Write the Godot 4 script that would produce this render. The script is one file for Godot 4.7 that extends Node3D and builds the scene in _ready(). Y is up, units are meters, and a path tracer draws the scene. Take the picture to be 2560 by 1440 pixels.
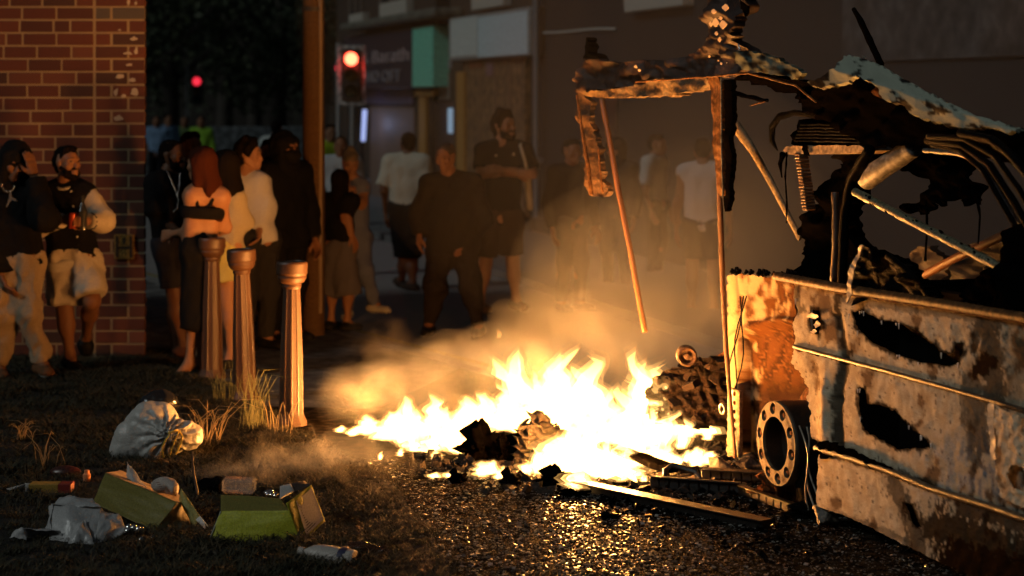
extends Node3D

const FOCAL := 5000.0      # lens, in pixels of the 2560 wide photograph
const EYE := 2.1
const HORIZON := 240.0
var nz := FastNoiseLite.new()
var tex := {}
var mats := {}
var taken := {}
var bus: Node3D


class Sh:
	var v := PackedVector3Array()
	var c := PackedColorArray()
	var uv := PackedVector2Array()
	var i := PackedInt32Array()
	var tint := Color.WHITE

	func p(a: Vector3) -> int:
		v.append(a)
		c.append(tint)
		return v.size() - 1

	func tri(a: int, b: int, d: int):
		i.append_array([a, b, d])

	func quad(a: int, b: int, d: int, e: int):
		i.append_array([a, b, d, a, d, e])

	func face(pts: Array):   # flat, own corners, counter-clockwise from outside
		var k := v.size()
		for a in pts:
			p(a)
		for n in range(1, pts.size() - 1):
			tri(k, k + n, k + n + 1)

	func box(t: Transform3D, s: Vector3, bev := 0.0):
		var h := s * 0.5
		var b := minf(bev, minf(h.x, minf(h.y, h.z)) * 0.9)
		for ax in 3:
			for sg in [-1.0, 1.0]:
				var u := (ax + 1) % 3
				var w := (ax + 2) % 3
				var q := []
				for cn in [[-1, -1], [1, -1], [1, 1], [-1, 1]]:
					var a := Vector3()
					a[ax] = sg * h[ax]
					a[u] = cn[0] * (h[u] - b)
					a[w] = cn[1] * (h[w] - b)
					q.append(t * a)
				if sg < 0:
					q.reverse()
				face(q)
		if b <= 0.0:
			return
		for ax in 3:
			var u := (ax + 1) % 3
			var w := (ax + 2) % 3
			for su in [-1.0, 1.0]:
				for sw in [-1.0, 1.0]:
					var q := []
					for e in [[-1, 0], [1, 0], [1, 1], [-1, 1]]:
						var a := Vector3()
						a[ax] = e[0] * (h[ax] - b)
						a[u] = su * (h[u] - (b if e[1] == 1 else 0.0))
						a[w] = sw * (h[w] - (0.0 if e[1] == 1 else b))
						q.append(t * a)
					if su * sw < 0:
						q.reverse()
					face(q)
		for sx in [-1.0, 1.0]:
			for sy in [-1.0, 1.0]:
				for sz in [-1.0, 1.0]:
					var sgn := Vector3(sx, sy, sz)
					var q := []
					for ax in 3:
						var a := sgn * (h - Vector3.ONE * b)
						a[ax] = sgn[ax] * h[ax]
						q.append(t * a)
					if sx * sy * sz < 0:
						q.reverse()
					face(q)

	func bar(a: Vector3, b: Vector3, w: float, hgt: float, bev := 0.0, up := Vector3.UP):
		var z := (b - a)
		var l := z.length()
		z /= l
		if absf(z.dot(up)) > 0.98:
			up = Vector3(1, 0, 0)
		var x := up.cross(z).normalized()
		box(Transform3D(Basis(x, z.cross(x), z), (a + b) * 0.5), Vector3(w, hgt, l), bev)

	func tube(pts: Array, rad: Array, n := 8, caps := true, squash := 1.0, up := Vector3(0.02, 0.03, 1)):
		var k := v.size()
		var x := Vector3()
		for j in pts.size():
			var dir: Vector3 = (pts[mini(j + 1, pts.size() - 1)] - pts[maxi(j - 1, 0)]).normalized()
			if j == 0:
				x = up.cross(dir)
				if x.length() < 0.1:
					x = Vector3(1, 0.1, 0).cross(dir)
			x = (x - dir * x.dot(dir)).normalized()
			var y := dir.cross(x)
			var r: float = rad[mini(j, rad.size() - 1)]
			for s in n:
				var a := TAU * s / n
				p(pts[j] + x * cos(a) * r + y * sin(a) * r * squash)
			if j > 0:
				for s in n:
					var s2 := (s + 1) % n
					quad(k + (j - 1) * n + s, k + (j - 1) * n + s2, k + j * n + s2, k + j * n + s)
		if caps:
			for e in [0, pts.size() - 1]:
				var m := p(pts[e])
				for s in n:
					var a: int = k + e * n + s
					var b: int = k + e * n + (s + 1) % n
					if e == 0:
						tri(m, b, a)
					else:
						tri(m, a, b)

	func lathe(prof: Array, n: int, t := Transform3D(), flat := false):   # profile of (radius, height) from the bottom up
		for j in prof.size() - 1:
			var r0: Vector2 = prof[j]
			var r1: Vector2 = prof[j + 1]
			var k := v.size()
			for s in n + (0 if not flat else 0):
				var a := TAU * s / n
				var a2 := TAU * (s + 1) / n
				if flat:
					face([t * Vector3(r0.x * sin(a), r0.y, r0.x * cos(a)), t * Vector3(r0.x * sin(a2), r0.y, r0.x * cos(a2)), t * Vector3(r1.x * sin(a2), r1.y, r1.x * cos(a2)), t * Vector3(r1.x * sin(a), r1.y, r1.x * cos(a))])
				else:
					p(t * Vector3(r0.x * sin(a), r0.y, r0.x * cos(a)))
					p(t * Vector3(r1.x * sin(a), r1.y, r1.x * cos(a)))
			if not flat:
				for s in n:
					var s2 := (s + 1) % n
					quad(k + s * 2, k + s2 * 2, k + s2 * 2 + 1, k + s * 2 + 1)

	func lump(at: Vector3, size: Vector3, noise: FastNoiseLite, amp: float, freq: float, n := 10, turn := Basis()):
		var k := v.size()
		var m := n * 2
		for a in n + 1:
			for b in m:
				var th := PI * a / n
				var ph := TAU * b / m
				var d := Vector3(sin(th) * cos(ph), cos(th), -sin(th) * sin(ph))
				var q := d * freq + at * 7.3
				var r := 1.0 + amp * noise.get_noise_3dv(q) * 1.6
				p(at + turn * (d * size * r))
		for a in n:
			for b in m:
				var b2 := (b + 1) % m
				quad(k + a * m + b, k + (a + 1) * m + b, k + (a + 1) * m + b2, k + a * m + b2)

	func add(o: Sh, t := Transform3D()):
		var k := v.size()
		for a in o.v:
			v.append(t * a)
		c.append_array(o.c)
		var flip := t.basis.determinant() < 0
		for n in range(0, o.i.size(), 3):
			if flip:
				i.append_array([k + o.i[n], k + o.i[n + 2], k + o.i[n + 1]])
			else:
				i.append_array([k + o.i[n], k + o.i[n + 1], k + o.i[n + 2]])

	func mesh(colors := false) -> ArrayMesh:
		var nrm := PackedVector3Array()
		nrm.resize(v.size())
		var out := PackedInt32Array()
		out.resize(i.size())
		for n in range(0, i.size(), 3):
			var a := i[n]
			var b := i[n + 1]
			var d := i[n + 2]
			var f := (v[b] - v[a]).cross(v[d] - v[a])
			nrm[a] += f
			nrm[b] += f
			nrm[d] += f
			out[n] = a
			out[n + 1] = d
			out[n + 2] = b
		for n in nrm.size():
			nrm[n] = nrm[n].normalized() if nrm[n].length_squared() > 1e-20 else Vector3.UP
		var arr := []
		arr.resize(Mesh.ARRAY_MAX)
		arr[Mesh.ARRAY_VERTEX] = v
		arr[Mesh.ARRAY_NORMAL] = nrm
		arr[Mesh.ARRAY_INDEX] = out
		if colors:
			arr[Mesh.ARRAY_COLOR] = c
		if uv.size() == v.size() and uv.size() > 0:
			arr[Mesh.ARRAY_TEX_UV] = uv
		var m := ArrayMesh.new()
		if v.size():
			m.add_surface_from_arrays(Mesh.PRIMITIVE_TRIANGLES, arr)
		return m


# ---- a body of tapered capsules, joined smoothly and meshed as surface nets
# bone: [a, b, radius a, radius b, end at b cut flat, axis to flatten, how much]
func blend(bones: Array, cell: float, k := 45.0) -> Sh:
	var lo := Vector3(1e9, 1e9, 1e9)
	var hi := -lo
	for b in bones:
		var r: float = maxf(b[2], b[3]) * maxf(1.0, b[6] if b.size() > 6 else 1.0) + 2.5 * cell
		lo = lo.min(b[0] - Vector3.ONE * r).min(b[1] - Vector3.ONE * r)
		hi = hi.max(b[0] + Vector3.ONE * r).max(b[1] + Vector3.ONE * r)
	var nx := int((hi.x - lo.x) / cell) + 2
	var ny := int((hi.y - lo.y) / cell) + 2
	var nzz := int((hi.z - lo.z) / cell) + 2
	var g := PackedFloat32Array()
	g.resize(nx * ny * nzz)
	var over := maxf(2.2 * cell, 1.6 / k)
	for b in bones:
		var a: Vector3 = b[0]
		var e: Vector3 = b[1]
		var ra: float = b[2]
		var rb: float = b[3]
		var flat: bool = b.size() > 4 and b[4] > 0
		var squash: bool = b.size() > 6 and b[6] != 1.0
		var ax: Vector3 = b[5] if b.size() > 5 else Vector3.ZERO
		var f1: float = (1.0 / b[6] - 1.0) if squash else 0.0
		var ab := e - a
		if squash:
			ab += ax * ax.dot(ab) * f1
		var l2 := maxf(ab.length_squared(), 1e-9)
		var dirn := ab / sqrt(l2)
		var ll := sqrt(l2)
		var big := maxf(ra, rb) * maxf(1.0, b[6] if squash else 1.0) + over
		var q0 := ((a.min(e) - Vector3.ONE * big - lo) / cell).floor()
		var q1 := ((a.max(e) + Vector3.ONE * big - lo) / cell).ceil()
		for y in range(maxi(0, int(q0.y)), mini(ny, int(q1.y) + 1)):
			for z in range(maxi(0, int(q0.z)), mini(nzz, int(q1.z) + 1)):
				var at := (y * nzz + z) * nx
				for x in range(maxi(0, int(q0.x)), mini(nx, int(q1.x) + 1)):
					var d := Vector3(lo.x + x * cell, lo.y + y * cell, lo.z + z * cell) - a
					if squash:
						d += ax * (ax.dot(d) * f1)
					var t := d.dot(ab) / l2
					var tc := clampf(t, 0.0, 1.0)
					var s := (d - ab * tc).length() - (ra + (rb - ra) * tc)
					if flat:
						s = maxf(s, (t - 1.0) * ll)
					if s < over:
						g[at + x] += exp(-k * s)
	for n in g.size():
		g[n] = -log(maxf(g[n], 1e-7)) / k
	var out := Sh.new()
	var vid := PackedInt32Array()
	vid.resize(g.size())
	var off := [0, 1, nx, nx + 1, nx * nzz, nx * nzz + 1, nx * nzz + nx, nx * nzz + nx + 1]
	var pos := [Vector3(0, 0, 0), Vector3(1, 0, 0), Vector3(0, 0, 1), Vector3(1, 0, 1), Vector3(0, 1, 0), Vector3(1, 1, 0), Vector3(0, 1, 1), Vector3(1, 1, 1)]
	var edges := [[0, 1], [0, 2], [0, 4], [1, 3], [1, 5], [2, 3], [2, 6], [4, 5], [4, 6], [3, 7], [5, 7], [6, 7]]
	var sl := nx * nzz
	for y in ny - 1:
		for z in nzz - 1:
			var at := (y * nzz + z) * nx
			for x in nx - 1:
				var w := at + x
				var f0 := g[w] < 0.0
				if f0 == (g[w + 1] < 0.0) and f0 == (g[w + nx] < 0.0) and f0 == (g[w + nx + 1] < 0.0) and f0 == (g[w + sl] < 0.0) and f0 == (g[w + sl + 1] < 0.0) and f0 == (g[w + sl + nx] < 0.0) and f0 == (g[w + sl + nx + 1] < 0.0):
					continue
				var sum := Vector3.ZERO
				var cnt := 0
				for ed in edges:
					var ga := g[w + off[ed[0]]]
					var gb := g[w + off[ed[1]]]
					if (ga < 0.0) != (gb < 0.0):
						sum += pos[ed[0]].lerp(pos[ed[1]], ga / (ga - gb))
						cnt += 1
				vid[w] = out.p(lo + (Vector3(x, y, z) + sum / cnt) * cell)
	for y in range(1, ny - 1):
		for z in range(1, nzz - 1):
			var at := (y * nzz + z) * nx
			for x in range(1, nx - 1):
				var w := at + x
				var f0 := g[w] < 0.0
				if f0 != (g[w + 1] < 0.0):
					quads(out, vid[w], vid[w - nx], vid[w - nx - sl], vid[w - sl], f0)
				if f0 != (g[w + nx] < 0.0):
					quads(out, vid[w], vid[w - sl], vid[w - sl - 1], vid[w - 1], f0)
				if f0 != (g[w + sl] < 0.0):
					quads(out, vid[w], vid[w - 1], vid[w - 1 - nx], vid[w - nx], f0)
	return out


func quads(o: Sh, a: int, b: int, c: int, d: int, turn: bool):
	if turn:
		o.quad(a, d, c, b)
	else:
		o.quad(a, b, c, d)


# ---- a torn sheet: an outline with holes, ragged by noise, cut out of a fine grid, bent and given thickness
func sheet(outline: Array, holes: Array, cell: float, jag: float, place: Callable, thick: Vector3, tint = null) -> Sh:
	var lo := Vector2(1e9, 1e9)
	var hi := -lo
	for q in outline:
		lo = lo.min(q)
		hi = hi.max(q)
	lo -= Vector2.ONE * (jag + cell)
	hi += Vector2.ONE * (jag + cell)
	var nx := int((hi.x - lo.x) / cell) + 2
	var ny := int((hi.y - lo.y) / cell) + 2
	var rings := [outline] + holes
	var packed := []
	var boxes := []
	for r in rings:
		packed.append(PackedVector2Array(r))
		var bx := Rect2(r[0], Vector2.ZERO)
		for q in r:
			bx = bx.expand(q)
		boxes.append(bx.grow(jag * 2.0 + cell * 2.0))
	var m := PackedFloat32Array()
	m.resize(nx * ny)
	for y in ny:
		for x in nx:
			var q := lo + Vector2(x, y) * cell
			var best := -1e9
			for r in rings.size():
				if r > 0 and not boxes[r].has_point(q):
					continue
				var ring: PackedVector2Array = packed[r]
				var d := 1e9
				var n := ring.size()
				for j in n:
					var a := ring[j]
					var ab := ring[(j + 1) % n] - a
					var t := clampf((q - a).dot(ab) / maxf(ab.length_squared(), 1e-9), 0.0, 1.0)
					d = minf(d, (q - a - ab * t).length_squared())
				d = sqrt(d)
				var inn := Geometry2D.is_point_in_polygon(q, ring)
				if inn == (r == 0):
					d = -d
				best = maxf(best, d)
			if jag > 0.0 and absf(best) < jag * 2.0 + cell:
				best += jag * (nz.get_noise_2d(q.x * 2.2 + 50.0, q.y * 2.2) + 0.6 * nz.get_noise_2d(q.x * 7.0, q.y * 7.0 + 90.0)) * 1.4
			m[y * nx + x] = best
	var o := Sh.new()
	var back := PackedInt32Array()
	var key := {}
	for y in ny - 1:
		for x in nx - 1:
			var cs := [Vector2i(x, y), Vector2i(x, y + 1), Vector2i(x + 1, y + 1), Vector2i(x + 1, y)]
			var poly := []
			var cut := []
			for j in 4:
				var a: Vector2i = cs[j]
				var b: Vector2i = cs[(j + 1) % 4]
				var fa := m[a.y * nx + a.x]
				var fb := m[b.y * nx + b.x]
				if fa < 0.0:
					poly.append(_sheet_point(o, back, key, a.y * nx + a.x, lo + Vector2(a) * cell, place, thick, tint))
				if (fa < 0.0) != (fb < 0.0):
					var ka := a.y * nx + a.x
					var kb := b.y * nx + b.x
					var id := _sheet_point(o, back, key, -(mini(ka, kb) * 4 + (1 if absi(ka - kb) == 1 else 2)), lo + Vector2(a).lerp(Vector2(b), fa / (fa - fb)) * cell, place, thick, tint)
					poly.append(id)
					cut.append([id, fa < 0.0])
			for j in range(1, poly.size() - 1):
				o.tri(poly[0], poly[j], poly[j + 1])
				o.tri(back[poly[0]], back[poly[j + 1]], back[poly[j]])
			if cut.size() == 2:
				var a: int = cut[0][0] if cut[0][1] else cut[1][0]
				var b: int = cut[1][0] if cut[0][1] else cut[0][0]
				var k := o.v.size()
				for w in [a, b, back[b], back[a]]:
					o.v.append(o.v[w])
					o.c.append(o.c[w])
					back.append(0)
				o.quad(k, k + 3, k + 2, k + 1)
	return o


func _sheet_point(o: Sh, back: PackedInt32Array, key: Dictionary, k: int, q: Vector2, place: Callable, thick: Vector3, tint) -> int:
	if key.has(k):
		return key[k]
	if tint != null:
		o.tint = tint.call(q)
	var w: Vector3 = place.call(q)
	var id := o.p(w)
	back.append(id + 1)
	o.p(w - thick)
	back.append(id)
	key[k] = id
	return id


# ---- names, labels, materials
func numbered(called: String) -> String:
	taken[called] = taken.get(called, -1) + 1
	return called if taken[called] == 0 else "%s_%03d" % [called, taken[called]]


func tag(o: Node, label: String, category: String, group := "") -> Node:
	o.set_meta("label", label)
	o.set_meta("category", category)
	if group:
		o.set_meta("group", group)
	return o


func thing(called: String, label: String, category: String, where := Vector3.ZERO, turn := 0.0, group := "") -> Node3D:
	var o := Node3D.new()
	o.name = numbered(called)
	add_child(o)
	o.position = where
	o.rotation.y = turn
	tag(o, label, category, group)
	return o


func part(called: String, shape, m: Material, parent: Node) -> MeshInstance3D:
	var o := MeshInstance3D.new()
	o.name = called
	o.mesh = shape.mesh(m is BaseMaterial3D and m.vertex_color_use_as_albedo) if shape is Sh else shape
	o.material_override = m
	parent.add_child(o, true)
	return o


func one(called: String, shape, m: Material, label: String, category: String, where := Vector3.ZERO, turn := 0.0, group := "") -> MeshInstance3D:
	var o := part(numbered(called), shape, m, self)
	o.position = where
	o.rotation.y = turn
	tag(o, label, category, group)
	return o


func struct(called: String, shape, m: Material, parent: Node = self) -> MeshInstance3D:
	var o := part(called, shape, m, parent)
	o.set_meta("kind", "structure")
	return o


func lin(r: float, g: float, b: float) -> Color:
	return Color(r, g, b).linear_to_srgb()


func noise_tex(freq: float, oct: int, lo: float, hi: float, normal := 0.0, kind := FastNoiseLite.TYPE_SIMPLEX_SMOOTH, size := 512) -> NoiseTexture2D:
	var n := FastNoiseLite.new()
	n.seed = 11 + tex.size()
	n.noise_type = kind
	n.frequency = freq
	n.fractal_octaves = oct
	var t := NoiseTexture2D.new()
	t.width = size
	t.height = size
	t.seamless = true
	t.noise = n
	if normal > 0.0:
		t.as_normal_map = true
		t.bump_strength = normal
	else:
		var g := Gradient.new()
		g.set_color(0, Color(lo, lo, lo))
		g.set_color(1, Color(hi, hi, hi))
		t.color_ramp = g
	return t


func mat(called: String, col: Color, rough := 0.8, look := "fine", per_metre := 3.0, bump := "", bump_scale := 1.0, metal := 0.0) -> StandardMaterial3D:
	if mats.has(called):
		return mats[called]
	var m := StandardMaterial3D.new()
	m.resource_name = called
	m.albedo_color = col
	m.roughness = rough
	m.metallic = metal
	if look:
		m.albedo_texture = tex[look]
	if bump:
		m.normal_enabled = true
		m.normal_texture = tex[bump]
		m.normal_scale = bump_scale
	if look or bump:
		m.uv1_triplanar = true
		m.uv1_world_triplanar = true
		m.uv1_scale = Vector3.ONE * per_metre
	mats[called] = m
	return m


# ---- measuring: from a pixel of the photograph at a distance to a point, and to the ground
func at(px: float, py: float, d: float) -> Vector3:
	return Vector3((px - 1280.0) / FOCAL * d, EYE - (py - HORIZON) / FOCAL * d, -d)


func gnd(px: float, py: float, y := 0.0) -> Vector3:
	var d := (EYE - y) * FOCAL / (py - HORIZON)
	return at(px, py, d)


func lp(o: Node3D, px: float, py: float, out := 0.0) -> Vector3:   # the same, to a plane of an object's own x and y axes
	var n := o.basis.z
	var dir := Vector3((px - 1280.0) / FOCAL, -(py - HORIZON) / FOCAL, -1.0)
	var eye := Vector3(0, EYE, 0)
	var t := n.dot(o.position + n * out - eye) / n.dot(dir)
	var w := eye + dir * t - o.position
	return Vector3(w.dot(o.basis.x), w.y, out)


func bp(px: float, py: float, out := 0.0) -> Vector3:   # the bus's own axes: along its side towards the camera, up, out of its side
	return lp(bus, px, py, out)


func bar_px(s: Sh, o: Node3D, a: Vector3, b: Vector3, w: float, h: float, bev := 0.004):
	s.bar(lp(o, a.x, a.y, a.z), lp(o, b.x, b.y, b.z), w, h, bev, Vector3(0, 0, 1))


func panel_px(o: Node3D, x0: float, y0: float, x1: float, y1: float, out: float, deep: float, bev := 0.01) -> Sh:   # an upright board between two corners
	var a := lp(o, x0, y0, out)
	var b := lp(o, x1, y1, out)
	var s := Sh.new()
	s.box(Transform3D(Basis(), (a + b) * 0.5 - Vector3(0, 0, deep * 0.5)), Vector3(absf(b.x - a.x), absf(b.y - a.y), deep), bev)
	return s


func turned(dir: Vector3, hint := Vector3.UP) -> Basis:   # y along dir
	var y := dir.normalized()
	if absf(y.dot(hint)) > 0.97:
		hint = Vector3(0.3, 0.1, 1)
	var x := y.cross(hint).normalized()
	return Basis(x, y, x.cross(y))


func _ready():
	# ---- camera, sky, exposure
	var cam := Camera3D.new()
	cam.name = "camera"
	cam.position = Vector3(0, EYE, 0)
	var lens := CameraAttributesPhysical.new()
	lens.frustum_focal_length = 70.0
	lens.frustum_focus_distance = 10.4
	lens.exposure_aperture = 2.0
	lens.frustum_near = 0.1
	lens.frustum_far = 400.0
	lens.auto_exposure_enabled = false
	cam.attributes = lens
	cam.projection = Camera3D.PROJECTION_FRUSTUM
	cam.near = 0.1
	cam.far = 400.0
	cam.size = 0.1 * 1440.0 / FOCAL
	cam.frustum_offset = Vector2(0, -0.1 * 480.0 / FOCAL)
	add_child(cam)
	cam.current = true
	var env := Environment.new()
	env.background_mode = Environment.BG_SKY
	var sky := ProceduralSkyMaterial.new()
	sky.sky_top_color = lin(0.62, 0.72, 0.82)
	sky.sky_horizon_color = lin(0.85, 0.84, 0.78)
	sky.sky_curve = 0.2
	sky.ground_bottom_color = lin(0.2, 0.19, 0.17)
	sky.ground_horizon_color = lin(0.5, 0.48, 0.44)
	env.sky = Sky.new()
	env.sky.sky_material = sky
	env.background_energy_multiplier = 0.032
	env.tonemap_mode = Environment.TONE_MAPPER_LINEAR
	env.tonemap_exposure = 1.0
	env.volumetric_fog_enabled = true
	env.volumetric_fog_density = 0.0
	env.sdfgi_enabled = true
	env.ssao_enabled = true
	env.ssil_enabled = true
	var world := WorldEnvironment.new()
	world.name = "night"
	world.environment = env
	add_child(world)
	var moon := DirectionalLight3D.new()   # what the street's far lamps and the clouds give, faint and cool
	moon.name = "night_light"
	moon.light_energy = 0.2
	moon.light_color = lin(0.93, 1.0, 0.96)
	moon.light_angular_distance = 12.0
	moon.sky_mode = DirectionalLight3D.SKY_MODE_LIGHT_ONLY
	moon.shadow_enabled = true
	moon.rotation_degrees = Vector3(-36, -56, 0)
	add_child(moon)
	# ---- materials
	nz.seed = 5
	nz.frequency = 0.02
	nz.fractal_octaves = 4
	tex.fine = noise_tex(0.05, 4, 0.62, 1.0)
	tex.blotch = noise_tex(0.012, 5, 0.3, 1.0)
	tex.soot = noise_tex(0.014, 6, 0.0, 1.0)
	tex.grain = noise_tex(0.09, 3, 0.45, 1.0)
	tex.bumps = noise_tex(0.06, 4, 0, 1, 6.0)
	tex.waves = noise_tex(0.015, 4, 0, 1, 10.0)
	tex.grit = noise_tex(0.16, 2, 0, 1, 10.0)
	build_ground()
	build_street()
	build_bus()
	build_fire()
	build_people()
	build_litter()


# ================================================================ ground
func verge_height(x: float, z: float) -> float:
	var edge := verge_edge(z)
	var inside := clampf((edge - x) / 0.5, 0.0, 1.0)
	return 0.004 + inside * (0.006 + 0.022 * (0.5 + nz.get_noise_2d(x * 30.0, z * 30.0))) + inside * 0.01 * nz.get_noise_2d(x * 160.0, z * 160.0)


func verge_edge(z: float) -> float:
	var d := -z
	var e := -0.26
	if d < 9.72:
		e = lerpf(-0.26, -0.42, (d - 8.75) / 0.97)
	elif d < 11.05:
		e = lerpf(-0.42, -0.72, (d - 9.72) / 1.33)
	elif d < 12.57:
		e = lerpf(-0.72, -1.36, (d - 11.05) / 1.52)
	else:
		e = lerpf(-1.36, -2.55, clampf((d - 12.57) / 3.2, 0.0, 1.0))
	return e + 0.06 * nz.get_noise_2d(z * 70.0, 3.0)


func build_ground():
	var g := Sh.new()
	g.face([Vector3(-150, -0.1, 20), Vector3(150, -0.1, 20), Vector3(150, -0.1, -300), Vector3(-150, -0.1, -300)])
	struct("ground", g, mat("far ground", lin(0.07, 0.068, 0.064), 0.85, "blotch", 0.4, "bumps", 0.6))
	# the road, kerb and the footway that the bus came to rest on
	var tarmac := mat("tarmac", lin(0.32, 0.31, 0.295), 0.7, "fine", 1.6, "grit", 0.7)
	var wet := mat("wet tarmac", lin(0.075, 0.058, 0.042), 0.8, "soot", 1.1, "grit", 1.3)
	wet.metallic_specular = 0.05
	var kd := Vector3(0.456, 0, 0.89)
	var ks := Vector3(-1.39, 0, -17.36)
	var r := Sh.new()
	var e0 := ks - kd * 28.0
	var e1 := ks + kd * 3.4
	r.face([e0 + Vector3(0, -0.096, 0), e1 + Vector3(0, -0.096, 0), e1 + Vector3(16, -0.096, 0), e0 + Vector3(26, -0.096, 0)])
	struct("road", r, tarmac)
	var f := Sh.new()
	f.face([Vector3(-9, 0, 2), Vector3(7, 0, 2), Vector3(7, 0, -13.9), e1, e1 - kd * 0.01, e0, e0 + Vector3(-9, 0, 0), Vector3(-9, 0, -20)])
	struct("footway", f, wet)
	var slab_ := Sh.new()   # the drier footway behind the bollards
	slab_.face([Vector3(-9, 0.004, -14.6), Vector3(-0.9, 0.004, -13.4), e1 + kd * -1.2 + Vector3(-0.02, 0.004, 0), e0 + Vector3(-0.02, 0.004, 0), e0 + Vector3(-9, 0.004, 0)])
	struct("pavement", slab_, mat("dry footway", lin(0.17, 0.165, 0.15), 0.8, "blotch", 0.7, "bumps", 0.5))
	var kerb := thing("kerb", "row of grey kerbstones along the footway edge behind the bollards", "kerb")
	var kn := kd.cross(Vector3.UP).normalized()
	if kn.x < 0.0:
		kn = -kn
	for n in 33:
		var a := e0 + kd * (n * 0.95 + 0.006)
		var s := Sh.new()
		var b := a + kd * 0.938
		var o := kn * 0.065 + Vector3(0, -0.05, 0)
		s.bar(a + o, b + o, 0.13, 0.112, 0.008)
		part("kerbstone", s, mat("kerb", lin(0.2, 0.19, 0.17), 0.8, "fine", 5.0), kerb)
	var y := Sh.new()
	for w in [0.32, 0.52]:
		var a: Vector3 = e0 + kn * w + Vector3(0, -0.091, 0)
		var b: Vector3 = e1 + kn * w + Vector3(0, -0.091, 0)
		y.face([a, b, b + kn * 0.09, a + kn * 0.09])
	struct("road_markings", y, mat("yellow line", lin(0.42, 0.36, 0.09), 0.7, "blotch", 3.0))
	var far := Sh.new()
	var q0 := fac(-40.0, 0.0, 0.0)
	var q1 := fac(16.0, 0.0, 0.0)
	far.face([q0 + Vector3(-2.6, 0, -0.6), q1 + Vector3(-2.6, 0, -0.6), q1 + Vector3(3, 0, 0), q0 + Vector3(3, 0, 0)])
	far.face([q1 + Vector3(-2.6, 0, -0.6), q0 + Vector3(-2.6, 0, -0.6), q0 + Vector3(-2.6, -0.1, -0.6), q1 + Vector3(-2.6, -0.1, -0.6)])
	struct("far_pavement", far, mat("far pavement", lin(0.14, 0.135, 0.13), 0.8, "fine", 1.2))
	# the rough grass verge: a bank of soil, blades over it
	var v := Sh.new()
	var nx := 70
	var nzz := 110
	for b in nzz + 1:
		var z := -8.0 - 8.6 * b / nzz
		var ex := verge_edge(z) + 0.02
		for a in nx + 1:
			var x := lerpf(-5.6, ex, pow(float(a) / nx, 0.8))
			v.p(Vector3(x, verge_height(x, z), z))
	for b in nzz:
		for a in nx:
			var k := b * (nx + 1) + a
			v.quad(k, k + 1, k + nx + 2, k + nx + 1)
	struct("verge_soil", v, mat("soil", lin(0.014, 0.01, 0.006), 0.95, "grain", 3.0, "grit", 1.0))
	var rng := RandomNumberGenerator.new()
	rng.seed = 21
	var blade := Sh.new()
	for n in 9:
		var an := rng.randf() * TAU
		var l := rng.randf_range(0.5, 1.0)
		var b0 := Vector3(cos(an), 0, sin(an)) * rng.randf_range(0.0, 0.35)
		var dr := Vector3(cos(an + rng.randf_range(-1, 1)), 0, sin(an + rng.randf_range(-1, 1)))
		var w := Vector3(-dr.z, 0, dr.x) * 0.045
		var k := blade.v.size()
		for t in 3:
			var h := t / 3.0
			var m := b0 + dr * l * 0.55 * h * h * 1.6 + Vector3(0, l * h, 0)
			blade.p(m - w * (1.0 - h * 0.8))
			blade.p(m + w * (1.0 - h * 0.8))
		blade.p(b0 + dr * l * 0.9 + Vector3(0, l * 0.86, 0))
		for t in 2:
			blade.quad(k + t * 2, k + t * 2 + 1, k + t * 2 + 3, k + t * 2 + 2)
		blade.tri(k + 4, k + 5, k + 6)
	var gm := mat("grass", Color.WHITE, 0.7, "")
	gm.vertex_color_use_as_albedo = true
	gm.backlight_enabled = true
	gm.backlight = Color(0.35, 0.35, 0.35)
	scatter("grass", blade, gm, 15000, func(_n):
		var z := -rng.randf_range(8.2, 16.3)
		var ed := verge_edge(z)
		var x := ed + 0.05 - absf(rng.randfn(0.0, 1.0)) * 1.6
		if x < z * 0.29 - 0.2 or x < -5.4:
			x = rng.randf_range(maxf(z * 0.29, -5.4), ed)
		var s := rng.randf_range(0.025, 0.06) * (1.0 + 0.7 * nz.get_noise_2d(x * 60.0, z * 60.0))
		if ed - x < 0.15:
			s *= 0.6
		return Transform3D(Basis(Vector3.UP, rng.randf() * TAU).scaled(Vector3(s * 1.5, s, s * 1.5)), Vector3(x, verge_height(x, z) - 0.003, z)),
		func(_n):
			var dry := rng.randf()
			return Color(0.02, 0.021, 0.007).lerp(Color(0.075, 0.05, 0.021), dry * dry))
	# broken glass and grit that glints in the firelight
	var chip := Sh.new()
	chip.face([Vector3(-0.5, 0.06, -0.3), Vector3(-0.2, 0.1, 0.5), Vector3(0.5, 0.08, 0.3), Vector3(0.3, 0.03, -0.5)])
	chip.face([Vector3(-0.5, 0.06, -0.3), Vector3(-0.55, -0.1, -0.3), Vector3(-0.2, -0.1, 0.55), Vector3(-0.2, 0.1, 0.5)])
	chip.face([Vector3(-0.2, 0.1, 0.5), Vector3(-0.2, -0.1, 0.55), Vector3(0.55, -0.1, 0.3), Vector3(0.5, 0.08, 0.3)])
	chip.face([Vector3(0.5, 0.08, 0.3), Vector3(0.55, -0.1, 0.3), Vector3(0.3, -0.1, -0.55), Vector3(0.3, 0.03, -0.5)])
	var cm := mat("broken glass", Color.WHITE, 0.34, "")
	cm.vertex_color_use_as_albedo = true
	cm.metallic = 0.0
	cm.metallic_specular = 0.5
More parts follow.
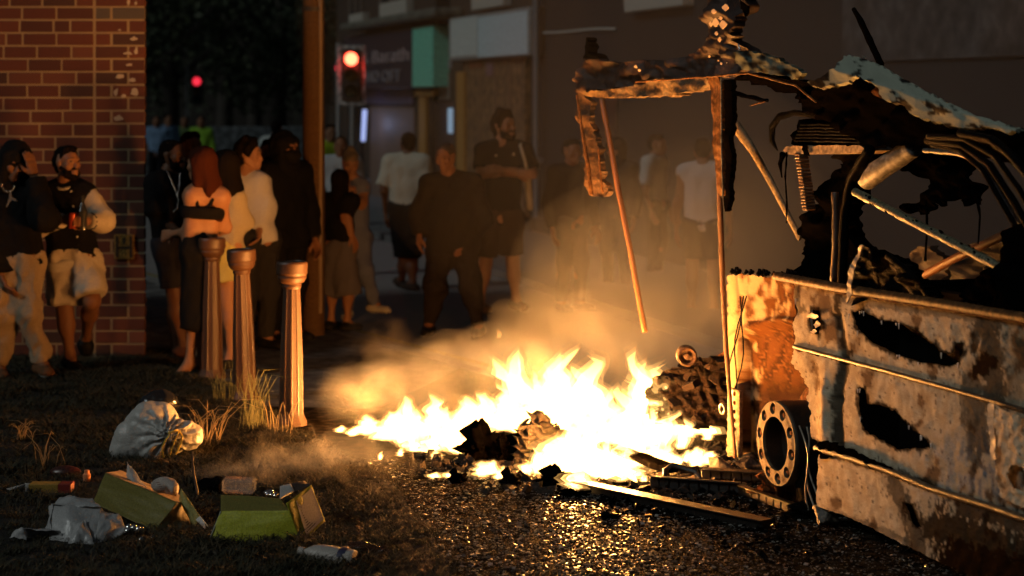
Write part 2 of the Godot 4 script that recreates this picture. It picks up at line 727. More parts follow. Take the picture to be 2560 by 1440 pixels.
	scatter("broken_glass", chip, cm, 15000, func(_n):
		var z := -rng.randf_range(8.2, 11.6)
		var x := rng.randf_range(verge_edge(z) - 0.1, 2.0)
		if rng.randf() < 0.5:
			x = clampf(rng.randfn(0.35, 0.5), verge_edge(z), 2.0)
		var s := rng.randf_range(0.004, 0.012) + 0.016 * pow(rng.randf(), 9.0)
		var tilt := Basis(Vector3(rng.randfn(0, 1), 0, rng.randfn(0, 1)).normalized(), rng.randfn(0.0, 0.34))
		return Transform3D(tilt * Basis(Vector3.UP, rng.randf() * TAU).scaled(Vector3(s, s * 0.9, s)), Vector3(x, 0.003, z)),
		func(_n):
			var w := rng.randf()
			return Color(0.05, 0.045, 0.04).lerp(Color(0.3, 0.3, 0.28), w * w * w))


func scatter(called: String, shape: Sh, m: Material, count: int, where: Callable, tint: Callable) -> MultiMeshInstance3D:
	var mm := MultiMesh.new()
	mm.transform_format = MultiMesh.TRANSFORM_3D
	mm.use_colors = true
	mm.mesh = shape.mesh()
	mm.instance_count = count
	for n in count:
		mm.set_instance_transform(n, where.call(n))
		mm.set_instance_color(n, tint.call(n))
	var o := MultiMeshInstance3D.new()
	o.name = called
	o.multimesh = mm
	o.material_override = m
	o.set_meta("kind", "stuff")
	add_child(o, true)
	return o


func fac(t: float, h: float, out: float) -> Vector3:   # along the shop fronts towards the camera, up, out over the pavement
	return Vector3(0.25 + 0.274 * t - 0.96 * out, h, -31.2 + 0.96 * t + 0.274 * out)


# ================================================================ street
func glow_mat(called: String, col: Color, e: float) -> StandardMaterial3D:
	var m := StandardMaterial3D.new()
	m.resource_name = called
	m.albedo_color = col
	m.emission_enabled = true
	m.emission = col
	m.emission_energy_multiplier = e
	mats[called] = m
	return m


func lamp(called: String, where: Vector3, col: Color, e: float, size := 0.08):
	var o := OmniLight3D.new()
	o.name = numbered(called)
	o.light_color = col
	o.light_energy = e
	o.light_size = size
	o.omni_range = 60.0
	o.omni_attenuation = 2.0
	o.shadow_enabled = true
	o.position = where
	add_child(o)


func build_street():
	var rng := RandomNumberGenerator.new()
	rng.seed = 5
	brick_wall(rng)
	# ---- wooden pole
	var up := thing("utility_pole", "tall brown wooden pole with a pale cable cover, behind the bollards", "utility pole", gnd(784, 838))
	var s := Sh.new()
	var pts := []
	var rad := []
	for n in 15:
		pts.append(Vector3(nz.get_noise_1d(n * 9.0) * 0.012, n * 0.45, 0))
		rad.append(0.1 - n * 0.001 + nz.get_noise_1d(n * 30.0) * 0.003)
	s.tube(pts, rad, 16)
	var wood := mat("pole wood", lin(0.14, 0.078, 0.036), 0.75, "grain", 1.0, "waves", 0.6)
	wood.uv1_scale = Vector3(5, 0.5, 5)
	wood.metallic_specular = 0.2
	part("pole_shaft", s, wood, up)
	s = Sh.new()
	s.tube([Vector3(0.068, 0.2, 0.075), Vector3(0.068, 6.3, 0.066)], [0.018], 8)
	part("cable_cover", s, mat("cable cover", lin(0.24, 0.165, 0.1), 0.7, "fine", 4.0), up)
	for y in [2.86, 4.4]:
		s = Sh.new()
		s.lathe([Vector2(0.1, y - 0.02), Vector2(0.106, y - 0.018), Vector2(0.106, y + 0.018), Vector2(0.1, y + 0.02)], 16)
		part("strap", s, mat("dark iron", lin(0.03, 0.024, 0.02), 0.5, "fine", 6.0), up)
	# ---- bollards
	var iron := mat("bollard paint", lin(0.11, 0.048, 0.02), 0.5, "grain", 2.2, "bumps", 0.12)
	var b0 := thing("bollard", "", "bollard", gnd(530, 945), 0.25, "cast iron bollards along the verge")
	s = Sh.new()
	s.lathe([Vector2(0.105, -0.05), Vector2(0.105, 0.02), Vector2(0.09, 0.05), Vector2(0.083, 0.07)], 10, Transform3D(), true)
	part("bollard_base", s, iron, b0)
	s = Sh.new()
	for k in 10:      # a fluted shaft: ribs between flat facets
		var a := TAU * k / 10.0
		var pr := [[0.082, 0.06], [0.074, 0.45], [0.054, 0.885]]
		for n in 2:
			var p0: Array = pr[n]
			var p1: Array = pr[n + 1]
			var ring := func(q: Array, ph: float, f: float) -> Vector3: return Vector3(sin(ph) * q[0] * f, q[1], cos(ph) * q[0] * f)
			var cuts := [a, a + 0.06, a + 0.14, a + TAU / 10.0 - 0.14, a + TAU / 10.0 - 0.06, a + TAU / 10.0]
			var fs := [1.0, 1.0, 0.94, 0.94, 1.0, 1.0]
			for j in 5:
				s.face([ring.call(p0, cuts[j], fs[j]), ring.call(p0, cuts[j + 1], fs[j + 1]), ring.call(p1, cuts[j + 1], fs[j + 1]), ring.call(p1, cuts[j], fs[j])])
	part("shaft", s, iron, b0)
	s = Sh.new()
	s.lathe([Vector2(0.055, 0.87), Vector2(0.062, 0.885), Vector2(0.06, 0.9), Vector2(0.08, 0.915), Vector2(0.094, 0.94), Vector2(0.092, 0.955), Vector2(0.096, 0.962), Vector2(0.1, 0.97), Vector2(0.101, 1.03), Vector2(0.096, 1.042), Vector2(0.085, 1.045), Vector2(0.08, 1.035), Vector2(0.0, 1.05)], 24)
	part("head", s, iron, b0)
	b0.set_meta("label", "ribbed brown iron bollard farthest from the fire, beside the woman in black skirt")
	for row in [[613, 1000, "ribbed brown iron bollard in the middle of the row of three", 0.6, 0.03], [728, 1062, "ribbed brown iron bollard nearest the fire and the camera, smoke at its foot", 0.1, -0.004]]:
		var b := b0.duplicate()
		b.name = numbered("bollard")
		add_child(b)
		b.position = gnd(row[0], row[1])
		b.rotation = Vector3(0, row[3], row[4])
		b.set_meta("label", row[2])
	traffic_lights()
	shops(rng)
	trees(rng)


func brick_wall(rng: RandomNumberGenerator):
	var d := 15.9
	var w := thing("brick_house", "red brick end wall of the house, two men leaning at it", "house", Vector3(-2.92, 0, -d))
	var k := d / FOCAL
	var s := Sh.new()
	var foot := [Vector3(-2.3, 0, -0.006), Vector3(-0.002, 0, -0.006), Vector3(-0.85, 0, -4.0), Vector3(-2.3, 0, -4.0)]   # the flank runs back out of sight
	for n in 4:
		var a: Vector3 = foot[n]
		var b: Vector3 = foot[(n + 1) % 4]
		s.face([a + Vector3(0, -0.1, 0), b + Vector3(0, -0.1, 0), b + Vector3(0, 3.4, 0), a + Vector3(0, 3.4, 0)])
	part("wall", s, mat("mortar", lin(0.5, 0.37, 0.2), 0.9, "grain", 5.0, "grit", 0.8), w)
	s = Sh.new()
	s.face([Vector3(-2.5, 3.4, 0.2), Vector3(0.15, 3.4, 0.2), Vector3(-0.4, 4.6, -2), Vector3(-2.5, 4.6, -2)])
	s.face([Vector3(-2.5, 4.6, -2), Vector3(-0.4, 4.6, -2), Vector3(-0.7, 3.4, -4.2), Vector3(-2.5, 3.4, -4.2)])
	part("roof", s, mat("slate", lin(0.06, 0.06, 0.065), 0.7, "fine", 2.0), w)
	var tones := []
	for c in [[0.17, 0.042, 0.02], [0.2, 0.05, 0.022], [0.13, 0.034, 0.018], [0.23, 0.07, 0.035], [0.1, 0.035, 0.022], [0.15, 0.12, 0.1], [0.34, 0.11, 0.06]]:
		tones.append(mat("brick %d" % tones.size(), lin(c[0], c[1], c[2]), 0.85, "grain", 6.0, "grit", 0.8))
	var made := {}
	var lay := func(x0: float, x1: float, row: int):
		var l := snappedf((x1 - x0) * k, 0.004)
		if not made.has(l):
			var b := Sh.new()
			b.box(Transform3D(), Vector3(l, 0.0905, 0.06), 0.005)
			made[l] = b.mesh()
		var tone: int = [0, 0, 0, 1, 1, 2, 2, 3, 4][rng.randi() % 9]
		if rng.randf() < 0.02:
			tone = 5 + rng.randi() % 2
		var o := part("brick", made[l], tones[tone], w)
		o.position = Vector3(((x0 + x1) * 0.5 - 362.0) * k, EYE - (17.4 + 32.4 * row - 16.2 - HORIZON) * k, -0.0325 + rng.randf_range(-0.001, 0.001))
		o.rotation = Vector3(rng.randfn(0, 0.006), rng.randfn(0, 0.004), rng.randfn(0, 0.004))
	for row in range(-3, 28):
		if posmod(row, 2) == 0:
			lay.call(239, 318, row)
			lay.call(323, 362, row)
		else:
			lay.call(239, 276, row)
			lay.call(281, 362, row)
		var x := 233.0
		var off: float = [42.0, 82.0][posmod(row, 2)] + rng.randf_range(-14, 14)
		while x > -70.0:
			var l := off
			off = 80.0 + rng.randf_range(-3, 3)
			if rng.randf() < 0.1:
				off = 38.0
			lay.call(x - l, x, row)
			x -= l + 4.0
	# old paint left on the corner
	var flake := mat("old paint", lin(0.6, 0.5, 0.38), 0.8, "grain", 8.0)
	for q in [[322, 4, 8, 22], [340, 8, 6, 12], [334, 97, 20, 12], [340, 128, 12, 18], [318, 133, 30, 8], [322, 162, 18, 6], [300, 192, 22, 14], [330, 200, 22, 10], [290, 230, 12, 22], [310, 240, 16, 10], [336, 232, 20, 22], [296, 295, 30, 14], [300, 75, 10, 5]]:
		var pl := []
		for n in 9:
			var a := TAU * n / 9.0
			var r := rng.randf_range(0.55, 1.1)
			pl.append(Vector2(cos(a) * q[2] * 0.5 * r, sin(a) * q[3] * 0.5 * r))
		var sh := sheet(pl, [], 1.5, 2.0, func(p: Vector2): return Vector3(p.x * k, -p.y * k, 0), Vector3(0, 0, 0.003))
		var o := part("paint_flake", sh, flake, w)
		o.position = Vector3((q[0] - 362.0) * k, EYE - (q[1] - HORIZON) * k, 0.0035)
	# hydrant plate with its H
	var plate := thing("hydrant_sign", "small dull yellow hydrant plate with H, on brick wall at waist height", "sign", Vector3((311 - 1280) * k, EYE - (617 - HORIZON) * k, -d + 0.012))
	s = Sh.new()
	s.box(Transform3D(), Vector3(0.16, 0.2, 0.012), 0.005)
	part("plate", s, mat("yellow plate", lin(0.42, 0.27, 0.07), 0.35, "blotch", 9.0), plate)
	s = Sh.new()
	for x in [-0.055, 0.055]:
		s.box(Transform3D(Basis(), Vector3(x, 0, 0.008)), Vector3(0.018, 0.17, 0.005))
	s.box(Transform3D(Basis(), Vector3(0, -0.005, 0.0075)), Vector3(0.092, 0.018, 0.004))
	s.box(Transform3D(Basis(), Vector3(0, 0.05, 0.0075)), Vector3(0.014, 0.05, 0.004))
	part("letter_h", s, mat("black paint", lin(0.015, 0.013, 0.012), 0.5, ""), plate)


func signal_head(t: Node3D, w: float, h: float, lit: Material, board: bool):
	var black := mat("signal black", lin(0.012, 0.012, 0.013), 0.55, "")
	var s := Sh.new()
	s.box(Transform3D(Basis(), Vector3(0, 0, -0.1)), Vector3(w * 0.66, h * 0.86, 0.2), 0.02)
	part("housing", s, black, t)
	if board:
		s = Sh.new()
		s.box(Transform3D(Basis(), Vector3(0, 0, -0.06)), Vector3(w, h, 0.012), 0.004)
		part("backing_board", s, black, t)
		s = Sh.new()
		for x in [-1.0, 1.0]:
			s.box(Transform3D(Basis(), Vector3(x * (w * 0.5 - 0.03), 0, -0.05)), Vector3(0.06, h, 0.012), 0.003)
			s.box(Transform3D(Basis(), Vector3(0, x * (h * 0.5 - 0.03), -0.0505)), Vector3(w - 0.12, 0.06, 0.011), 0.003)
		part("white_border", s, mat("signal white", lin(0.8, 0.8, 0.78), 0.7, "blotch", 2.0), t)
	for n in 3:
		var c := Vector3(0, h * (0.27 - 0.27 * n), 0.004)
		var r := w * 0.235
		s = Sh.new()
		s.lathe([Vector2(r, 0), Vector2(r * 0.8, 0.02), Vector2(r * 0.4, 0.035), Vector2(0, 0.04)], 18, Transform3D(Basis(Vector3.RIGHT, PI / 2), c))
		part(["red_lamp", "amber_lens", "green_lens"][n], s, lit if n == 0 else mat(["", "amber glass", "green glass"][n], [Color.RED, lin(0.06, 0.03, 0.0), lin(0.0, 0.03, 0.02)][n], 0.2, ""), t)
		s = Sh.new()
		for q in 12:
			var a := -0.35 + (PI + 0.7) * q / 12.0
			var b := -0.35 + (PI + 0.7) * (q + 1) / 12.0
			var r2 := r * 1.1
			s.face([c + Vector3(cos(a) * r2, sin(a) * r2, 0), c + Vector3(cos(b) * r2, sin(b) * r2, 0), c + Vector3(cos(b) * r2, sin(b) * r2, 0.16 * (0.3 + 0.7 * maxf(0, sin(b)))), c + Vector3(cos(a) * r2, sin(a) * r2, 0.16 * (0.3 + 0.7 * maxf(0, sin(a))))])
		part("visor", s, black, t)


func traffic_lights():
	var red := glow_mat("red lamp", lin(1.0, 0.1, 0.045), 9.0)
	var pinkish := glow_mat("far red lamp", lin(1.0, 0.03, 0.06), 1.4)
	var grey := mat("galvanised", lin(0.3, 0.31, 0.31), 0.55, "fine", 3.0)
	var d := 31.0
	var t := thing("traffic_light", "traffic light with white bordered board showing red, right of the wooden pole", "traffic light", at(878, 188, d))
	signal_head(t, 0.43, 0.93, red, true)
	var s := Sh.new()
	s.tube([Vector3(-0.205, -t.position.y, -0.12), Vector3(-0.205, 0.5, -0.12)], [0.04], 10)
	part("pole", s, grey, t)
	s = Sh.new()
	for y in [-0.3, 0.3]:
		s.bar(Vector3(-0.22, y, -0.14), Vector3(0, y, -0.14), 0.03, 0.05)
	part("bracket", s, grey, t)
	lamp("red_lamp_light", t.position + Vector3(0, 0.25, 0.1), lin(1.0, 0.03, 0.02), 0.3, 0.1)
	d = 60.0
	t = thing("traffic_light", "small far off red traffic light beside a thin grey post before dark trees", "traffic light", at(492, 226, d))
	signal_head(t, 0.5, 1.0, pinkish, false)
	s = Sh.new()
	s.tube([Vector3(-0.3, -t.position.y, -0.1), Vector3(-0.3, 0.72, -0.1)], [0.05, 0.04], 8)
	part("pole", s, grey, t)
	s = Sh.new()
	s.bar(Vector3(-0.3, 0.2, -0.12), Vector3(0, 0.2, -0.12), 0.04, 0.05)
	part("bracket", s, grey, t)
	d = 36.0
	t = thing("traffic_light", "second red signal peeping out left of the white bordered board", "traffic light", at(852, 203, d))
	signal_head(t, 0.42, 0.86, pinkish, false)
	s = Sh.new()
	s.tube([Vector3(0.2, -t.position.y, -0.1), Vector3(0.2, 0.45, -0.1)], [0.04], 8)
	part("pole", s, grey, t)


func facade(called: String, label: String, kind := "shop") -> Node3D:
	var o := thing(called, label, kind, fac(0, 0, 0))
	o.basis = Basis(Vector3(0.2745, 0, 0.9616), Vector3.UP, Vector3(-0.9616, 0, 0.2745))
	return o


func shops(rng: RandomNumberGenerator):
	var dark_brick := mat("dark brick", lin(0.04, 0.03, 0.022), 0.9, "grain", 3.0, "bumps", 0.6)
	var frame := mat("dull frame", lin(0.16, 0.15, 0.13), 0.6, "fine", 3.0)
	var glass := mat("dark pane", lin(0.012, 0.013, 0.016), 0.12, "")
	# ---- left shop: dark fascia, green end panel, shuttered front
	var a := facade("corner_shop", "shop with dark lettered fascia and green end panel behind the traffic light")
	var s := Sh.new()
	s.box(Transform3D(Basis(), Vector3(-10.9, 3.6, -3.0)), Vector3(9.6, 7.2, 6.0), 0.02)
	part("wall", s, dark_brick, a)
	s = Sh.new()
	s.box(Transform3D(Basis(Vector3.RIGHT, 0.5), Vector3(-10.9, 8.3, -1.6)), Vector3(9.9, 0.12, 4.6), 0.02)
	s.box(Transform3D(Basis(Vector3.RIGHT, -0.5), Vector3(-10.9, 8.3, -5.4)), Vector3(9.9, 0.12, 4.6), 0.02)
	part("roof", s, mats["slate"], a)
	var sign := part("fascia", panel_px(a, 862, 92, 1029, 220, 0.3, 0.3), mat("fascia navy", lin(0.022, 0.022, 0.045), 0.5, "fine", 2.0), a)
	part("end_panel", panel_px(a, 1030.5, 70, 1081, 217, 0.32, 0.32), mat("sea green panel", lin(0.2, 0.78, 0.58), 0.5, "fine", 0.6), a)
	part("cornice", panel_px(a, 850, 60, 1084, 40, 0.55, 0.55, 0.03), mat("cornice lead", lin(0.2, 0.22, 0.18), 0.7, "blotch", 1.0), a)
	for l in [["& Barath", 905, 1022, 118, 160, lin(0.34, 0.27, 0.28)], ["HO OFT", 915, 1000, 174, 206, lin(0.2, 0.21, 0.24)]]:
		var tm := TextMesh.new()
		tm.text = l[0]
		var f := SystemFont.new()
		f.font_names = PackedStringArray(["Droid Sans"])
		tm.font = f
		tm.font_size = 32
		tm.pixel_size = 0.01
		tm.depth = 0.02
		var p0 := lp(a, l[1], l[4], 0.302)
		var p1 := lp(a, l[2], l[3], 0.302)
		var o := part("lettering", tm, mat("letters " + l[0], l[5], 0.6, ""), sign)
		var bx := tm.get_aabb()
		o.scale = Vector3((p1.x - p0.x) / bx.size.x, (p1.y - p0.y) / bx.size.y, 1.0)
		o.position = Vector3((p0.x + p1.x) * 0.5, p0.y - bx.position.y * o.scale.y, 0.312)
	part("transom_window", panel_px(a, 905, 226, 1030, 262, 0.06, 0.06), mat("violet glass", lin(0.14, 0.13, 0.24), 0.35, "blotch", 1.5), a)
	part("roller_shutter", panel_px(a, 925, 266, 1034, 528, 0.05, 0.05), mat("brown shutter", lin(0.2, 0.13, 0.1), 0.6, "fine", 1.0, "waves", 0.5), a)
	var ochre := mat("ochre frame", lin(0.46, 0.22, 0.04), 0.6, "fine", 2.0)
	part("door_frame", panel_px(a, 1046, 226, 1062, 532, 0.1, 0.1), ochre, a)
	part("door_lintel", panel_px(a, 1036, 225, 1080, 240, 0.16, 0.16), ochre, a)
	part("door", panel_px(a, 1062.5, 243, 1080, 534, 0.03, 0.03), mat("dark door", lin(0.05, 0.03, 0.02), 0.5, "fine", 2.0), a)
	part("stall_riser", panel_px(a, 880, 440, 924, 534, 0.08, 0.08), mat("riser tile", lin(0.2, 0.2, 0.24), 0.4, "blotch", 2.0), a)
	part("shop_window", panel_px(a, 870, 266, 903, 438, 0.05, 0.05), glass, a)
	var tubes := glow_mat("cold tube", lin(0.45, 0.55, 1.0), 0.75)
	var tb := Sh.new()
	tb.tube([lp(a, 908, 352, 0.2), lp(a, 912, 275, 0.2)], [0.05], 8)
	part("window_tube_light", tb, tubes, a)
	lamp("window_tube_light_glow", a.position + a.basis * lp(a, 908, 310, 0.42), lin(0.5, 0.6, 1.0), 0.1, 0.1)
	upper_window(a, 948, 1014, -190, 22, frame, glass)
	upper_window(a, 872, 905, -110, 50, frame, glass)
	# ---- right shop: blank white sign over brown boards
	var b := facade("boarded_shop", "shop with blank white sign over brown boarded front, behind the man with crossed arms")
	s = Sh.new()
	s.box(Transform3D(Basis(), Vector3(-2.45, 3.6, -3.01)), Vector3(5.2, 7.3, 6.0), 0.02)
	part("wall", s, dark_brick, b)
	s = Sh.new()
	s.box(Transform3D(Basis(Vector3.RIGHT, 0.5), Vector3(-2.45, 8.35, -1.6)), Vector3(5.3, 0.12, 4.6), 0.02)
	s.box(Transform3D(Basis(Vector3.RIGHT, -0.5), Vector3(-2.45, 8.35, -5.4)), Vector3(5.3, 0.12, 4.6), 0.02)
	part("roof", s, mats["slate"], b)
	var bg := part("sign_board", panel_px(b, 1122, 47, 1322, 139, 0.25, 0.25, 0.02), mat("sign edge", lin(0.32, 0.33, 0.32), 0.6, "fine", 1.0), b)
	part("sign_panel", panel_px(b, 1126, 50, 1192, 138, 0.262, 0.011, 0.002), mat("sign pale grey", lin(0.66, 0.74, 0.72), 0.55, "fine", 0.7), bg)
	part("sign_panel", panel_px(b, 1194, 44, 1318, 135, 0.264, 0.011, 0.002), mat("sign pale blue", lin(0.62, 0.8, 0.86), 0.55, "fine", 0.7), bg)
	part("boarding", panel_px(b, 1160, 150, 1310, 545, 0.1, 0.1), mat("brown boarding", lin(0.3, 0.16, 0.07), 0.65, "blotch", 0.8, "waves", 0.3), b)
	for x in [1196, 1236, 1272]:
		part("board_batten", panel_px(b, x, 150, x + 4, 545, 0.115, 0.014, 0.003), mat("batten", lin(0.24, 0.13, 0.07), 0.65, "fine", 2.0), b)
	part("ochre_post", panel_px(b, 1140, 180, 1158, 545, 0.16, 0.16), ochre, b)
	part("notice", panel_px(b, 1215, 152, 1232, 190, 0.13, 0.012, 0.002), mat("pink notice", lin(0.4, 0.2, 0.22), 0.7, "blotch", 3.0), b)
	part("red_notice", panel_px(b, 1172, 150, 1204, 168, 0.13, 0.012, 0.002), mat("red notice", lin(0.4, 0.1, 0.03), 0.7, "blotch", 3.0), b)
	part("poster", panel_px(b, 1088, 152, 1128, 172, 0.03, 0.02, 0.003), mat("grey poster", lin(0.36, 0.38, 0.38), 0.7, "blotch", 2.0), b)
	part("poster", panel_px(b, 1094, 184, 1124, 250, 0.03, 0.02, 0.003), mat("mottled poster", lin(0.3, 0.29, 0.24), 0.7, "blotch", 5.0), b)
	part("side_door", panel_px(b, 1088, 254, 1136, 545, 0.02, 0.02), mats["dark door"], b)
	tb = Sh.new()
	tb.box(Transform3D(Basis(), lp(b, 1126, 302, 0.06)), Vector3(0.3, 0.45, 0.03), 0.01)
	part("lit_window", tb, glow_mat("pale blue lit window", lin(0.38, 0.55, 0.75), 0.28), b)
	upper_window(b, 1178, 1256, -230, 4, frame, glass)
	s = Sh.new()
	s.tube([lp(b, 1343, 545, 0.14), lp(b, 1340, -260, 0.14)], [0.055], 10)
	part("downpipe", s, mat("grey pipe", lin(0.16, 0.17, 0.18), 0.5, "fine", 2.0), b)
	s = Sh.new()
	s.box(Transform3D(Basis(), lp(b, 1345, 404, 0.2)), Vector3(0.2, 0.1, 0.16), 0.02)
	part("pipe_bracket", s, mats["grey pipe"], b)
	# ---- dark house that runs on behind the bus
	var c := facade("dark_house", "dark brick house in the smoke behind the burnt bus", "house")
	s = Sh.new()
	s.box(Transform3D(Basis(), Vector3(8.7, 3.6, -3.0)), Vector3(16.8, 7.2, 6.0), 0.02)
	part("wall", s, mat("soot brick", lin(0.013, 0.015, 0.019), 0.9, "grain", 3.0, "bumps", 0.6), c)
	s = Sh.new()
	s.box(Transform3D(Basis(Vector3.RIGHT, 0.5), Vector3(8.7, 8.3, -1.6)), Vector3(17, 0.12, 4.6), 0.02)
	s.box(Transform3D(Basis(Vector3.RIGHT, -0.5), Vector3(8.7, 8.3, -5.4)), Vector3(17, 0.12, 4.6), 0.02)
	part("roof", s, mats["slate"], c)
	part("rendered_band", panel_px(c, 2104, -330, 2900, 128, 0.05, 0.05), mat("grey render", lin(0.1, 0.1, 0.105), 0.85, "blotch", 0.5), c)
	upper_window(c, 1560, 1705, -420, 4, frame, glass)
	part("door", panel_px(c, 1470, 200, 1540, 600, 0.03, 0.03), mats["dark door"], c)
	s = Sh.new()
	var pts := []
	for n in 9:
		pts.append(lp(c, 1346 + n * 24, 82 - n * 1.2 + sin(n * 0.8) * 2.0, 0.03))
	s.tube(pts, [0.02], 6)
	part("cable", s, mat("pale cable", lin(0.3, 0.31, 0.28), 0.6, ""), c)
	# ---- far terrace and garden wall that close the street
	var t := thing("far_terrace", "dark row of houses far down the street beyond the trees", "house", Vector3(-12, 0, -95))
	s = Sh.new()
	s.box(Transform3D(Basis(), Vector3(0, 4.5, -4)), Vector3(60, 9, 8), 0.02)
	part("wall", s, dark_brick, t)
	s = Sh.new()
	s.box(Transform3D(Basis(Vector3.RIGHT, 0.6), Vector3(0, 10.4, -1.8)), Vector3(61, 0.15, 6.0), 0.02)
	s.box(Transform3D(Basis(Vector3.RIGHT, -0.6), Vector3(0, 10.4, -6.4)), Vector3(61, 0.15, 6.0), 0.02)
	part("roof", s, mats["slate"], t)
	for n in 10:
		s = Sh.new()
		s.box(Transform3D(Basis(), Vector3(-22 + n * 4.6, 5.6, 0.02)), Vector3(1.2, 1.6, 0.06), 0.01)
		part("window", s, glass, t)
	s = Sh.new()
	s.box(Transform3D(Basis(), Vector3(0, 0.7, 0)), Vector3(10, 1.4, 0.3), 0.03)
	one("garden_wall", s, mat("grey garden wall", lin(0.13, 0.15, 0.16), 0.85, "blotch", 0.8), "low grey wall far behind the crowd at left", "wall", Vector3(-9.5, -0.1, -52))


func upper_window(o: Node3D, x0: float, x1: float, y0: float, y1: float, frame: Material, glass: Material):
	var w := part("window", panel_px(o, x0 + 3, y0, x1 - 3, y1 - 10, 0.02, 0.04), glass, o)
	var a := lp(o, x0 + 3, y0, 0.05)
	var b := lp(o, x1 - 3, y1 - 10, 0.05)
	var s := Sh.new()
	for x in [a.x, (a.x + b.x) * 0.5, b.x]:
		s.box(Transform3D(Basis(), Vector3(x, (a.y + b.y) * 0.5, 0.04)), Vector3(0.07, absf(a.y - b.y), 0.06), 0.006)
	for y in [a.y, (a.y + b.y) * 0.5, b.y]:
		s.box(Transform3D(Basis(), Vector3((a.x + b.x) * 0.5, y, 0.042)), Vector3(absf(b.x - a.x), 0.06, 0.058), 0.006)
	part("window_frame", s, frame, w)
	part("sill", panel_px(o, x0, y1 - 12, x1, y1 + 10, 0.16, 0.16), mat("stone sill", lin(0.5, 0.48, 0.42), 0.8, "fine", 2.0), w)


func trees(rng: RandomNumberGenerator):
	var bark := mat("bark", lin(0.05, 0.04, 0.03), 0.9, "grain", 2.0)
	var leaf := mat("leaf", Color.WHITE, 0.75, "")
	leaf.vertex_color_use_as_albedo = true
	var made := []
	for kind in 2:
		var t := thing("broad_tree", "", "tree", Vector3.ZERO, 0.0, "dark trees at the end of the street")
		var s := Sh.new()
		s.tube([Vector3(0, -0.1, 0), Vector3(0.1, 2, 0), Vector3(0.0, 4.5, 0.1), Vector3(0.2, 7.5, 0)], [0.36, 0.26, 0.2, 0.06], 9)
		for n in 7:
			var a := n * 2.4
			var y := 2.6 + n * 0.6
			s.tube([Vector3(0.05, y, 0), Vector3(cos(a) * 1.3, y + 1.0, sin(a) * 1.3), Vector3(cos(a) * 2.5, y + 2.4, sin(a) * 2.5)], [0.12, 0.08, 0.03], 6)
		part("trunk", s, bark, t)
		s = Sh.new()
		for n in 60:
			var c := Vector3(rng.randfn(0, 1.7), 6.0 + rng.randfn(0, 1.9), rng.randfn(0, 1.7))
			c.y = maxf(c.y, 2.4)
			for k in 70:
				var q := c + Vector3(rng.randfn(0, 0.5), rng.randfn(0, 0.4), rng.randfn(0, 0.5))
				var bs := Basis(Vector3(rng.randfn(0, 1), rng.randfn(0, 1), rng.randfn(0, 1)).normalized(), rng.randf() * TAU)
				var w := rng.randf_range(0.09, 0.17)
				s.tint = Color(0.018, 0.028, 0.012).lerp(Color(0.04, 0.05, 0.02), rng.randf())
				s.face([q + bs * Vector3(-w, 0, 0), q + bs * Vector3(0, -w * 0.5, 0.02), q + bs * Vector3(w, 0, 0), q + bs * Vector3(0, w * 0.5, 0.02)])
		part("crown", s, leaf, t)
		made.append(t)
	var rows := [[420, 62, 0, "leftmost dark tree, beside the edge of the brick house"], [560, 70, 1, "dark tree behind the far red traffic light"], [700, 66, 0, "dark tree left of the wooden pole"], [640, 84, 0, "tall dark tree farthest back in the middle of the trees"], [840, 80, 1, "dark tree right of the wooden pole behind the traffic light"], [330, 58, 1, "dark tree mostly hidden by the brick house"]]
	for n in rows.size():
		var r: Array = rows[n]
		var t: Node3D = made[n] if n < 2 else made[r[2]].duplicate()
		if n >= 2:
			t.name = numbered("broad_tree")
			add_child(t)
		t.position = Vector3((r[0] - 1280) / FOCAL * r[1], -0.1, -r[1])
		t.rotation.y = n * 1.3
		t.set_meta("label", r[3])


# ================================================================ burnt bus
func V(a: Array) -> Array:   # pairs of numbers to points
	var out := []
	for n in range(0, a.size(), 2):
		out.append(Vector2(a[n], a[n + 1]))
	return out


func seg_dist(q: Vector2, a: Vector2, b: Vector2) -> float:
	var ab := b - a
	return (q - a - ab * clampf((q - a).dot(ab) / ab.length_squared(), 0.0, 1.0)).length()


func ring_dist(q: Vector2, r: Array) -> float:
	var d := 1e9
	for n in r.size():
		d = minf(d, seg_dist(q, r[n], r[(n + 1) % r.size()]))
	return d


func ragged(called: String, pts: Array, o0: float, slope: Vector2, relief: float, thick: float, m: Material, jag := 5.0, cell := 7.0, parent: Node3D = bus, freq := 0.55) -> MeshInstance3D:
	# a torn piece in a plane beside the bus: o0 metres out of its side, leaning by slope per 100 pixels, crumpled by relief
	var mid := Vector2()
	for q in pts:
		mid += q
	mid /= pts.size()
	var place := func(q: Vector2) -> Vector3:
		var o := o0 + (q - mid).dot(slope) / 100.0
		var f := bp(q.x, q.y, o)
		return f + Vector3(0, 0, relief * (nz.get_noise_2d(q.x * freq, q.y * freq) + 0.16 * nz.get_noise_2d(q.x * freq * 5.0, q.y * freq * 5.0)) * 1.6)
	return part(called, sheet(pts, [], cell, jag, place, Vector3(0, 0, thick)), m, parent)


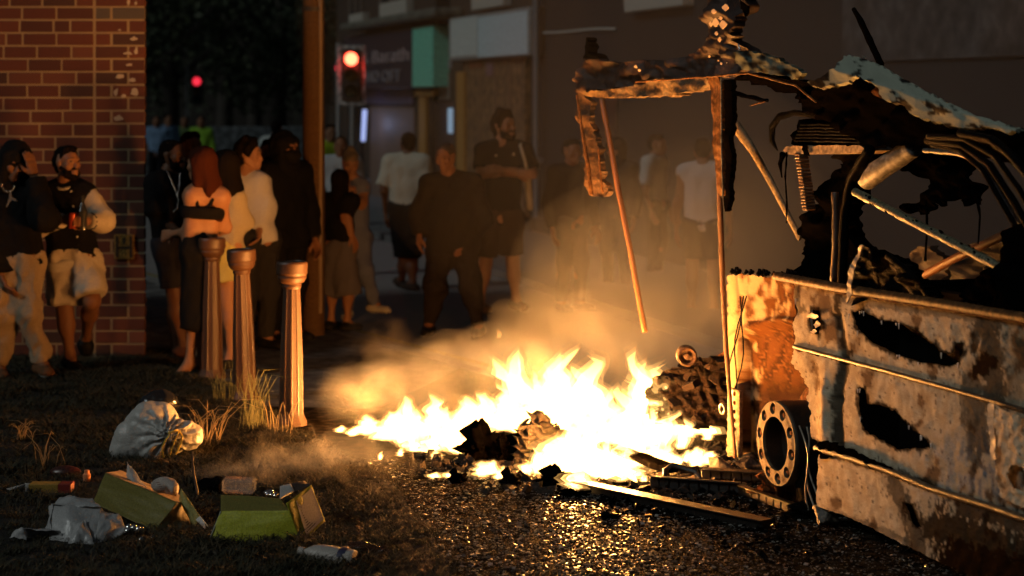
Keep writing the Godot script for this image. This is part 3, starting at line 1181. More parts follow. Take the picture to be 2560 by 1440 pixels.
func rod(called: String, pts: Array, r: Array, m: Material, n := 8, squash := 1.0, parent: Node3D = bus, rough := 0.0) -> MeshInstance3D:
	var w := []
	for q in pts:
		w.append(bp(q.x, q.y, q.z))
	# more rings, so that the rod can be crooked and scabbed
	var fine := []
	var rad := []
	for k in w.size() - 1:
		var steps := maxi(2, int((w[k + 1] - w[k]).length() / 0.03)) if rough > 0.0 else 3
		for j in steps:
			var t := float(j) / steps
			fine.append(w[k].lerp(w[k + 1], t))
			rad.append(lerpf(r[mini(k, r.size() - 1)], r[mini(k + 1, r.size() - 1)], t))
	fine.append(w[-1])
	rad.append(r[-1])
	if rough > 0.0:
		for k in fine.size():
			rad[k] *= 1.0 + rough * nz.get_noise_2d(k * 23.0, w[0].x * 300.0)
			fine[k] += Vector3(nz.get_noise_2d(k * 12.0, 9.0), nz.get_noise_2d(k * 12.0, 60.0), 0) * rough * 0.01
	var s := Sh.new()
	s.tube(fine, rad, n, true, squash)
	return part(called, s, m, parent)


func build_bus():
	var rng := RandomNumberGenerator.new()
	rng.seed = 31
	bus = thing("burnt_bus", "gutted burnt out bus with holed pale side panels and bare wheel beside the fire", "bus", Vector3(1.346, 0, -10.2))
	bus.basis = Basis(Vector3(0.336, 0, 0.9419), Vector3.UP, Vector3(-0.9419, 0, 0.336))
	var char_ := mat("char", lin(0.0045, 0.0038, 0.0035), 0.55, "grain", 9.0, "grit", 1.4)
	var tar := mat("wet char", lin(0.007, 0.0065, 0.0065), 0.28, "grain", 9.0, "grit", 1.2)
	var void_ := mat("inside black", lin(0.01, 0.009, 0.008), 1.0, "grain", 4.0)
	for m in [char_, tar, void_]:
		m.metallic_specular = 0.0 if m == void_ else 0.0 if m == char_ else 0.08
	var rust := mat("rust", lin(0.17, 0.062, 0.02), 0.75, "blotch", 5.0, "bumps", 1.0)
	rust.metallic_specular = 0.1
	var brown := mat("scorched frame", lin(0.26, 0.12, 0.045), 0.55, "blotch", 4.0, "bumps", 0.8)
	brown.metallic_specular = 0.2
	var bare := mat("bare rail", lin(0.4, 0.38, 0.28), 0.5, "blotch", 5.0, "bumps", 0.8)
	var painted := mat("burnt paint", Color.WHITE, 0.7, "fine", 7.0, "grit", 0.45)
	painted.metallic_specular = 0.03
	painted.vertex_color_use_as_albedo = true
	# ---- the side: three rows of panels
	var hole_1 := V([2130, 782, 2152, 776, 2200, 800, 2240, 806, 2290, 822, 2330, 858, 2352, 880, 2380, 884, 2392, 858, 2406, 856, 2408, 880, 2396, 905, 2374, 916, 2300, 904, 2240, 885, 2180, 855, 2145, 825])
	var hole_2 := V([2028, 772, 2046, 776, 2052, 806, 2048, 838, 2030, 826, 2022, 800])
	var hole_3 := V([2148, 970, 2164, 972, 2170, 1012, 2205, 1014, 2240, 1028, 2268, 1062, 2300, 1086, 2322, 1106, 2326, 1118, 2240, 1122, 2192, 1092, 2160, 1076, 2150, 1040])
	var hole_4 := V([2262, 1258, 2280, 1262, 2290, 1290, 2302, 1318, 2290, 1320, 2272, 1290])
	var tone := func(q: Vector2, holes: Array) -> Color:
		var big := nz.get_noise_2d(q.x * 0.5 + 90.0, q.y * 0.32)
		var mid := nz.get_noise_2d(q.x * 2.6 + 400.0, q.y * 0.9)
		var small := nz.get_noise_2d(q.x * 8.0, q.y * 2.4 + 200.0)
		var c := Color(0.64, 0.52, 0.35).lerp(Color(0.82, 0.7, 0.5), clampf(0.5 + mid * 2.0, 0, 1))
		c = c.lerp(Color(0.4, 0.4, 0.42), clampf((q.x - 2230.0) / 200.0, 0, 1) * clampf((q.y - 1040.0) / 80.0, 0, 1) * clampf(1.0 - (q.y - 1230.0) / 80.0, 0, 1) * clampf(0.6 + mid * 2.0, 0, 1))
		c = c.lerp(Color(0.4, 0.29, 0.17), smoothstep(0.16, 0.42, big * 1.3 + small * 0.06) * 0.6)
		c = c.lerp(Color(0.2, 0.11, 0.05), smoothstep(0.38, 0.5, big * 1.2 + small * 0.1 + mid * 0.3) * 0.8)
		c = c.lerp(Color(0.26, 0.17, 0.1), smoothstep(0.42, 0.5, small + mid * 0.5) * 0.45)
		var soot := 0.55 * smoothstep(2380.0, 2640.0, q.x + mid * 220.0)
		for b in [[2098, 715, 2092, 790, 9, 0.9], [2092, 790, 2110, 870, 7, 0.8], [2118, 880, 2098, 960, 13, 0.85], [2098, 960, 2094, 1060, 11, 0.85], [2094, 1060, 2102, 1115, 12, 0.9],
			[2470, 800, 2490, 1000, 34, 0.85], [2430, 960, 2450, 1110, 30, 0.75], [2410, 970, 2440, 1160, 16, 0.6], [2450, 800, 2436, 870, 12, 0.8], [2445, 925, 2475, 905, 22, 1.0], [1965, 700, 1992, 770, 20, 0.7],
			[2230, 1195, 2290, 1330, 22, 0.75], [2290, 1330, 2300, 1400, 26, 0.8], [2360, 1320, 2560, 1400, 60, 0.95], [2410, 1275, 2560, 1310, 26, 0.9], [2560, 1440, 2400, 1400, 60, 1.0], [2080, 1130, 2330, 1215, 12, 0.8], [2038, 1108, 2110, 1128, 10, 0.9],
			[2100, 1290, 2250, 1345, 10, 0.6], [2560, 860, 2530, 1000, 26, 0.5], [2090, 745, 2560, 815, 9, 0.6]]:
			var d := seg_dist(q, Vector2(b[0], b[1]), Vector2(b[2], b[3]))
			var w: float = b[4] * (1.0 + 0.9 * mid + 0.5 * small)
			soot = maxf(soot, b[5] * smoothstep(1.35, 0.75, d / maxf(w, 1.0)))
		for h in holes:
			var d := ring_dist(q, h)
			soot = maxf(soot, 0.95 * clampf(1.6 - d / maxf(5.0 + 12.0 * mid + 4.0 * small, 2.0), 0, 1))
		if small > 0.4 and mid > 0.1:
			soot = maxf(soot, 0.6)
		return c.lerp(Color(0.022, 0.011, 0.006), soot)
	var relief := func(q: Vector2) -> float:
		var r := 0.0022 * nz.get_noise_2d(q.x * 5.0, q.y * 5.0)
		r += 0.006 * nz.get_noise_2d(q.x * 1.1, q.y * 0.8)
		var blister := clampf((q.x - 2200.0) / 150.0, 0, 1) * clampf(1.0 - absf(q.y - 1150.0) / 90.0, 0, 1) + clampf((q.x - 2240.0) / 60.0, 0, 1) * clampf(1.0 - absf(q.y - 850.0) / 60.0, 0, 1)
		r += blister * 0.009 * maxf(0.0, nz.get_noise_2d(q.x * 9.0, q.y * 3.4) + 0.1)
		for h in [[2096, 790, 2112, 900, 14], [2112, 900, 2096, 1000, 14], [2096, 1000, 2100, 1110, 14]]:
			r -= 0.018 * clampf(1.0 - seg_dist(q, Vector2(h[0], h[1]), Vector2(h[2], h[3])) / h[4], 0, 1)
		r += 0.03 * clampf(1.0 - absf(q.x - 2068.0) / 26.0, 0, 1) * clampf((q.y - 880.0) / 100.0, 0, 1) * clampf(1.0 - (q.y - 1090.0) / 60.0, 0, 1)
		return r
	var upper := V([1986, 704, 2040, 712, 2110, 726, 2240, 748, 2400, 776, 2700, 826, 2700, 1062, 2560, 1020, 2400, 975, 2240, 932, 2120, 900, 1984, 866, 1990, 840, 1982, 815, 1994, 780, 1984, 745])
	var lower := V([1984, 874, 2120, 908, 2240, 940, 2400, 984, 2560, 1030, 2700, 1072, 2700, 1340, 2560, 1290, 2480, 1262, 2330, 1218, 2210, 1166, 2120, 1126, 2044, 1104, 2030, 1092, 2022, 1060, 2028, 1030, 2016, 1000, 2020, 970, 2008, 945, 1992, 925, 1976, 905, 1982, 888])
	var skirt := V([2046, 1134, 2095, 1142, 2205, 1178, 2330, 1230, 2480, 1275, 2700, 1350, 2700, 1560, 2440, 1448, 2330, 1396, 2250, 1356, 2130, 1296, 2060, 1272, 2040, 1266])
	var rows := [["upper_side_panel", upper, [hole_1, hole_2], 0.0, 2.5], ["middle_side_panel", lower, [hole_3], 0.004, 4.0], ["skirt_panel", skirt, [hole_4], 0.012, 2.0]]
	for r in rows:
		var holes: Array = r[2]
		var o0: float = r[3]
		var place := func(q: Vector2) -> Vector3: return bp(q.x, q.y, o0) + Vector3(0, 0, relief.call(q))
		part(r[0], sheet(r[1], holes, 4.0, r[4], place, Vector3(0, 0, 0.004), func(q: Vector2) -> Color: return tone.call(q, holes)), painted, bus)
	# the curled lip and the flap at the right, with its round hole
	var flap := V([2492, 1012, 2530, 1030, 2600, 1052, 2640, 1290, 2560, 1262, 2510, 1245, 2488, 1180, 2500, 1120, 2486, 1060])
	var flap_hole := V([2540, 1160, 2570, 1168, 2590, 1200, 2570, 1226, 2544, 1218, 2530, 1190])
	part("torn_flap", sheet(flap, [flap_hole], 4.0, 3.0, func(q: Vector2) -> Vector3: return bp(q.x, q.y, 0.03) + Vector3(0, 0, 0.03 * sin((q.x - 2480.0) / 60.0) + 0.01 * nz.get_noise_2d(q.x * 2.0, q.y * 2.0)), Vector3(0, 0, 0.004), func(q: Vector2) -> Color: return tone.call(q + Vector2(-330, -190), [flap_hole, flap])), painted, bus)
	ragged("bright_lip", V([2470, 1006, 2486, 1010, 2484, 1080, 2490, 1150, 2478, 1150, 2472, 1080]), 0.035, Vector2(), 0.006, 0.004, mat("bare metal lip", lin(0.6, 0.5, 0.38), 0.4, "fine", 5.0), 2.0, 4.0)
	# peeled bits in the little hole, and drips of paint on the torn edges
	for q in [[2034, 790, 12, 9], [2040, 812, 10, 10], [2036, 828, 10, 6]]:
		ragged("paint_curl", V([q[0] - q[2], q[1], q[0], q[1] - q[3], q[0] + q[2], q[1], q[0], q[1] + q[3]]), 0.012, Vector2(0.2, 0.1), 0.02, 0.003, mat("pale curl", lin(0.6, 0.52, 0.4), 0.6, "fine", 6.0), 2.0, 3.0)
	for n in 26:
		var h: Array = [hole_1, hole_3, hole_1, upper][n % 4]
		var q: Vector2 = h[rng.randi() % h.size()] + Vector2(rng.randf_range(-8, 8), 2)
		if q.x > 2480:
			continue
		rod("paint_drip", [Vector3(q.x, q.y, 0.006), Vector3(q.x + rng.randf_range(-1, 1), q.y + rng.randf_range(5, 16), 0.008)], [0.004, 0.0015], painted, 5)
	# dark space behind the panels, floor, far side
	var dark := Sh.new()
	dark.box(Transform3D(Basis(), Vector3(1.6, 0.17, -1.3)), Vector3(4.2, 0.1, 2.3), 0.01)
	part("floor", dark, void_, bus)
	dark = Sh.new()
	dark.box(Transform3D(Basis(), Vector3(1.6, 0.6, -2.45)), Vector3(4.2, 0.95, 0.04), 0.01)
	part("far_side_panel", dark, void_, bus)
	dark = Sh.new()
	dark.box(Transform3D(Basis(), Vector3(1.9, 0.62, -0.9)), Vector3(4.4, 0.95, 0.03), 0.01)
	part("inner_lining", dark, void_, bus)
	dark = Sh.new()
	dark.box(Transform3D(Basis(), Vector3(-0.3, 0.6, -1.4)), Vector3(0.04, 1.0, 2.05), 0.01)
	part("bulkhead", dark, void_, bus)
	ragged("inner_strut", V([2240, 800, 2262, 800, 2400, 880, 2395, 905]), -0.12, Vector2(), 0.01, 0.03, rust, 2.0)
	# ---- rails along the side
	var rail := rod("waist_rail", [Vector3(1940, 690, 0.01), Vector3(2110, 722, 0.015), Vector3(2330, 756, 0.015), Vector3(2700, 818, 0.012)], [0.022, 0.024, 0.022, 0.022], brown, 8, 1.0, bus, 0.1)
	rod("waist_rail_edge", [Vector3(1985, 706, 0.02), Vector3(2110, 734, 0.022), Vector3(2330, 768, 0.02), Vector3(2700, 830, 0.02)], [0.006], rust, 6, 1.0, rail, 0.4)
	for n in 46:
		var x := 1830.0 + 740.0 * n / 46.0 + rng.randf_range(-8, 8)
		var y := (682.0 + (x - 1830.0) * 0.06) if x < 1990 else 700.0 + (x - 1990.0) * 0.17
		var s := Sh.new()
		var r := rng.randf_range(0.012, 0.034)
		s.lump(bp(x, y - 4.0, 0.0 - rng.randf() * 0.05), Vector3(r * 1.5, r * 0.8, r), nz, 0.8, 30.0, 6)
		part("charred_crust", s, tar, rail)
	rod("side_moulding", [Vector3(1984, 866, 0.012), Vector3(2120, 902, 0.016), Vector3(2240, 934, 0.016), Vector3(2400, 979, 0.014), Vector3(2700, 1066, 0.014)], [0.011], mat("moulding", lin(0.12, 0.075, 0.045), 0.4, "blotch", 5.0), 6, 0.6, bus, 0.08)
	rod("skirt_rail", [Vector3(2040, 1120, 0.02), Vector3(2095, 1136, 0.024), Vector3(2210, 1172, 0.024), Vector3(2330, 1222, 0.022), Vector3(2480, 1268, 0.02), Vector3(2700, 1345, 0.02)], [0.016], mat("skirt rail", lin(0.2, 0.14, 0.08), 0.4, "blotch", 5.0, "bumps", 1.0), 8, 1.0, bus, 0.2)
	var crust := V([2036, 1112, 2060, 1100, 2110, 1114, 2160, 1136, 2230, 1176, 2260, 1200, 2200, 1180, 2130, 1152, 2090, 1136, 2070, 1146, 2044, 1140])
	ragged("charred_strip", crust, 0.035, Vector2(), 0.02, 0.01, char_, 8.0, 5.0)
	# ---- wheel
	var hub := Node3D.new()
	hub.name = "wheel"
	hub.position = bp(1939, 1109, 0.0)
	bus.add_child(hub)
	var ring := []
	var eye := []
	for n in 40:
		var a := TAU * n / 40.0
		ring.append(Vector2(cos(a), sin(a)) * 0.214)
		eye.append(Vector2(cos(a), sin(a)) * 0.137)
	var bores := [eye]
	for n in 10:
		var b := []
		var c := Vector2.from_angle(TAU * n / 10.0 + 0.16) * 0.1765
		for k in 14:
			b.append(c + Vector2.from_angle(TAU * k / 14.0) * 0.029)
		bores.append(b)
	var alloy := mat("scorched rim", Color.WHITE, 0.65, "fine", 8.0)
	alloy.vertex_color_use_as_albedo = true
	alloy.metallic_specular = 0.1
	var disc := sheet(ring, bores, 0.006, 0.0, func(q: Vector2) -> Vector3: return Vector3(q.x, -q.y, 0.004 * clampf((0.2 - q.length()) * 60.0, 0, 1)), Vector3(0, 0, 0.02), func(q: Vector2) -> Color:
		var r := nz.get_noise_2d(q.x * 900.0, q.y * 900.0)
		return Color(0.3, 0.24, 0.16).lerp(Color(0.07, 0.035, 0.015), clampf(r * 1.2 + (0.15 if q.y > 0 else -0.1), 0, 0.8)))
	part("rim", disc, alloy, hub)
	for n in 10:
		var c := Vector2.from_angle(TAU * n / 10.0 + 0.16) * 0.1765
		var s := Sh.new()
		s.lathe([Vector2(0.015, -0.03), Vector2(0.015, -0.008), Vector2(0.011, -0.003), Vector2(0, -0.002)], 6, Transform3D(Basis(Vector3.RIGHT, PI / 2), Vector3(c.x, -c.y, 0)), true)
		part("wheel_nut", s, rust, hub)
	var dish := Transform3D(Basis(Vector3.RIGHT, PI / 2), Vector3())
	var s2 := Sh.new()
	s2.lathe([Vector2(0.16, -0.24), Vector2(0.21, -0.2), Vector2(0.217, -0.02), Vector2(0.214, -0.012)], 40, dish)
	part("barrel", s2, mat("sooty drum", lin(0.05, 0.028, 0.016), 0.5, "blotch", 6.0, "bumps", 0.8), hub)
	s2 = Sh.new()
	s2.lathe([Vector2(0.137, -0.012), Vector2(0.13, -0.1), Vector2(0.11, -0.16), Vector2(0.06, -0.17), Vector2(0.055, -0.1), Vector2(0.035, -0.09), Vector2(0, -0.09)], 32, dish)
	part("hub_cup", s2, mat("hub soot", lin(0.03, 0.02, 0.014), 0.35, "blotch", 8.0, "bumps", 0.8), hub)
	s2 = Sh.new()
	s2.lathe([Vector2(0.2, -0.3), Vector2(0.27, -0.3), Vector2(0.292, -0.285), Vector2(0.295, -0.26), Vector2(0.28, -0.245), Vector2(0.2, -0.24)], 40, dish)
	part("inner_rim", s2, rust, hub)
	s2 = Sh.new()
	s2.lump(Vector3(0.16, -0.2, -0.16), Vector3(0.12, 0.26, 0.12), nz, 0.5, 2.0, 10)
	part("tyre_remains", s2, tar, hub)
	for n in 3:
		var pts := []
		for k in 10:
			pts.append(Vector3(0.2 + 0.05 * sin(k * 0.6 + n) + 0.015 * k, 0.12 - k * 0.045, -0.03 - 0.02 * n))
		s2 = Sh.new()
		s2.tube(pts, [0.005], 6)
		part("tyre_wire", s2, mat("bare wire", lin(0.2, 0.17, 0.13), 0.3, ""), hub)
	# ---- the wheel house and front corner behind it
	var inner := V([1818, 690, 1850, 684, 1905, 690, 1988, 704, 1992, 860, 2000, 960, 2040, 1000, 2060, 1260, 1990, 1250, 1900, 1160, 1850, 1140, 1816, 1142, 1822, 1000, 1818, 860])
	part("wheel_house", sheet(inner, [], 5.0, 5.0, func(q: Vector2) -> Vector3:
		var r := (q - Vector2(1962, 1030)).length()
		var arch := clampf((222.0 - r) / 20.0, 0, 1) if q.x > 1846 else 0.0
		return bp(q.x, q.y, -0.3) + Vector3(0, 0, -0.06 * arch + 0.025 * clampf(1.0 - absf(r - 230.0) / 9.0, 0, 1) + 0.004 * nz.get_noise_2d(q.x * 3.0, q.y * 3.0)), Vector3(0, 0, 0.01), func(q: Vector2) -> Color:
		var r := (q - Vector2(1962, 1030)).length()
		var m := nz.get_noise_2d(q.x * 1.6, q.y * 0.8)
		var f := nz.get_noise_2d(q.x * 5.0, q.y * 4.0)
		var pale := clampf((1866.0 - q.x) / 18.0 + m * 2.6, 0, 1) if q.y < 1150 else 0.0
		if q.y < 800 and q.x > 1860:
			pale = clampf(0.6 + m * 2.4 - (q.x - 1900.0) / 70.0, 0, 1)
		var c := Color(0.13, 0.055, 0.02).lerp(Color(0.05, 0.024, 0.012), clampf(0.5 + m * 2.0 + f * 0.3, 0, 1)).lerp(Color(0.18, 0.08, 0.03), smoothstep(0.15, 0.5, f + m * 0.5))
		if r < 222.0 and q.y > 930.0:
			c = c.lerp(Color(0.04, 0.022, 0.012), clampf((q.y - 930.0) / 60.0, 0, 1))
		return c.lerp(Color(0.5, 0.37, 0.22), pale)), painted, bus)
	var strip := part("riveted_strip", panel_px(bus, 1818, 968, 1846, 1142, -0.24, 0.03, 0.006), mat("pale strip", lin(0.52, 0.36, 0.19), 0.45, "blotch", 6.0), bus)
	for n in 7:
		s2 = Sh.new()
		s2.lump(bp(1836, 985 + n * 22, -0.238), Vector3(0.012, 0.012, 0.007), nz, 0.0, 1.0, 5)
		part("rivet", s2, rust, strip)
	rod("corner_post", [Vector3(1797, 190, -0.2), Vector3(1799, 480, -0.2), Vector3(1806, 690, -0.22), Vector3(1815, 860, -0.22), Vector3(1826, 1010, -0.22), Vector3(1838, 1145, -0.22)], [0.018, 0.017, 0.016, 0.015, 0.012], mat("post rust", lin(0.3, 0.14, 0.06), 0.6, "grain", 8.0, "bumps", 1.0), 8, 1.0, bus, 0.25)
	ragged("post_facing", V([1774, 192, 1800, 190, 1804, 300, 1803, 400, 1808, 490, 1796, 490, 1788, 420, 1782, 300]), -0.18, Vector2(), 0.012, 0.02, brown, 2.5, 5.0)
	ragged("post_back", V([1806, 200, 1832, 198, 1828, 330, 1824, 480, 1816, 540, 1808, 500]), -0.26, Vector2(), 0.012, 0.03, char_, 2.5, 5.0)
	rod("post_edge", [Vector3(1803, 190, -0.16), Vector3(1804, 380, -0.16), Vector3(1807, 495, -0.16)], [0.005], bare, 5, 1.0, bus, 0.5)
	for n in 3:
		var pts := []
		for k in 8:
			pts.append(Vector3(1850 - k * 4 + 9 * sin(k * 0.9 + n * 2.0) + n * 8, 740 + k * 36, -0.26))
		rod("burnt_wire", pts, [0.004], tar, 5)
	# ---- front header over the missing windscreen
	ragged("header_beam", V([1460, 232, 1520, 224, 1590, 214, 1640, 196, 1690, 200, 1778, 192, 1776, 208, 1760, 222, 1700, 236, 1640, 240, 1560, 244, 1466, 243]), -0.22, Vector2(-0.1, 0), 0.03, 0.07, mat("scorched header", lin(0.3, 0.18, 0.075), 0.55, "soot", 5.0, "bumps", 1.2), 4.0, 5.0)
	ragged("header_top", V([1440, 200, 1450, 150, 1500, 150, 1540, 160, 1600, 152, 1660, 155, 1720, 135, 1775, 108, 1830, 118, 1850, 160, 1838, 190, 1780, 194, 1690, 200, 1640, 196, 1590, 214, 1520, 224, 1444, 232]), -0.26, Vector2(-0.1, 0), 0.05, 0.05, mat("rust header", lin(0.1, 0.036, 0.014), 0.6, "soot", 4.0, "bumps", 1.4), 6.0, 6.0)
	ragged("char_lump", V([1452, 180, 1456, 130, 1466, 96, 1476, 92, 1484, 130, 1508, 150, 1502, 190, 1480, 200, 1460, 196]), -0.18, Vector2(), 0.06, 0.06, char_, 4.0, 6.0)
	rod("header_trim", [Vector3(1590, 205, -0.15), Vector3(1780, 191, -0.15), Vector3(1870, 183, -0.15), Vector3(1990, 214, -0.15), Vector3(2040, 255, -0.16)], [0.006], brown, 5, 1.0, bus, 0.4)
	for q in [[1590, 168], [1597, 176], [1772, 142], [1795, 152], [1802, 160], [1814, 158], [1776, 60], [1784, 30], [1800, 46], [1806, 62], [1790, 84], [1812, 20], [1798, 100], [1788, 58]]:
		var r := rng.randf_range(2.0, 5.0) if q[1] > 100 else rng.randf_range(5.0, 11.0)
		ragged("paint_speck", V([q[0] - r, q[1], q[0], q[1] - r * 1.4, q[0] + r, q[1] - 1, q[0] + 1, q[1] + r]), -0.12, Vector2(), 0.004, 0.004, mat("paint speck", lin(0.62, 0.46, 0.28), 0.7, ""), 2.0, 2.0)
	var leg := ragged("hanging_pillar", V([1440, 232, 1462, 232, 1478, 330, 1492, 372, 1500, 420, 1506, 488, 1490, 492, 1470, 486, 1462, 420, 1450, 330]), -0.2, Vector2(), 0.035, 0.04, mat("hanging scorched", lin(0.2, 0.095, 0.035), 0.6, "soot", 6.0, "bumps", 1.2), 3.0, 5.0)
	rod("pillar_edge", [Vector3(1442, 236, -0.14), Vector3(1456, 330, -0.14), Vector3(1468, 400, -0.14), Vector3(1478, 486, -0.14)], [0.008, 0.01, 0.014], brown, 6, 1.0, leg, 0.5)
	rod("pillar_edge", [Vector3(1496, 372, -0.14), Vector3(1502, 440, -0.14), Vector3(1507, 482, -0.14)], [0.007], brown, 6, 1.0, leg, 0.5)
	rod("leaning_rail", [Vector3(1504, 246, -0.3), Vector3(1520, 330, -0.3), Vector3(1545, 470, -0.3), Vector3(1575, 620, -0.3), Vector3(1612, 830, -0.3)], [0.02, 0.0185, 0.0185, 0.018, 0.018], mat("leaning rail", lin(0.27, 0.115, 0.04), 0.5, "fine", 6.0), 10, 1.0, bus, 0.08)
	# ---- the stump of the upper deck
	ragged("upper_pillar", V([1772, -60, 1860, -60, 1862, 10, 1848, 60, 1842, 110, 1858, 130, 1836, 150, 1760, 130, 1768, 90, 1766, 40]), -0.24, Vector2(), 0.06, 0.07, mat("rust pillar", lin(0.085, 0.034, 0.016), 0.6, "soot", 5.0, "bumps", 1.4), 6.0, 6.0)
	rod("pillar_wire", [Vector3(1846, 110, -0.14), Vector3(1850, 124, -0.14), Vector3(1842, 128, -0.14)], [0.004, 0.006, 0.004], mat("blue steel", lin(0.5, 0.6, 0.8), 0.2, "", 1.0, "", 1.0, 0.8), 6)
	ragged("pillar_flag", V([1850, 0, 1868, 18, 1864, 40, 1852, 30]), -0.2, Vector2(), 0.02, 0.01, char_, 3.0, 4.0)
	rod("sticking_bar", [Vector3(2134, 22, -0.9), Vector3(2150, 50, -0.9), Vector3(2202, 162, -0.9)], [0.012, 0.019, 0.02], char_, 7, 1.0, bus, 0.3)
	# ---- what is left of the roof
	var skin := mat("roof skin", Color.WHITE, 0.4, "grain", 5.0, "bumps", 0.25)
	skin.vertex_color_use_as_albedo = true
	skin.metallic_specular = 0.2
	var strip_2 := V([2006, 206, 2050, 196, 2086, 168, 2112, 140, 2150, 140, 2212, 170, 2330, 238, 2440, 290, 2548, 320, 2520, 332, 2470, 318, 2400, 320, 2330, 302, 2282, 288, 2262, 266, 2204, 246, 2192, 216, 2142, 186, 2104, 212, 2040, 216])
	part("roof_edge", sheet(strip_2, [], 5.0, 5.0, func(q: Vector2) -> Vector3:
		var up := clampf((180.0 + (q.x - 2110.0) * 0.34 - q.y) / 60.0, -1, 1)
		return bp(q.x, q.y, -0.1 - 0.14 * maxf(up, 0.0) + 0.012 * nz.get_noise_2d(q.x * 0.7, q.y * 0.7)), Vector3(0, 0.01, 0.02), func(q: Vector2) -> Color:
		var m := nz.get_noise_2d(q.x * 0.8, q.y * 1.3)
		var low := clampf((q.y - (175.0 + (q.x - 2110.0) * 0.38)) / 46.0, 0, 1)
		return Color(0.5, 0.55, 0.44).lerp(Color(0.02, 0.018, 0.015), clampf(smoothstep(0.22, 0.36, m + low * 0.3 + (0.25 if q.x < 2090 else -0.08)) + low * 0.3, 0, 1))), skin, bus)
	part("roof_scrap", sheet(V([1840, 128, 1896, 132, 1950, 150, 2006, 180, 1996, 198, 1920, 184, 1860, 174, 1836, 156]), [], 5.0, 5.0, func(q: Vector2) -> Vector3: return bp(q.x, q.y, -0.14 + 0.025 * nz.get_noise_2d(q.x * 0.9, q.y * 0.9)), Vector3(0, 0, 0.03), func(q: Vector2) -> Color:
		return Color(0.22, 0.25, 0.2).lerp(Color(0.02, 0.018, 0.015), clampf(0.35 + 2.2 * nz.get_noise_2d(q.x * 1.0, q.y * 1.6), 0, 1))), skin, bus)
	ragged("roof_lining", V([1834, 196, 1890, 182, 2000, 206, 2100, 196, 2150, 190, 2210, 238, 2300, 288, 2400, 318, 2520, 322, 2580, 350, 2590, 430, 2520, 400, 2450, 392, 2400, 388, 2330, 378, 2290, 372, 2240, 362, 2180, 366, 2150, 352, 2090, 318, 2030, 280, 1980, 240, 1910, 214]), -0.34, Vector2(0, -0.1), 0.05, 0.08, char_, 9.0, 7.0)
	ragged("roof_lining", V([2030, 280, 2200, 250, 2400, 320, 2600, 360, 2600, 420, 2400, 380, 2300, 372, 2200, 380, 2150, 400, 2110, 410, 2040, 330]), -0.9, Vector2(0, -0.2), 0.06, 0.1, char_, 9.0, 8.0)
	ragged("roof_rust_patch", V([2190, 215, 2225, 232, 2228, 250, 2200, 246, 2186, 230]), -0.22, Vector2(), 0.02, 0.02, rust, 5.0, 5.0)
	for q in [[[2320, 342], [2410, 346], [2488, 392], [2545, 470], [2600, 560], -0.1, 0.014], [[2316, 352], [2404, 362], [2474, 412], [2532, 500], [2590, 600], -0.14, 0.016], [[2330, 362], [2400, 376], [2456, 424], [2512, 520], [2570, 620], -0.2, 0.013], [[2400, 332], [2480, 350], [2530, 390], [2580, 450], [2620, 520], -0.06, 0.02]]:
		var pts := []
		for k in 5:
			pts.append(Vector3(q[k][0], q[k][1], q[5]))
		rod("window_frame", pts, [q[6]], tar, 8, 1.0, bus, 0.12)
	rod("bent_tube", [Vector3(2310, 376, -0.3), Vector3(2400, 384, -0.3), Vector3(2444, 404, -0.3), Vector3(2500, 480, -0.3), Vector3(2540, 540, -0.3), Vector3(2590, 590, -0.3)], [0.012, 0.014, 0.016, 0.02, 0.022, 0.022], mat("grey tube", lin(0.16, 0.16, 0.14), 0.45, "blotch", 6.0), 8, 1.0, bus, 0.3)
	# ---- things left hanging inside
	rod("hook", [Vector3(1944, 376, -0.42), Vector3(1930, 352, -0.42), Vector3(1930, 318, -0.42), Vector3(1948, 292, -0.42), Vector3(1985, 282, -0.42), Vector3(2040, 288, -0.42), Vector3(2100, 290, -0.42)], [0.004, 0.022, 0.026, 0.02, 0.016, 0.02, 0.02], tar, 8, 0.6, bus, 0.2)
	var tray := ragged("luggage_tray", V([1956, 376, 1966, 366, 2150, 362, 2164, 374, 2140, 384, 1968, 386]), -0.4, Vector2(0, 0), 0.004, 0.16, mat("pale tray", lin(0.62, 0.46, 0.28), 0.4, "blotch", 4.0), 2.0, 4.0)
	ragged("tray_soot", V([2004, 364, 2014, 362, 2022, 388, 2010, 388]), -0.385, Vector2(), 0.003, 0.006, char_, 3.0, 3.0, tray)
	ragged("tray_cover", V([1966, 364, 1998, 318, 2010, 298, 2180, 300, 2176, 362]), -0.44, Vector2(0, 0.1), 0.03, 0.1, char_, 4.0, 5.0)
	for n in 6:
		rod("louvre", [Vector3(1986 + n * 3, 352 - n * 8, -0.4), Vector3(2170, 356 - n * 9, -0.4)], [0.006], tar, 5, 0.5, bus, 0.3)
	var post := Sh.new()
	for n in 18:
		var a := bp(2004 + n * 1.1, 386 + n * 8.0, -0.42)
		post.box(Transform3D(Basis(Vector3.FORWARD, rng.randfn(0, 0.05)), a), Vector3(0.052 + rng.randfn(0, 0.003), 0.0145, 0.06), 0.004)
	part("cracked_post", post, mat("cracked wood", lin(0.17, 0.08, 0.035), 0.5, "grain", 9.0), bus)
	rod("hanging_chain", [Vector3(1968, 380, -0.4), Vector3(1963, 440, -0.4), Vector3(1967, 500, -0.4), Vector3(1966, 560, -0.4)], [0.006], char_, 5, 1.0, bus, 0.9)
	rod("hanging_rag", [Vector3(1958, 384, -0.38), Vector3(1950, 410, -0.38), Vector3(1955, 444, -0.38)], [0.016, 0.012, 0.003], char_, 6, 1.0, bus, 0.6)
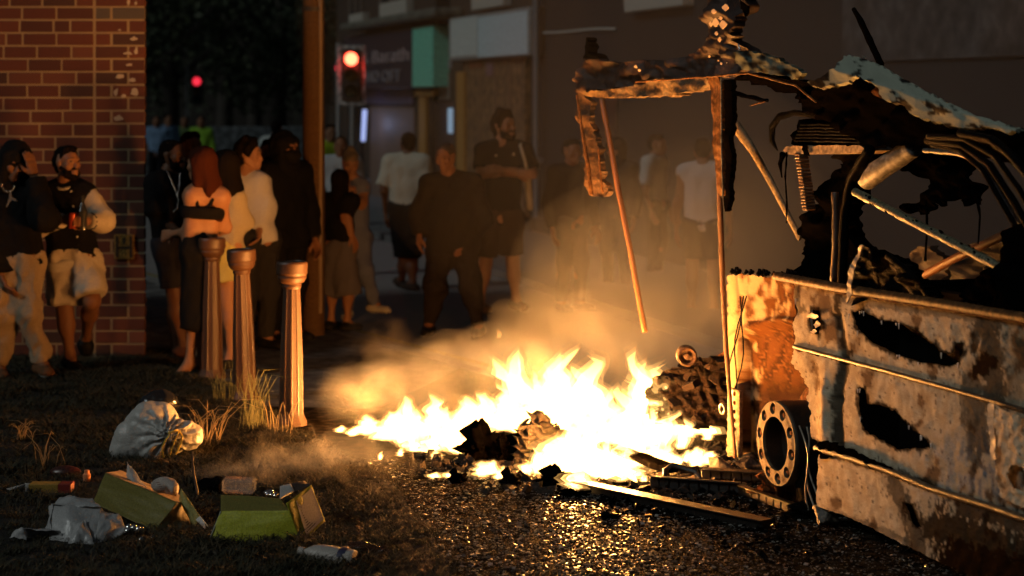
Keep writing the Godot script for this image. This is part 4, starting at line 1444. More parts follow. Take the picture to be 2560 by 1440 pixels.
	ragged("burnt_seat", V([1996, 560, 2030, 520, 2060, 470, 2090, 420, 2140, 380, 2176, 376, 2140, 450, 2124, 520, 2112, 590, 2136, 624, 2160, 650, 2200, 640, 2240, 656, 2286, 700, 2320, 752, 2240, 740, 2110, 724, 1998, 704, 2002, 640]), -0.5, Vector2(), 0.05, 0.1, char_, 7.0, 7.0)
	ragged("burnt_seat", V([2010, 600, 2060, 560, 2100, 600, 2180, 640, 2260, 680, 2330, 760, 2000, 720]), -0.9, Vector2(), 0.05, 0.12, char_, 9.0, 8.0)
	rod("seat_pole", [Vector3(2088, 480, -0.34), Vector3(2090, 600, -0.34), Vector3(2084, 704, -0.34)], [0.02], mat("brown pole", lin(0.1, 0.045, 0.02), 0.45, "grain", 8.0, "bumps", 1.0), 8, 1.0, bus, 0.3)
	rod("window_post", [Vector3(2176, 372, -0.24), Vector3(2130, 450, -0.24), Vector3(2112, 540, -0.24), Vector3(2104, 712, -0.24)], [0.03, 0.03, 0.026, 0.024], tar, 9, 1.0, bus, 0.25)
	rod("diagonal_stay", [Vector3(1842, 318, -0.5), Vector3(1880, 372, -0.5), Vector3(1930, 460, -0.5), Vector3(2000, 596, -0.5)], [0.045, 0.034, 0.027, 0.022], mat("stay", lin(0.33, 0.24, 0.12), 0.5, "blotch", 5.0, "bumps", 0.8), 8, 0.5, bus, 0.15)
	rod("short_bar", [Vector3(1836, 232, -0.3), Vector3(1870, 242, -0.3), Vector3(1918, 252, -0.3)], [0.014, 0.012, 0.01], char_, 7, 1.0, bus, 0.5)
	rod("short_bar", [Vector3(1876, 264, -0.3), Vector3(1918, 252, -0.3)], [0.004], brown, 5)
	var duct := rod("air_duct", [Vector3(2166, 448, -0.46), Vector3(2200, 424, -0.46), Vector3(2290, 364, -0.5)], [0.058, 0.055, 0.05], mat("duct", Color.WHITE, 0.5, "fine", 4.0), 16, 1.0, bus, 0.05)
	duct.material_override = mat("duct grey", lin(0.42, 0.4, 0.36), 0.5, "soot", 3.0)
	rod("grab_rail", [Vector3(2138, 480, -0.2), Vector3(2250, 538, -0.2), Vector3(2400, 616, -0.2), Vector3(2550, 694, -0.2)], [0.021], mat("grab rail", lin(0.4, 0.4, 0.25), 0.42, "soot", 7.0, "bumps", 1.0), 10, 1.0, bus, 0.2)
	for n in 30:
		var t := pow(rng.randf(), 0.8)
		var q := Vector2(2138, 480).lerp(Vector2(2550, 694), t) + Vector2(rng.randf_range(-6, 6), rng.randf_range(-14, 10))
		var s := Sh.new()
		s.lump(bp(q.x, q.y, -0.19), Vector3(0.016, 0.005, 0.012) * rng.randf_range(0.5, 1.2), nz, 0.8, 20.0, 4, Basis(Vector3.BACK, -0.5))
		part("rail_scab", s, char_, bus)
	rod("far_rail", [Vector3(2240, 726, -1.5), Vector3(2380, 650, -1.5), Vector3(2520, 582, -1.5)], [0.026], mat("far rail", lin(0.24, 0.1, 0.035), 0.5, "fine", 6.0), 8)
	ragged("hanging_lining", V([2250, 380, 2300, 372, 2400, 384, 2436, 398, 2428, 440, 2446, 478, 2450, 500, 2432, 512, 2398, 506, 2376, 498, 2356, 520, 2336, 506, 2318, 534, 2272, 530, 2278, 512, 2304, 500, 2308, 470, 2292, 432, 2256, 424, 2268, 400]), -0.6, Vector2(), 0.06, 0.02, char_, 8.0, 6.0)
	rod("hanging_wire", [Vector3(2316, 500, -0.5), Vector3(2318, 580, -0.5), Vector3(2313, 652, -0.5)], [0.006], char_, 5, 1.0, bus, 0.8)
	rod("hanging_wire", [Vector3(2442, 490, -0.5), Vector3(2450, 540, -0.5), Vector3(2446, 612, -0.5)], [0.008, 0.005, 0.003], char_, 5, 1.0, bus, 0.8)
	ragged("peeled_sheet", V([2160, 604, 2142, 640, 2124, 700, 2122, 742, 2148, 768, 2166, 744, 2186, 706, 2200, 670, 2180, 650]), 0.02, Vector2(0.06, 0), 0.05, 0.006, tar, 4.0, 4.0)
	ragged("peeled_edge", V([2162, 600, 2146, 622, 2122, 676, 2112, 758, 2122, 750, 2130, 700, 2144, 650]), 0.06, Vector2(), 0.01, 0.005, mat("pale edge", lin(0.4, 0.33, 0.25), 0.5, "fine", 5.0), 2.0, 3.0)
	ragged("seat_wreck", V([2180, 740, 2200, 690, 2240, 660, 2300, 700, 2330, 750, 2400, 770, 2180, 752]), -0.4, Vector2(), 0.08, 0.06, tar, 9.0, 6.0)
	rod("wet_bar", [Vector3(2220, 640, -0.4), Vector3(2280, 690, -0.4), Vector3(2330, 752, -0.4)], [0.018], tar, 8, 1.0, bus, 0.4)
	ragged("seat_frame", V([2262, 700, 2270, 620, 2300, 612, 2330, 640, 2350, 700, 2340, 780, 2270, 770]), -1.9, Vector2(), 0.1, 0.06, mat("dim rust", lin(0.035, 0.016, 0.008), 0.7, "soot", 4.0, "bumps", 1.0), 9.0, 7.0)
	ragged("seat_frame", V([2380, 720, 2400, 640, 2440, 610, 2500, 600, 2500, 640, 2450, 680, 2430, 790, 2390, 790]), -1.8, Vector2(), 0.1, 0.06, mats["dim rust"], 9.0, 7.0)
	ragged("rear_pillar", V([2492, 640, 2508, 580, 2540, 556, 2620, 560, 2640, 830, 2500, 800, 2502, 720]), -0.16, Vector2(), 0.04, 0.06, char_, 5.0, 7.0)
	ragged("rear_wreck", V([2420, 770, 2426, 720, 2450, 690, 2476, 670, 2510, 660, 2520, 800, 2440, 790]), -0.5, Vector2(), 0.08, 0.06, char_, 9.0, 6.0)
	# ---- engine and radiator in the open front, behind the flames
	var eng := mat("engine rust", lin(0.08, 0.035, 0.014), 1.0, "soot", 6.0, "bumps", 1.5)
	var world_to_bus := bus.basis.inverse()
	var en := part("radiator", sheet(V([1640, 985, 1668, 940, 1700, 925, 1760, 905, 1818, 890, 1830, 1060, 1760, 1066, 1700, 1056, 1650, 1062]), [], 6.0, 10.0, func(q: Vector2) -> Vector3: return world_to_bus * (at(q.x, q.y, 12.0 + 0.10 * nz.get_noise_2d(q.x * 1.6, q.y * 1.6) + 0.018 * nz.get_noise_2d(q.x * 6.0, q.y * 6.0)) - bus.position), Vector3(0.03, 0, -0.06)), eng, bus)
	for n in 7:
		var s3 := Sh.new()
		shard(s3, world_to_bus * (at(rng.randf_range(1650, 1815), rng.randf_range(915, 1065), 11.8 + rng.randf() * 0.2) - bus.position), rng.randf_range(0.014, 0.045), rng)
		part("engine_piece", s3, eng, en)
	var q0 := world_to_bus * (at(1718, 892, 11.8) - bus.position)
	var face := Transform3D(world_to_bus * Basis(Vector3.RIGHT, PI / 2), q0)
	var s3 := Sh.new()
	s3.lathe([Vector2(0.06, -0.1), Vector2(0.06, 0), Vector2(0.05, 0.01), Vector2(0.04, 0.0), Vector2(0.034, -0.03), Vector2(0.02, -0.03), Vector2(0.018, 0.0), Vector2(0, 0.004)], 24, face)
	part("pulley", s3, mat("pulley", lin(0.16, 0.08, 0.035), 0.6, "blotch", 8.0), en)
	for n in 4:
		s3 = Sh.new()
		shard(s3, world_to_bus * (at(1740 + n * 14, 900 + n * 7, 11.85) - bus.position), 0.035, rng)
		part("engine_piece", s3, eng, en)
	rod("cross_bar", [Vector3(1640, 985, -0.95), Vector3(1830, 905, -0.95)], [0.03], rust, 8, 0.5, bus, 0.2)
	rod("cross_bar", [Vector3(1655, 968, -0.85), Vector3(1815, 885, -0.85)], [0.02], rust, 8, 0.6, bus, 0.2)
	for n in 3:
		rod("cable", [Vector3(1670, 1050 - n * 8, -0.7), Vector3(1720, 1000 + n * 9, -0.7), Vector3(1770, 1022, -0.7), Vector3(1815, 1000 + n * 6, -0.6)], [0.006], tar, 5, 1.0, bus, 0.3)
	var rg := []
	for n in 13:
		var a := TAU * n / 12.0
		rg.append(bp(1806, 1022, -0.1) + Vector3(cos(a) * 0.03, sin(a) * 0.026, 0.0))
	s3 = Sh.new()
	s3.tube(rg, [0.008], 6, false)
	part("steel_ring", s3, mat("steel", lin(0.3, 0.26, 0.2), 0.3, "", 1.0, "", 1.0, 0.6), bus)


func shard(s: Sh, at_: Vector3, size: float, rng: RandomNumberGenerator, flat := 0.6):   # a broken piece with sharp uneven faces
	var bs := Basis(Vector3(rng.randfn(0, 1), rng.randfn(0, 1), rng.randfn(0, 1)).normalized(), rng.randf() * TAU)
	var h := Vector3(rng.randf_range(0.6, 1.5), rng.randf_range(0.3, 0.8) * flat, rng.randf_range(0.5, 1.1)) * size
	var c := []
	for k in 8:
		c.append(at_ + bs * (Vector3(h.x * (1 if k & 1 else -1), h.y * (1 if k & 2 else -1), h.z * (1 if k & 4 else -1)) * Vector3(rng.randf_range(0.45, 1.15), rng.randf_range(0.45, 1.15), rng.randf_range(0.45, 1.15))))
	for f in [[0, 2, 3, 1], [4, 5, 7, 6], [0, 4, 6, 2], [1, 3, 7, 5], [0, 1, 5, 4], [2, 6, 7, 3]]:
		s.face([c[f[0]], c[f[1]], c[f[2]], c[f[3]]])


# ================================================================ fire and smoke
func flame_mat(called: String, e: float, alpha: float) -> StandardMaterial3D:
	var m := StandardMaterial3D.new()
	m.resource_name = called
	m.albedo_color = Color(0, 0, 0, alpha)
	m.transparency = BaseMaterial3D.TRANSPARENCY_ALPHA
	m.vertex_color_use_as_albedo = true
	m.roughness = 1.0
	m.specular_mode = BaseMaterial3D.SPECULAR_DISABLED
	m.emission_enabled = true
	m.emission = lin(1.0, 0.5, 0.13)
	m.emission_energy_multiplier = e
	return m


func flame_body(h: float, w: float, rng: RandomNumberGenerator, lean: Vector3, share: float, ph: float) -> Sh:
	var s := Sh.new()
	var rows := 11
	var n := 10
	for r in rows + 1:
		var t := float(r) / rows
		var rad := w * share * (0.7 + 0.55 * sin(t * 2.9)) * pow(1.0 - t, 0.52) + 0.0006
		rad *= 1.0 + 0.5 * nz.get_noise_2d(ph * 31.0, t * 120.0)
		var mid := lean * t * t + Vector3(nz.get_noise_2d(ph * 9.0, t * 70.0), 0, nz.get_noise_2d(ph * 9.0 + 400.0, t * 70.0)) * h * 0.42 * t
		s.tint = Color(1, 1, 1, clampf((1.02 - t) * 1.5, 0.0, 1.0) * clampf(0.3 + t * 5.0, 0.0, 1.0))
		for k in n:
			var a := TAU * k / n
			var rr := rad * (1.0 + 0.9 * nz.get_noise_3d(cos(a) * 45.0 + ph * 13.0, t * 130.0, sin(a) * 45.0))
			s.p(mid + Vector3(cos(a) * rr, h * (0.02 + 0.98 * t) * (1.0 if share > 0.9 else lerpf(0.8, 1.0, share)), -sin(a) * rr))
	for r in rows:
		for k in n:
			var k2 := (k + 1) % n
			s.quad(r * n + k, r * n + k2, (r + 1) * n + k2, (r + 1) * n + k)
	return s


func build_fire():
	var rng := RandomNumberGenerator.new()
	rng.seed = 77
	var outer := flame_mat("flame edge", 6.0, 0.045)
	var middle := flame_mat("flame", 10.0, 0.16)
	var core := flame_mat("flame core", 14.0, 0.45)
	var fire := thing("fire", "white hot fire burning low over the rubble in front of the bus", "fire")
	# [pixel, pixel of its foot, height and width in metres, how many]
	var spots := []
	for row in [
		[850, 1080, 0.05, 0.05], [880, 1090, 0.07, 0.06], [915, 1078, 0.12, 0.07], [950, 1098, 0.12, 0.08], [985, 1085, 0.18, 0.08], [1010, 1110, 0.16, 0.09], [1022, 1075, 0.22, 0.06],
		[1050, 1100, 0.2, 0.1], [1085, 1085, 0.25, 0.07], [1090, 1120, 0.2, 0.1], [1130, 1095, 0.22, 0.09], [1140, 1130, 0.16, 0.09], [1175, 1085, 0.24, 0.09], [1210, 1070, 0.3, 0.1], [1250, 1075, 0.28, 0.09],
		[1290, 1060, 0.36, 0.11], [1330, 1065, 0.42, 0.12], [1355, 1075, 0.44, 0.13], [1390, 1070, 0.44, 0.12], [1420, 1090, 0.36, 0.12], [1455, 1085, 0.4, 0.13], [1490, 1085, 0.42, 0.12], [1520, 1090, 0.33, 0.11],
		[1595, 1100, 0.46, 0.11], [1610, 1090, 0.49, 0.1], [1625, 1110, 0.44, 0.11], [1585, 1140, 0.36, 0.11], [1650, 1120, 0.26, 0.1], [1570, 1120, 0.3, 0.1],
		[1040, 1130, 0.08, 0.07], [1090, 1150, 0.06, 0.06], [1000, 1140, 0.05, 0.04], [950, 1150, 0.05, 0.02], [1200, 1190, 0.1, 0.06], [1225, 1185, 0.08, 0.04], [1262, 1200, 0.1, 0.04], [1130, 1195, 0.05, 0.08], [1085, 1195, 0.04, 0.06], [1185, 1140, 0.05, 0.05],
		[1330, 1120, 0.12, 0.05], [1345, 1185, 0.16, 0.06], [1400, 1130, 0.3, 0.1], [1420, 1165, 0.26, 0.11], [1445, 1190, 0.24, 0.1], [1475, 1165, 0.25, 0.11], [1500, 1195, 0.16, 0.1], [1450, 1222, 0.12, 0.07], [1425, 1235, 0.05, 0.04], [1530, 1190, 0.14, 0.09], [1560, 1195, 0.12, 0.07], [1590, 1205, 0.07, 0.05], [1370, 1140, 0.2, 0.06],
		[1460, 1130, 0.3, 0.1], [1500, 1130, 0.3, 0.1], [1530, 1150, 0.24, 0.1], [1545, 1115, 0.2, 0.08], [1560, 1165, 0.18, 0.08],
		[1715, 1092, 0.12, 0.08], [1740, 1085, 0.14, 0.07], [1690, 1088, 0.08, 0.05], [1770, 1100, 0.07, 0.05], [1745, 1165, 0.13, 0.05], [1765, 1160, 0.09, 0.05], [1675, 1165, 0.1, 0.05], [1700, 1160, 0.05, 0.04], [1795, 1165, 0.05, 0.03], [1990, 1280, 0.035, 0.016],
		[1630, 1160, 0.14, 0.07], [1600, 1165, 0.16, 0.07], [1345, 1090, 0.34, 0.1], [1300, 1085, 0.22, 0.09], [1270, 1065, 0.2, 0.08]]:
		spots.append(row)
	for row in spots:
		var foot := gnd(row[0], row[1])
		var many := 1 if row[2] < 0.07 else 2 if row[2] < 0.13 else 4
		for n in many:
			var h: float = clampf(row[2] * [1.0, 0.72, 0.5, 0.85][n] * rng.randf_range(0.85, 1.1) * (1.3 if row[2] > 0.34 and n == 0 else 1.0), 0.02, 0.6)
			var w: float = row[3] * [1.3, 1.2, 1.3, 0.7][n] * rng.randf_range(0.8, 1.1) * (1.0 if row[2] > 0.07 else 0.7)
			var lean := Vector3(rng.randf_range(-0.25, 0.4), 0, rng.randf_range(-0.3, 0.3)) * h
			var where := foot + Vector3(rng.randf_range(-1, 1) * row[3] * 1.2, 0.01, rng.randf_range(-1, 1) * row[3] * 1.8) * (1.0 if n else 0.0)
			var ph := rng.randf() * 100.0
			var fl := part("flame", flame_body(h, w, rng, lean, 1.0, ph), outer, fire)
			fl.position = where
			part("flame_middle", flame_body(h, w, rng, lean, 0.7, ph), middle, fl)
			part("flame_core", flame_body(h, w, rng, lean, 0.45, ph), core, fl)
			if h > 0.26 and n == 0 and fmod(ph, 1.0) < 0.2:   # torn off tongues above the tips
				for k in 1:
					var q := 0.09 * h * rng.randf_range(0.6, 1.3)
					var bit := part("flame", flame_body(q * 2.2, q * 0.5, rng, Vector3(rng.randf_range(-0.5, 0.5) * q, 0, 0), 1.0, ph + k), outer if n == 0 and rng.randf() < 0.7 else middle, fire)
					bit.position = where + lean + Vector3(rng.randfn(0, 0.04), h * rng.randf_range(0.85, 1.25), rng.randfn(0, 0.04))
	# the flames' own light, set inside them
	for l in [[960, 1075, 0.1, 2.2], [1150, 1085, 0.14, 4.0], [1340, 1065, 0.24, 5.0], [1475, 1090, 0.24, 4.2], [1610, 1100, 0.28, 2.6], [1440, 1185, 0.14, 4.4], [1550, 1195, 0.1, 2.0], [1725, 1090, 0.06, 0.4]]:
		var o := OmniLight3D.new()
		o.name = numbered("flame_light")
		o.light_color = lin(1.0, 0.375, 0.08)
		o.light_energy = l[3] * 2.0
		o.light_size = 0.1
		o.omni_range = 60.0
		o.omni_attenuation = 2.0
		o.shadow_enabled = true
		o.position = gnd(l[0], l[1]) + Vector3(0, l[2], 0)
		add_child(o)
	# smoke: a few banks of even mist, and the curling veils that give it its wisps
	smoke("low_smoke", rng, 0.16, [
		[560, 1188, 10.9, 0.16, 0.045, 0.05, 1], [660, 1172, 11.05, 0.2, 0.06, 0.05, 1], [770, 1165, 11.2, 0.22, 0.07, 0.05, 1], [880, 1150, 11.4, 0.24, 0.09, 0.05, 1]])
	smoke("smoke", rng, 0.06, [
		[890, 1010, 13.0, 0.26, 0.2, 0.06, 1], [1010, 985, 13.1, 0.3, 0.24, 0.06, 1], [1140, 960, 13.2, 0.32, 0.24, 0.06, 1], [1290, 930, 13.3, 0.36, 0.28, 0.06, 1]])
	smoke("curling_smoke", rng, 0.09, [
		[850, 985, 12.9, 0.12, 0.1, 0.1, 2], [960, 945, 13.0, 0.13, 0.11, 0.12, 2], [1090, 915, 13.1, 0.14, 0.12, 0.14, 2], [1230, 880, 13.2, 0.16, 0.13, 0.15, 2], [1420, 800, 13.3, 0.2, 0.16, 0.2, 2]])
	smoke("drifting_smoke", rng, 0.019, [
		[1440, 850, 13.3, 0.5, 0.4, 0.08, 1], [1580, 800, 13.1, 0.6, 0.5, 0.1, 1], [1640, 680, 13.3, 0.75, 0.6, 0.1, 1], [1780, 560, 13.6, 0.9, 0.8, 0.1, 1]])
	smoke("thin_smoke", rng, 0.003, [
		[2150, 260, 15.5, 3.6, 2.8, 0.3, 1]])
	var pale := smoke_mat("smoke veil")
	var root := Node3D.new()
	root.name = "smoke_wisps"
	root.set_meta("kind", "stuff")
	add_child(root)
	# [pixel, distance, spread across, up, size, thickness of the veil, count]
	for r in [[880, 1005, 12.9, 0.18, 0.1, 0.26, 0.055, 7], [1040, 985, 13.0, 0.26, 0.12, 0.3, 0.045, 6], [1230, 960, 13.1, 0.26, 0.12, 0.34, 0.035, 6], [1420, 860, 13.1, 0.3, 0.2, 0.4, 0.03, 6],
		[1580, 790, 13.1, 0.3, 0.26, 0.5, 0.03, 6], [1690, 680, 13.4, 0.35, 0.3, 0.6, 0.03, 5],
		[600, 1180, 10.9, 0.14, 0.04, 0.14, 0.09, 7], [740, 1165, 11.1, 0.2, 0.05, 0.18, 0.1, 9], [880, 1150, 11.3, 0.18, 0.06, 0.22, 0.09, 9]]:
		for n in r[7]:
			var c := at(r[0], r[1], r[2]) + Vector3(rng.randfn(0, r[3]), rng.randfn(0, r[4]), rng.randfn(0, 0.3))
			c.y = maxf(c.y, 0.05)
			part("smoke_wisp", veil(c, r[5] * rng.randf_range(0.6, 1.3), r[6] * rng.randf_range(0.5, 1.3), rng), pale, root)


func smoke_mat(called: String) -> StandardMaterial3D:
	var m := StandardMaterial3D.new()
	m.resource_name = called
	m.albedo_color = lin(0.8, 0.76, 0.7)
	m.transparency = BaseMaterial3D.TRANSPARENCY_ALPHA
	m.vertex_color_use_as_albedo = true
	m.roughness = 1.0
	m.specular_mode = BaseMaterial3D.SPECULAR_DISABLED
	m.backlight_enabled = true
	m.backlight = Color.WHITE
	mats[called] = m
	return m


func veil(c: Vector3, size: float, alpha: float, rng: RandomNumberGenerator) -> Sh:
	var s := Sh.new()
	var n := 18
	var b := Basis(Vector3.UP, rng.randf() * TAU) * Basis(Vector3.RIGHT, rng.randfn(0.0, 0.6)) * Basis(Vector3.BACK, rng.randfn(0.3, 0.5))
	var ph := rng.randf() * 900.0
	for y in n + 1:
		for x in n + 1:
			var u := 2.0 * x / n - 1.0
			var w := 2.0 * y / n - 1.0
			var p := Vector3(u * 0.8, w, 0.0)
			p += Vector3(nz.get_noise_2d(u * 14.0 + ph, w * 14.0), nz.get_noise_2d(u * 14.0 + ph, w * 14.0 + 70.0), 1.1 * nz.get_noise_2d(u * 12.0 + ph, w * 12.0 + 160.0)) * 0.4
			var fade := pow(clampf(1.0 - u * u, 0, 1), 1.3) * pow(clampf(1.0 - w * w, 0, 1), 1.3)
			var wisp := clampf(0.55 + 1.5 * nz.get_noise_2d(u * 34.0 + ph, w * 60.0 + 300.0), 0.0, 1.4)
			s.tint = Color(1, 1, 1, clampf(alpha * 0.8 * fade * wisp, 0.0, 1.0))
			s.p(c + b * p * size)
	for y in n:
		for x in n:
			var k := y * (n + 1) + x
			s.quad(k, k + 1, k + n + 2, k + n + 1)
	return s


func smoke(called: String, rng: RandomNumberGenerator, density: float, rows: Array):
	var m := FogMaterial.new()
	m.resource_name = called
	m.density = density
	m.albedo = lin(0.74, 0.79, 0.86)
	var root := Node3D.new()
	root.name = numbered(called)
	root.set_meta("kind", "stuff")
	add_child(root)
	for r in rows:
		for n in r[6] * 4:   # the same bank again and again, smaller and turned, so that it thins towards its rim
			var f := FogVolume.new()
			f.name = "smoke_puff"
			f.shape = RenderingServer.FOG_VOLUME_SHAPE_ELLIPSOID
			var s: float = [1.25, 0.95, 0.7, 0.45][n % 4]
			f.size = Vector3(r[3] * 2.0 * s * rng.randf_range(0.8, 1.2), r[4] * 2.0 * s * rng.randf_range(0.8, 1.2), r[3] * 2.0 * s)
			f.position = at(r[0], r[1], r[2]) + Vector3(rng.randfn(0, 0.7), rng.randfn(0, 0.45), rng.randfn(0, 0.6)) * r[5]
			f.position.y = maxf(f.position.y, f.size.y * 0.3)
			f.rotation = Vector3(rng.randfn(0, 0.15), rng.randf() * TAU, rng.randfn(0, 0.25))
			f.material = m
			root.add_child(f, true)


# ================================================================ people
var heads := {}
var hands := {}


func mirror(bones: Array) -> Array:
	var out := bones.duplicate()
	for b in bones:
		var m: Array = b.duplicate()
		m[0] = Vector3(-b[0].x, b[0].y, b[0].z)
		m[1] = Vector3(-b[1].x, b[1].y, b[1].z)
		if m.size() > 5:
			m[5] = Vector3(-b[5].x, b[5].y, b[5].z)
		out.append(m)
	return out


func head_shapes():   # centre of the head at the origin, face towards +z
	var X := Vector3.RIGHT
	heads.head = blend([[Vector3(0, 0.032, -0.022), Vector3(0, 0.03, 0.012), 0.092, 0.084, 0, X, 0.86], [Vector3(0, -0.03, 0.02), Vector3(0, -0.085, 0.05), 0.064, 0.04, 0, X, 0.9], [Vector3(0, 0.006, 0.09), Vector3(0, -0.032, 0.108), 0.009, 0.015], [Vector3(0, -0.062, 0.088), Vector3(0, -0.066, 0.088), 0.02, 0.02, 0, X, 1.3], [Vector3(0, -0.098, 0.076), Vector3(0, -0.1, 0.072), 0.024, 0.024]]
		+ mirror([[Vector3(0.03, 0.03, 0.086), Vector3(0.05, 0.024, 0.07), 0.012, 0.01], [Vector3(0.045, -0.02, 0.062), Vector3(0.04, -0.03, 0.064), 0.028, 0.026], [Vector3(0.08, 0.004, -0.01), Vector3(0.078, -0.028, -0.004), 0.022, 0.014, 0, X, 0.45], [Vector3(0.05, -0.045, 0.0), Vector3(0.03, -0.09, 0.04), 0.03, 0.024]]), 0.0075, 130.0)
	heads.short = blend([[Vector3(0, 0.05, -0.034), Vector3(0, 0.056, 0.0), 0.089, 0.08, 0, X, 0.9], [Vector3(0, 0.0, -0.055), Vector3(0, -0.03, -0.05), 0.07, 0.06, 0, X, 1.05], [Vector3(-0.04, 0.108, 0.035), Vector3(0.04, 0.108, 0.035), 0.022, 0.022]], 0.011, 90.0)
	heads.crop = blend([[Vector3(0, 0.036, -0.03), Vector3(0, 0.04, 0.002), 0.092, 0.084, 0, X, 0.9], [Vector3(0, 0.0, -0.05), Vector3(0, -0.03, -0.045), 0.066, 0.056, 0, X, 1.05]], 0.011, 90.0)
	heads.tousled = blend([[Vector3(0, 0.056, -0.034), Vector3(0, 0.064, 0.004), 0.091, 0.08, 0, X, 0.9], [Vector3(0, 0.0, -0.06), Vector3(0, -0.05, -0.055), 0.075, 0.06, 0, X, 1.1], [Vector3(-0.05, 0.115, 0.035), Vector3(0.03, 0.13, 0.04), 0.022, 0.028], [Vector3(-0.07, 0.07, 0.02), Vector3(-0.072, 0.0, 0.012), 0.03, 0.02], [Vector3(0.07, 0.07, 0.02), Vector3(0.072, 0.0, 0.012), 0.03, 0.02], [Vector3(0.03, 0.14, -0.03), Vector3(-0.03, 0.145, -0.02), 0.03, 0.03]], 0.011, 80.0)
	heads.long = blend([[Vector3(0, 0.05, -0.028), Vector3(0, 0.052, 0.008), 0.1, 0.09, 0, X, 0.92], [Vector3(0, 0.02, -0.06), Vector3(-0.02, -0.18, -0.1), 0.085, 0.078, 0, Vector3.BACK, 0.7], [Vector3(-0.02, -0.18, -0.1), Vector3(-0.06, -0.4, -0.12), 0.08, 0.045, 0, Vector3.BACK, 0.55]] + mirror([[Vector3(0.07, 0.04, -0.01), Vector3(0.08, -0.14, -0.03), 0.034, 0.035]]), 0.014, 60.0)
	heads.tied = blend([[Vector3(0, 0.046, -0.03), Vector3(0, 0.046, 0.006), 0.094, 0.084, 0, X, 0.9], [Vector3(0, 0.12, -0.06), Vector3(0, 0.13, -0.07), 0.042, 0.04], [Vector3(0, 0.0, -0.05), Vector3(0, -0.02, -0.045), 0.066, 0.05, 0, X, 1.05]], 0.011, 80.0)
	heads.hood = blend([[Vector3(0, 0.04, -0.045), Vector3(0, 0.03, -0.01), 0.125, 0.112, 0, X, 0.95], [Vector3(0, -0.04, -0.06), Vector3(0, -0.17, -0.03), 0.1, 0.13]] + mirror([[Vector3(0.085, 0.06, 0.02), Vector3(0.08, -0.12, 0.03), 0.03, 0.034]]), 0.014, 60.0)
	heads.beard = blend(mirror([[Vector3(0.068, -0.03, 0.014), Vector3(0.044, -0.085, 0.045), 0.014, 0.028], [Vector3(0.044, -0.085, 0.045), Vector3(0, -0.106, 0.07), 0.028, 0.028], [Vector3(0.03, -0.05, 0.086), Vector3(0, -0.046, 0.098), 0.01, 0.011]]), 0.0085, 110.0)
	heads.mask = blend(mirror([[Vector3(0.07, -0.04, 0.02), Vector3(0.03, -0.06, 0.07), 0.036, 0.05], [Vector3(0.03, -0.06, 0.07), Vector3(0, -0.07, 0.082), 0.05, 0.046]]), 0.011, 90.0)
	# hands: wrist at the origin, fingers down, palm towards +z, thumb at +x
	for kind in ["relaxed", "grip", "flat"]:
		var curl: float = {"relaxed": 0.35, "grip": 1.15, "flat": 0.08}[kind]
		var b := [[Vector3(0, 0.02, 0), Vector3(0, -0.03, 0), 0.026, 0.03, 0, Vector3.BACK, 0.65]]
		for f in 4:
			var x := 0.03 - f * 0.02
			b.append([Vector3(x * 0.7, -0.02, 0), Vector3(x, -0.085, 0), 0.015, 0.0125])
			var p := Vector3(x, -0.088, 0)
			var l: float = [0.04, 0.045, 0.042, 0.033][f]
			var a := curl * (0.8 + 0.12 * f)
			for j in 3:
				var dr := Vector3(0.06 * (1.5 - f) * (1.0 - minf(curl, 1.0)), -cos(a), sin(a))
				var q := p + dr * l
				b.append([p, q, 0.0095 - j * 0.0008, 0.0088 - j * 0.0008])
				p = q
				l *= 0.72
				a += curl * 0.75
		var t0 := Vector3(0.026, -0.02, 0.008)
		var t1 := t0 + Vector3(0.03, -0.035, 0.012 + 0.012 * curl)
		var t2 := t1 + Vector3(0.012 - 0.01 * curl, -0.03, 0.006 + 0.014 * curl)
		b.append_array([[t0, t1, 0.014, 0.0115], [t1, t2, 0.0108, 0.009]])
		hands[kind] = blend(b, 0.0055, 190.0)


func cloth(called: String, col: Color, rough := 0.85) -> StandardMaterial3D:
	if not mats.has(called):
		var m := mat(called, col, rough, "fine", 9.0, "waves", 0.5)
		m.uv1_scale = Vector3(7, 4, 7)
		m.metallic_specular = 0.2
	return mats[called]


func skin(col: Color) -> StandardMaterial3D:
	var m := mat("skin %s" % col.to_html(), col, 0.5, "fine", 6.0)
	m.metallic_specular = 0.3
	return m


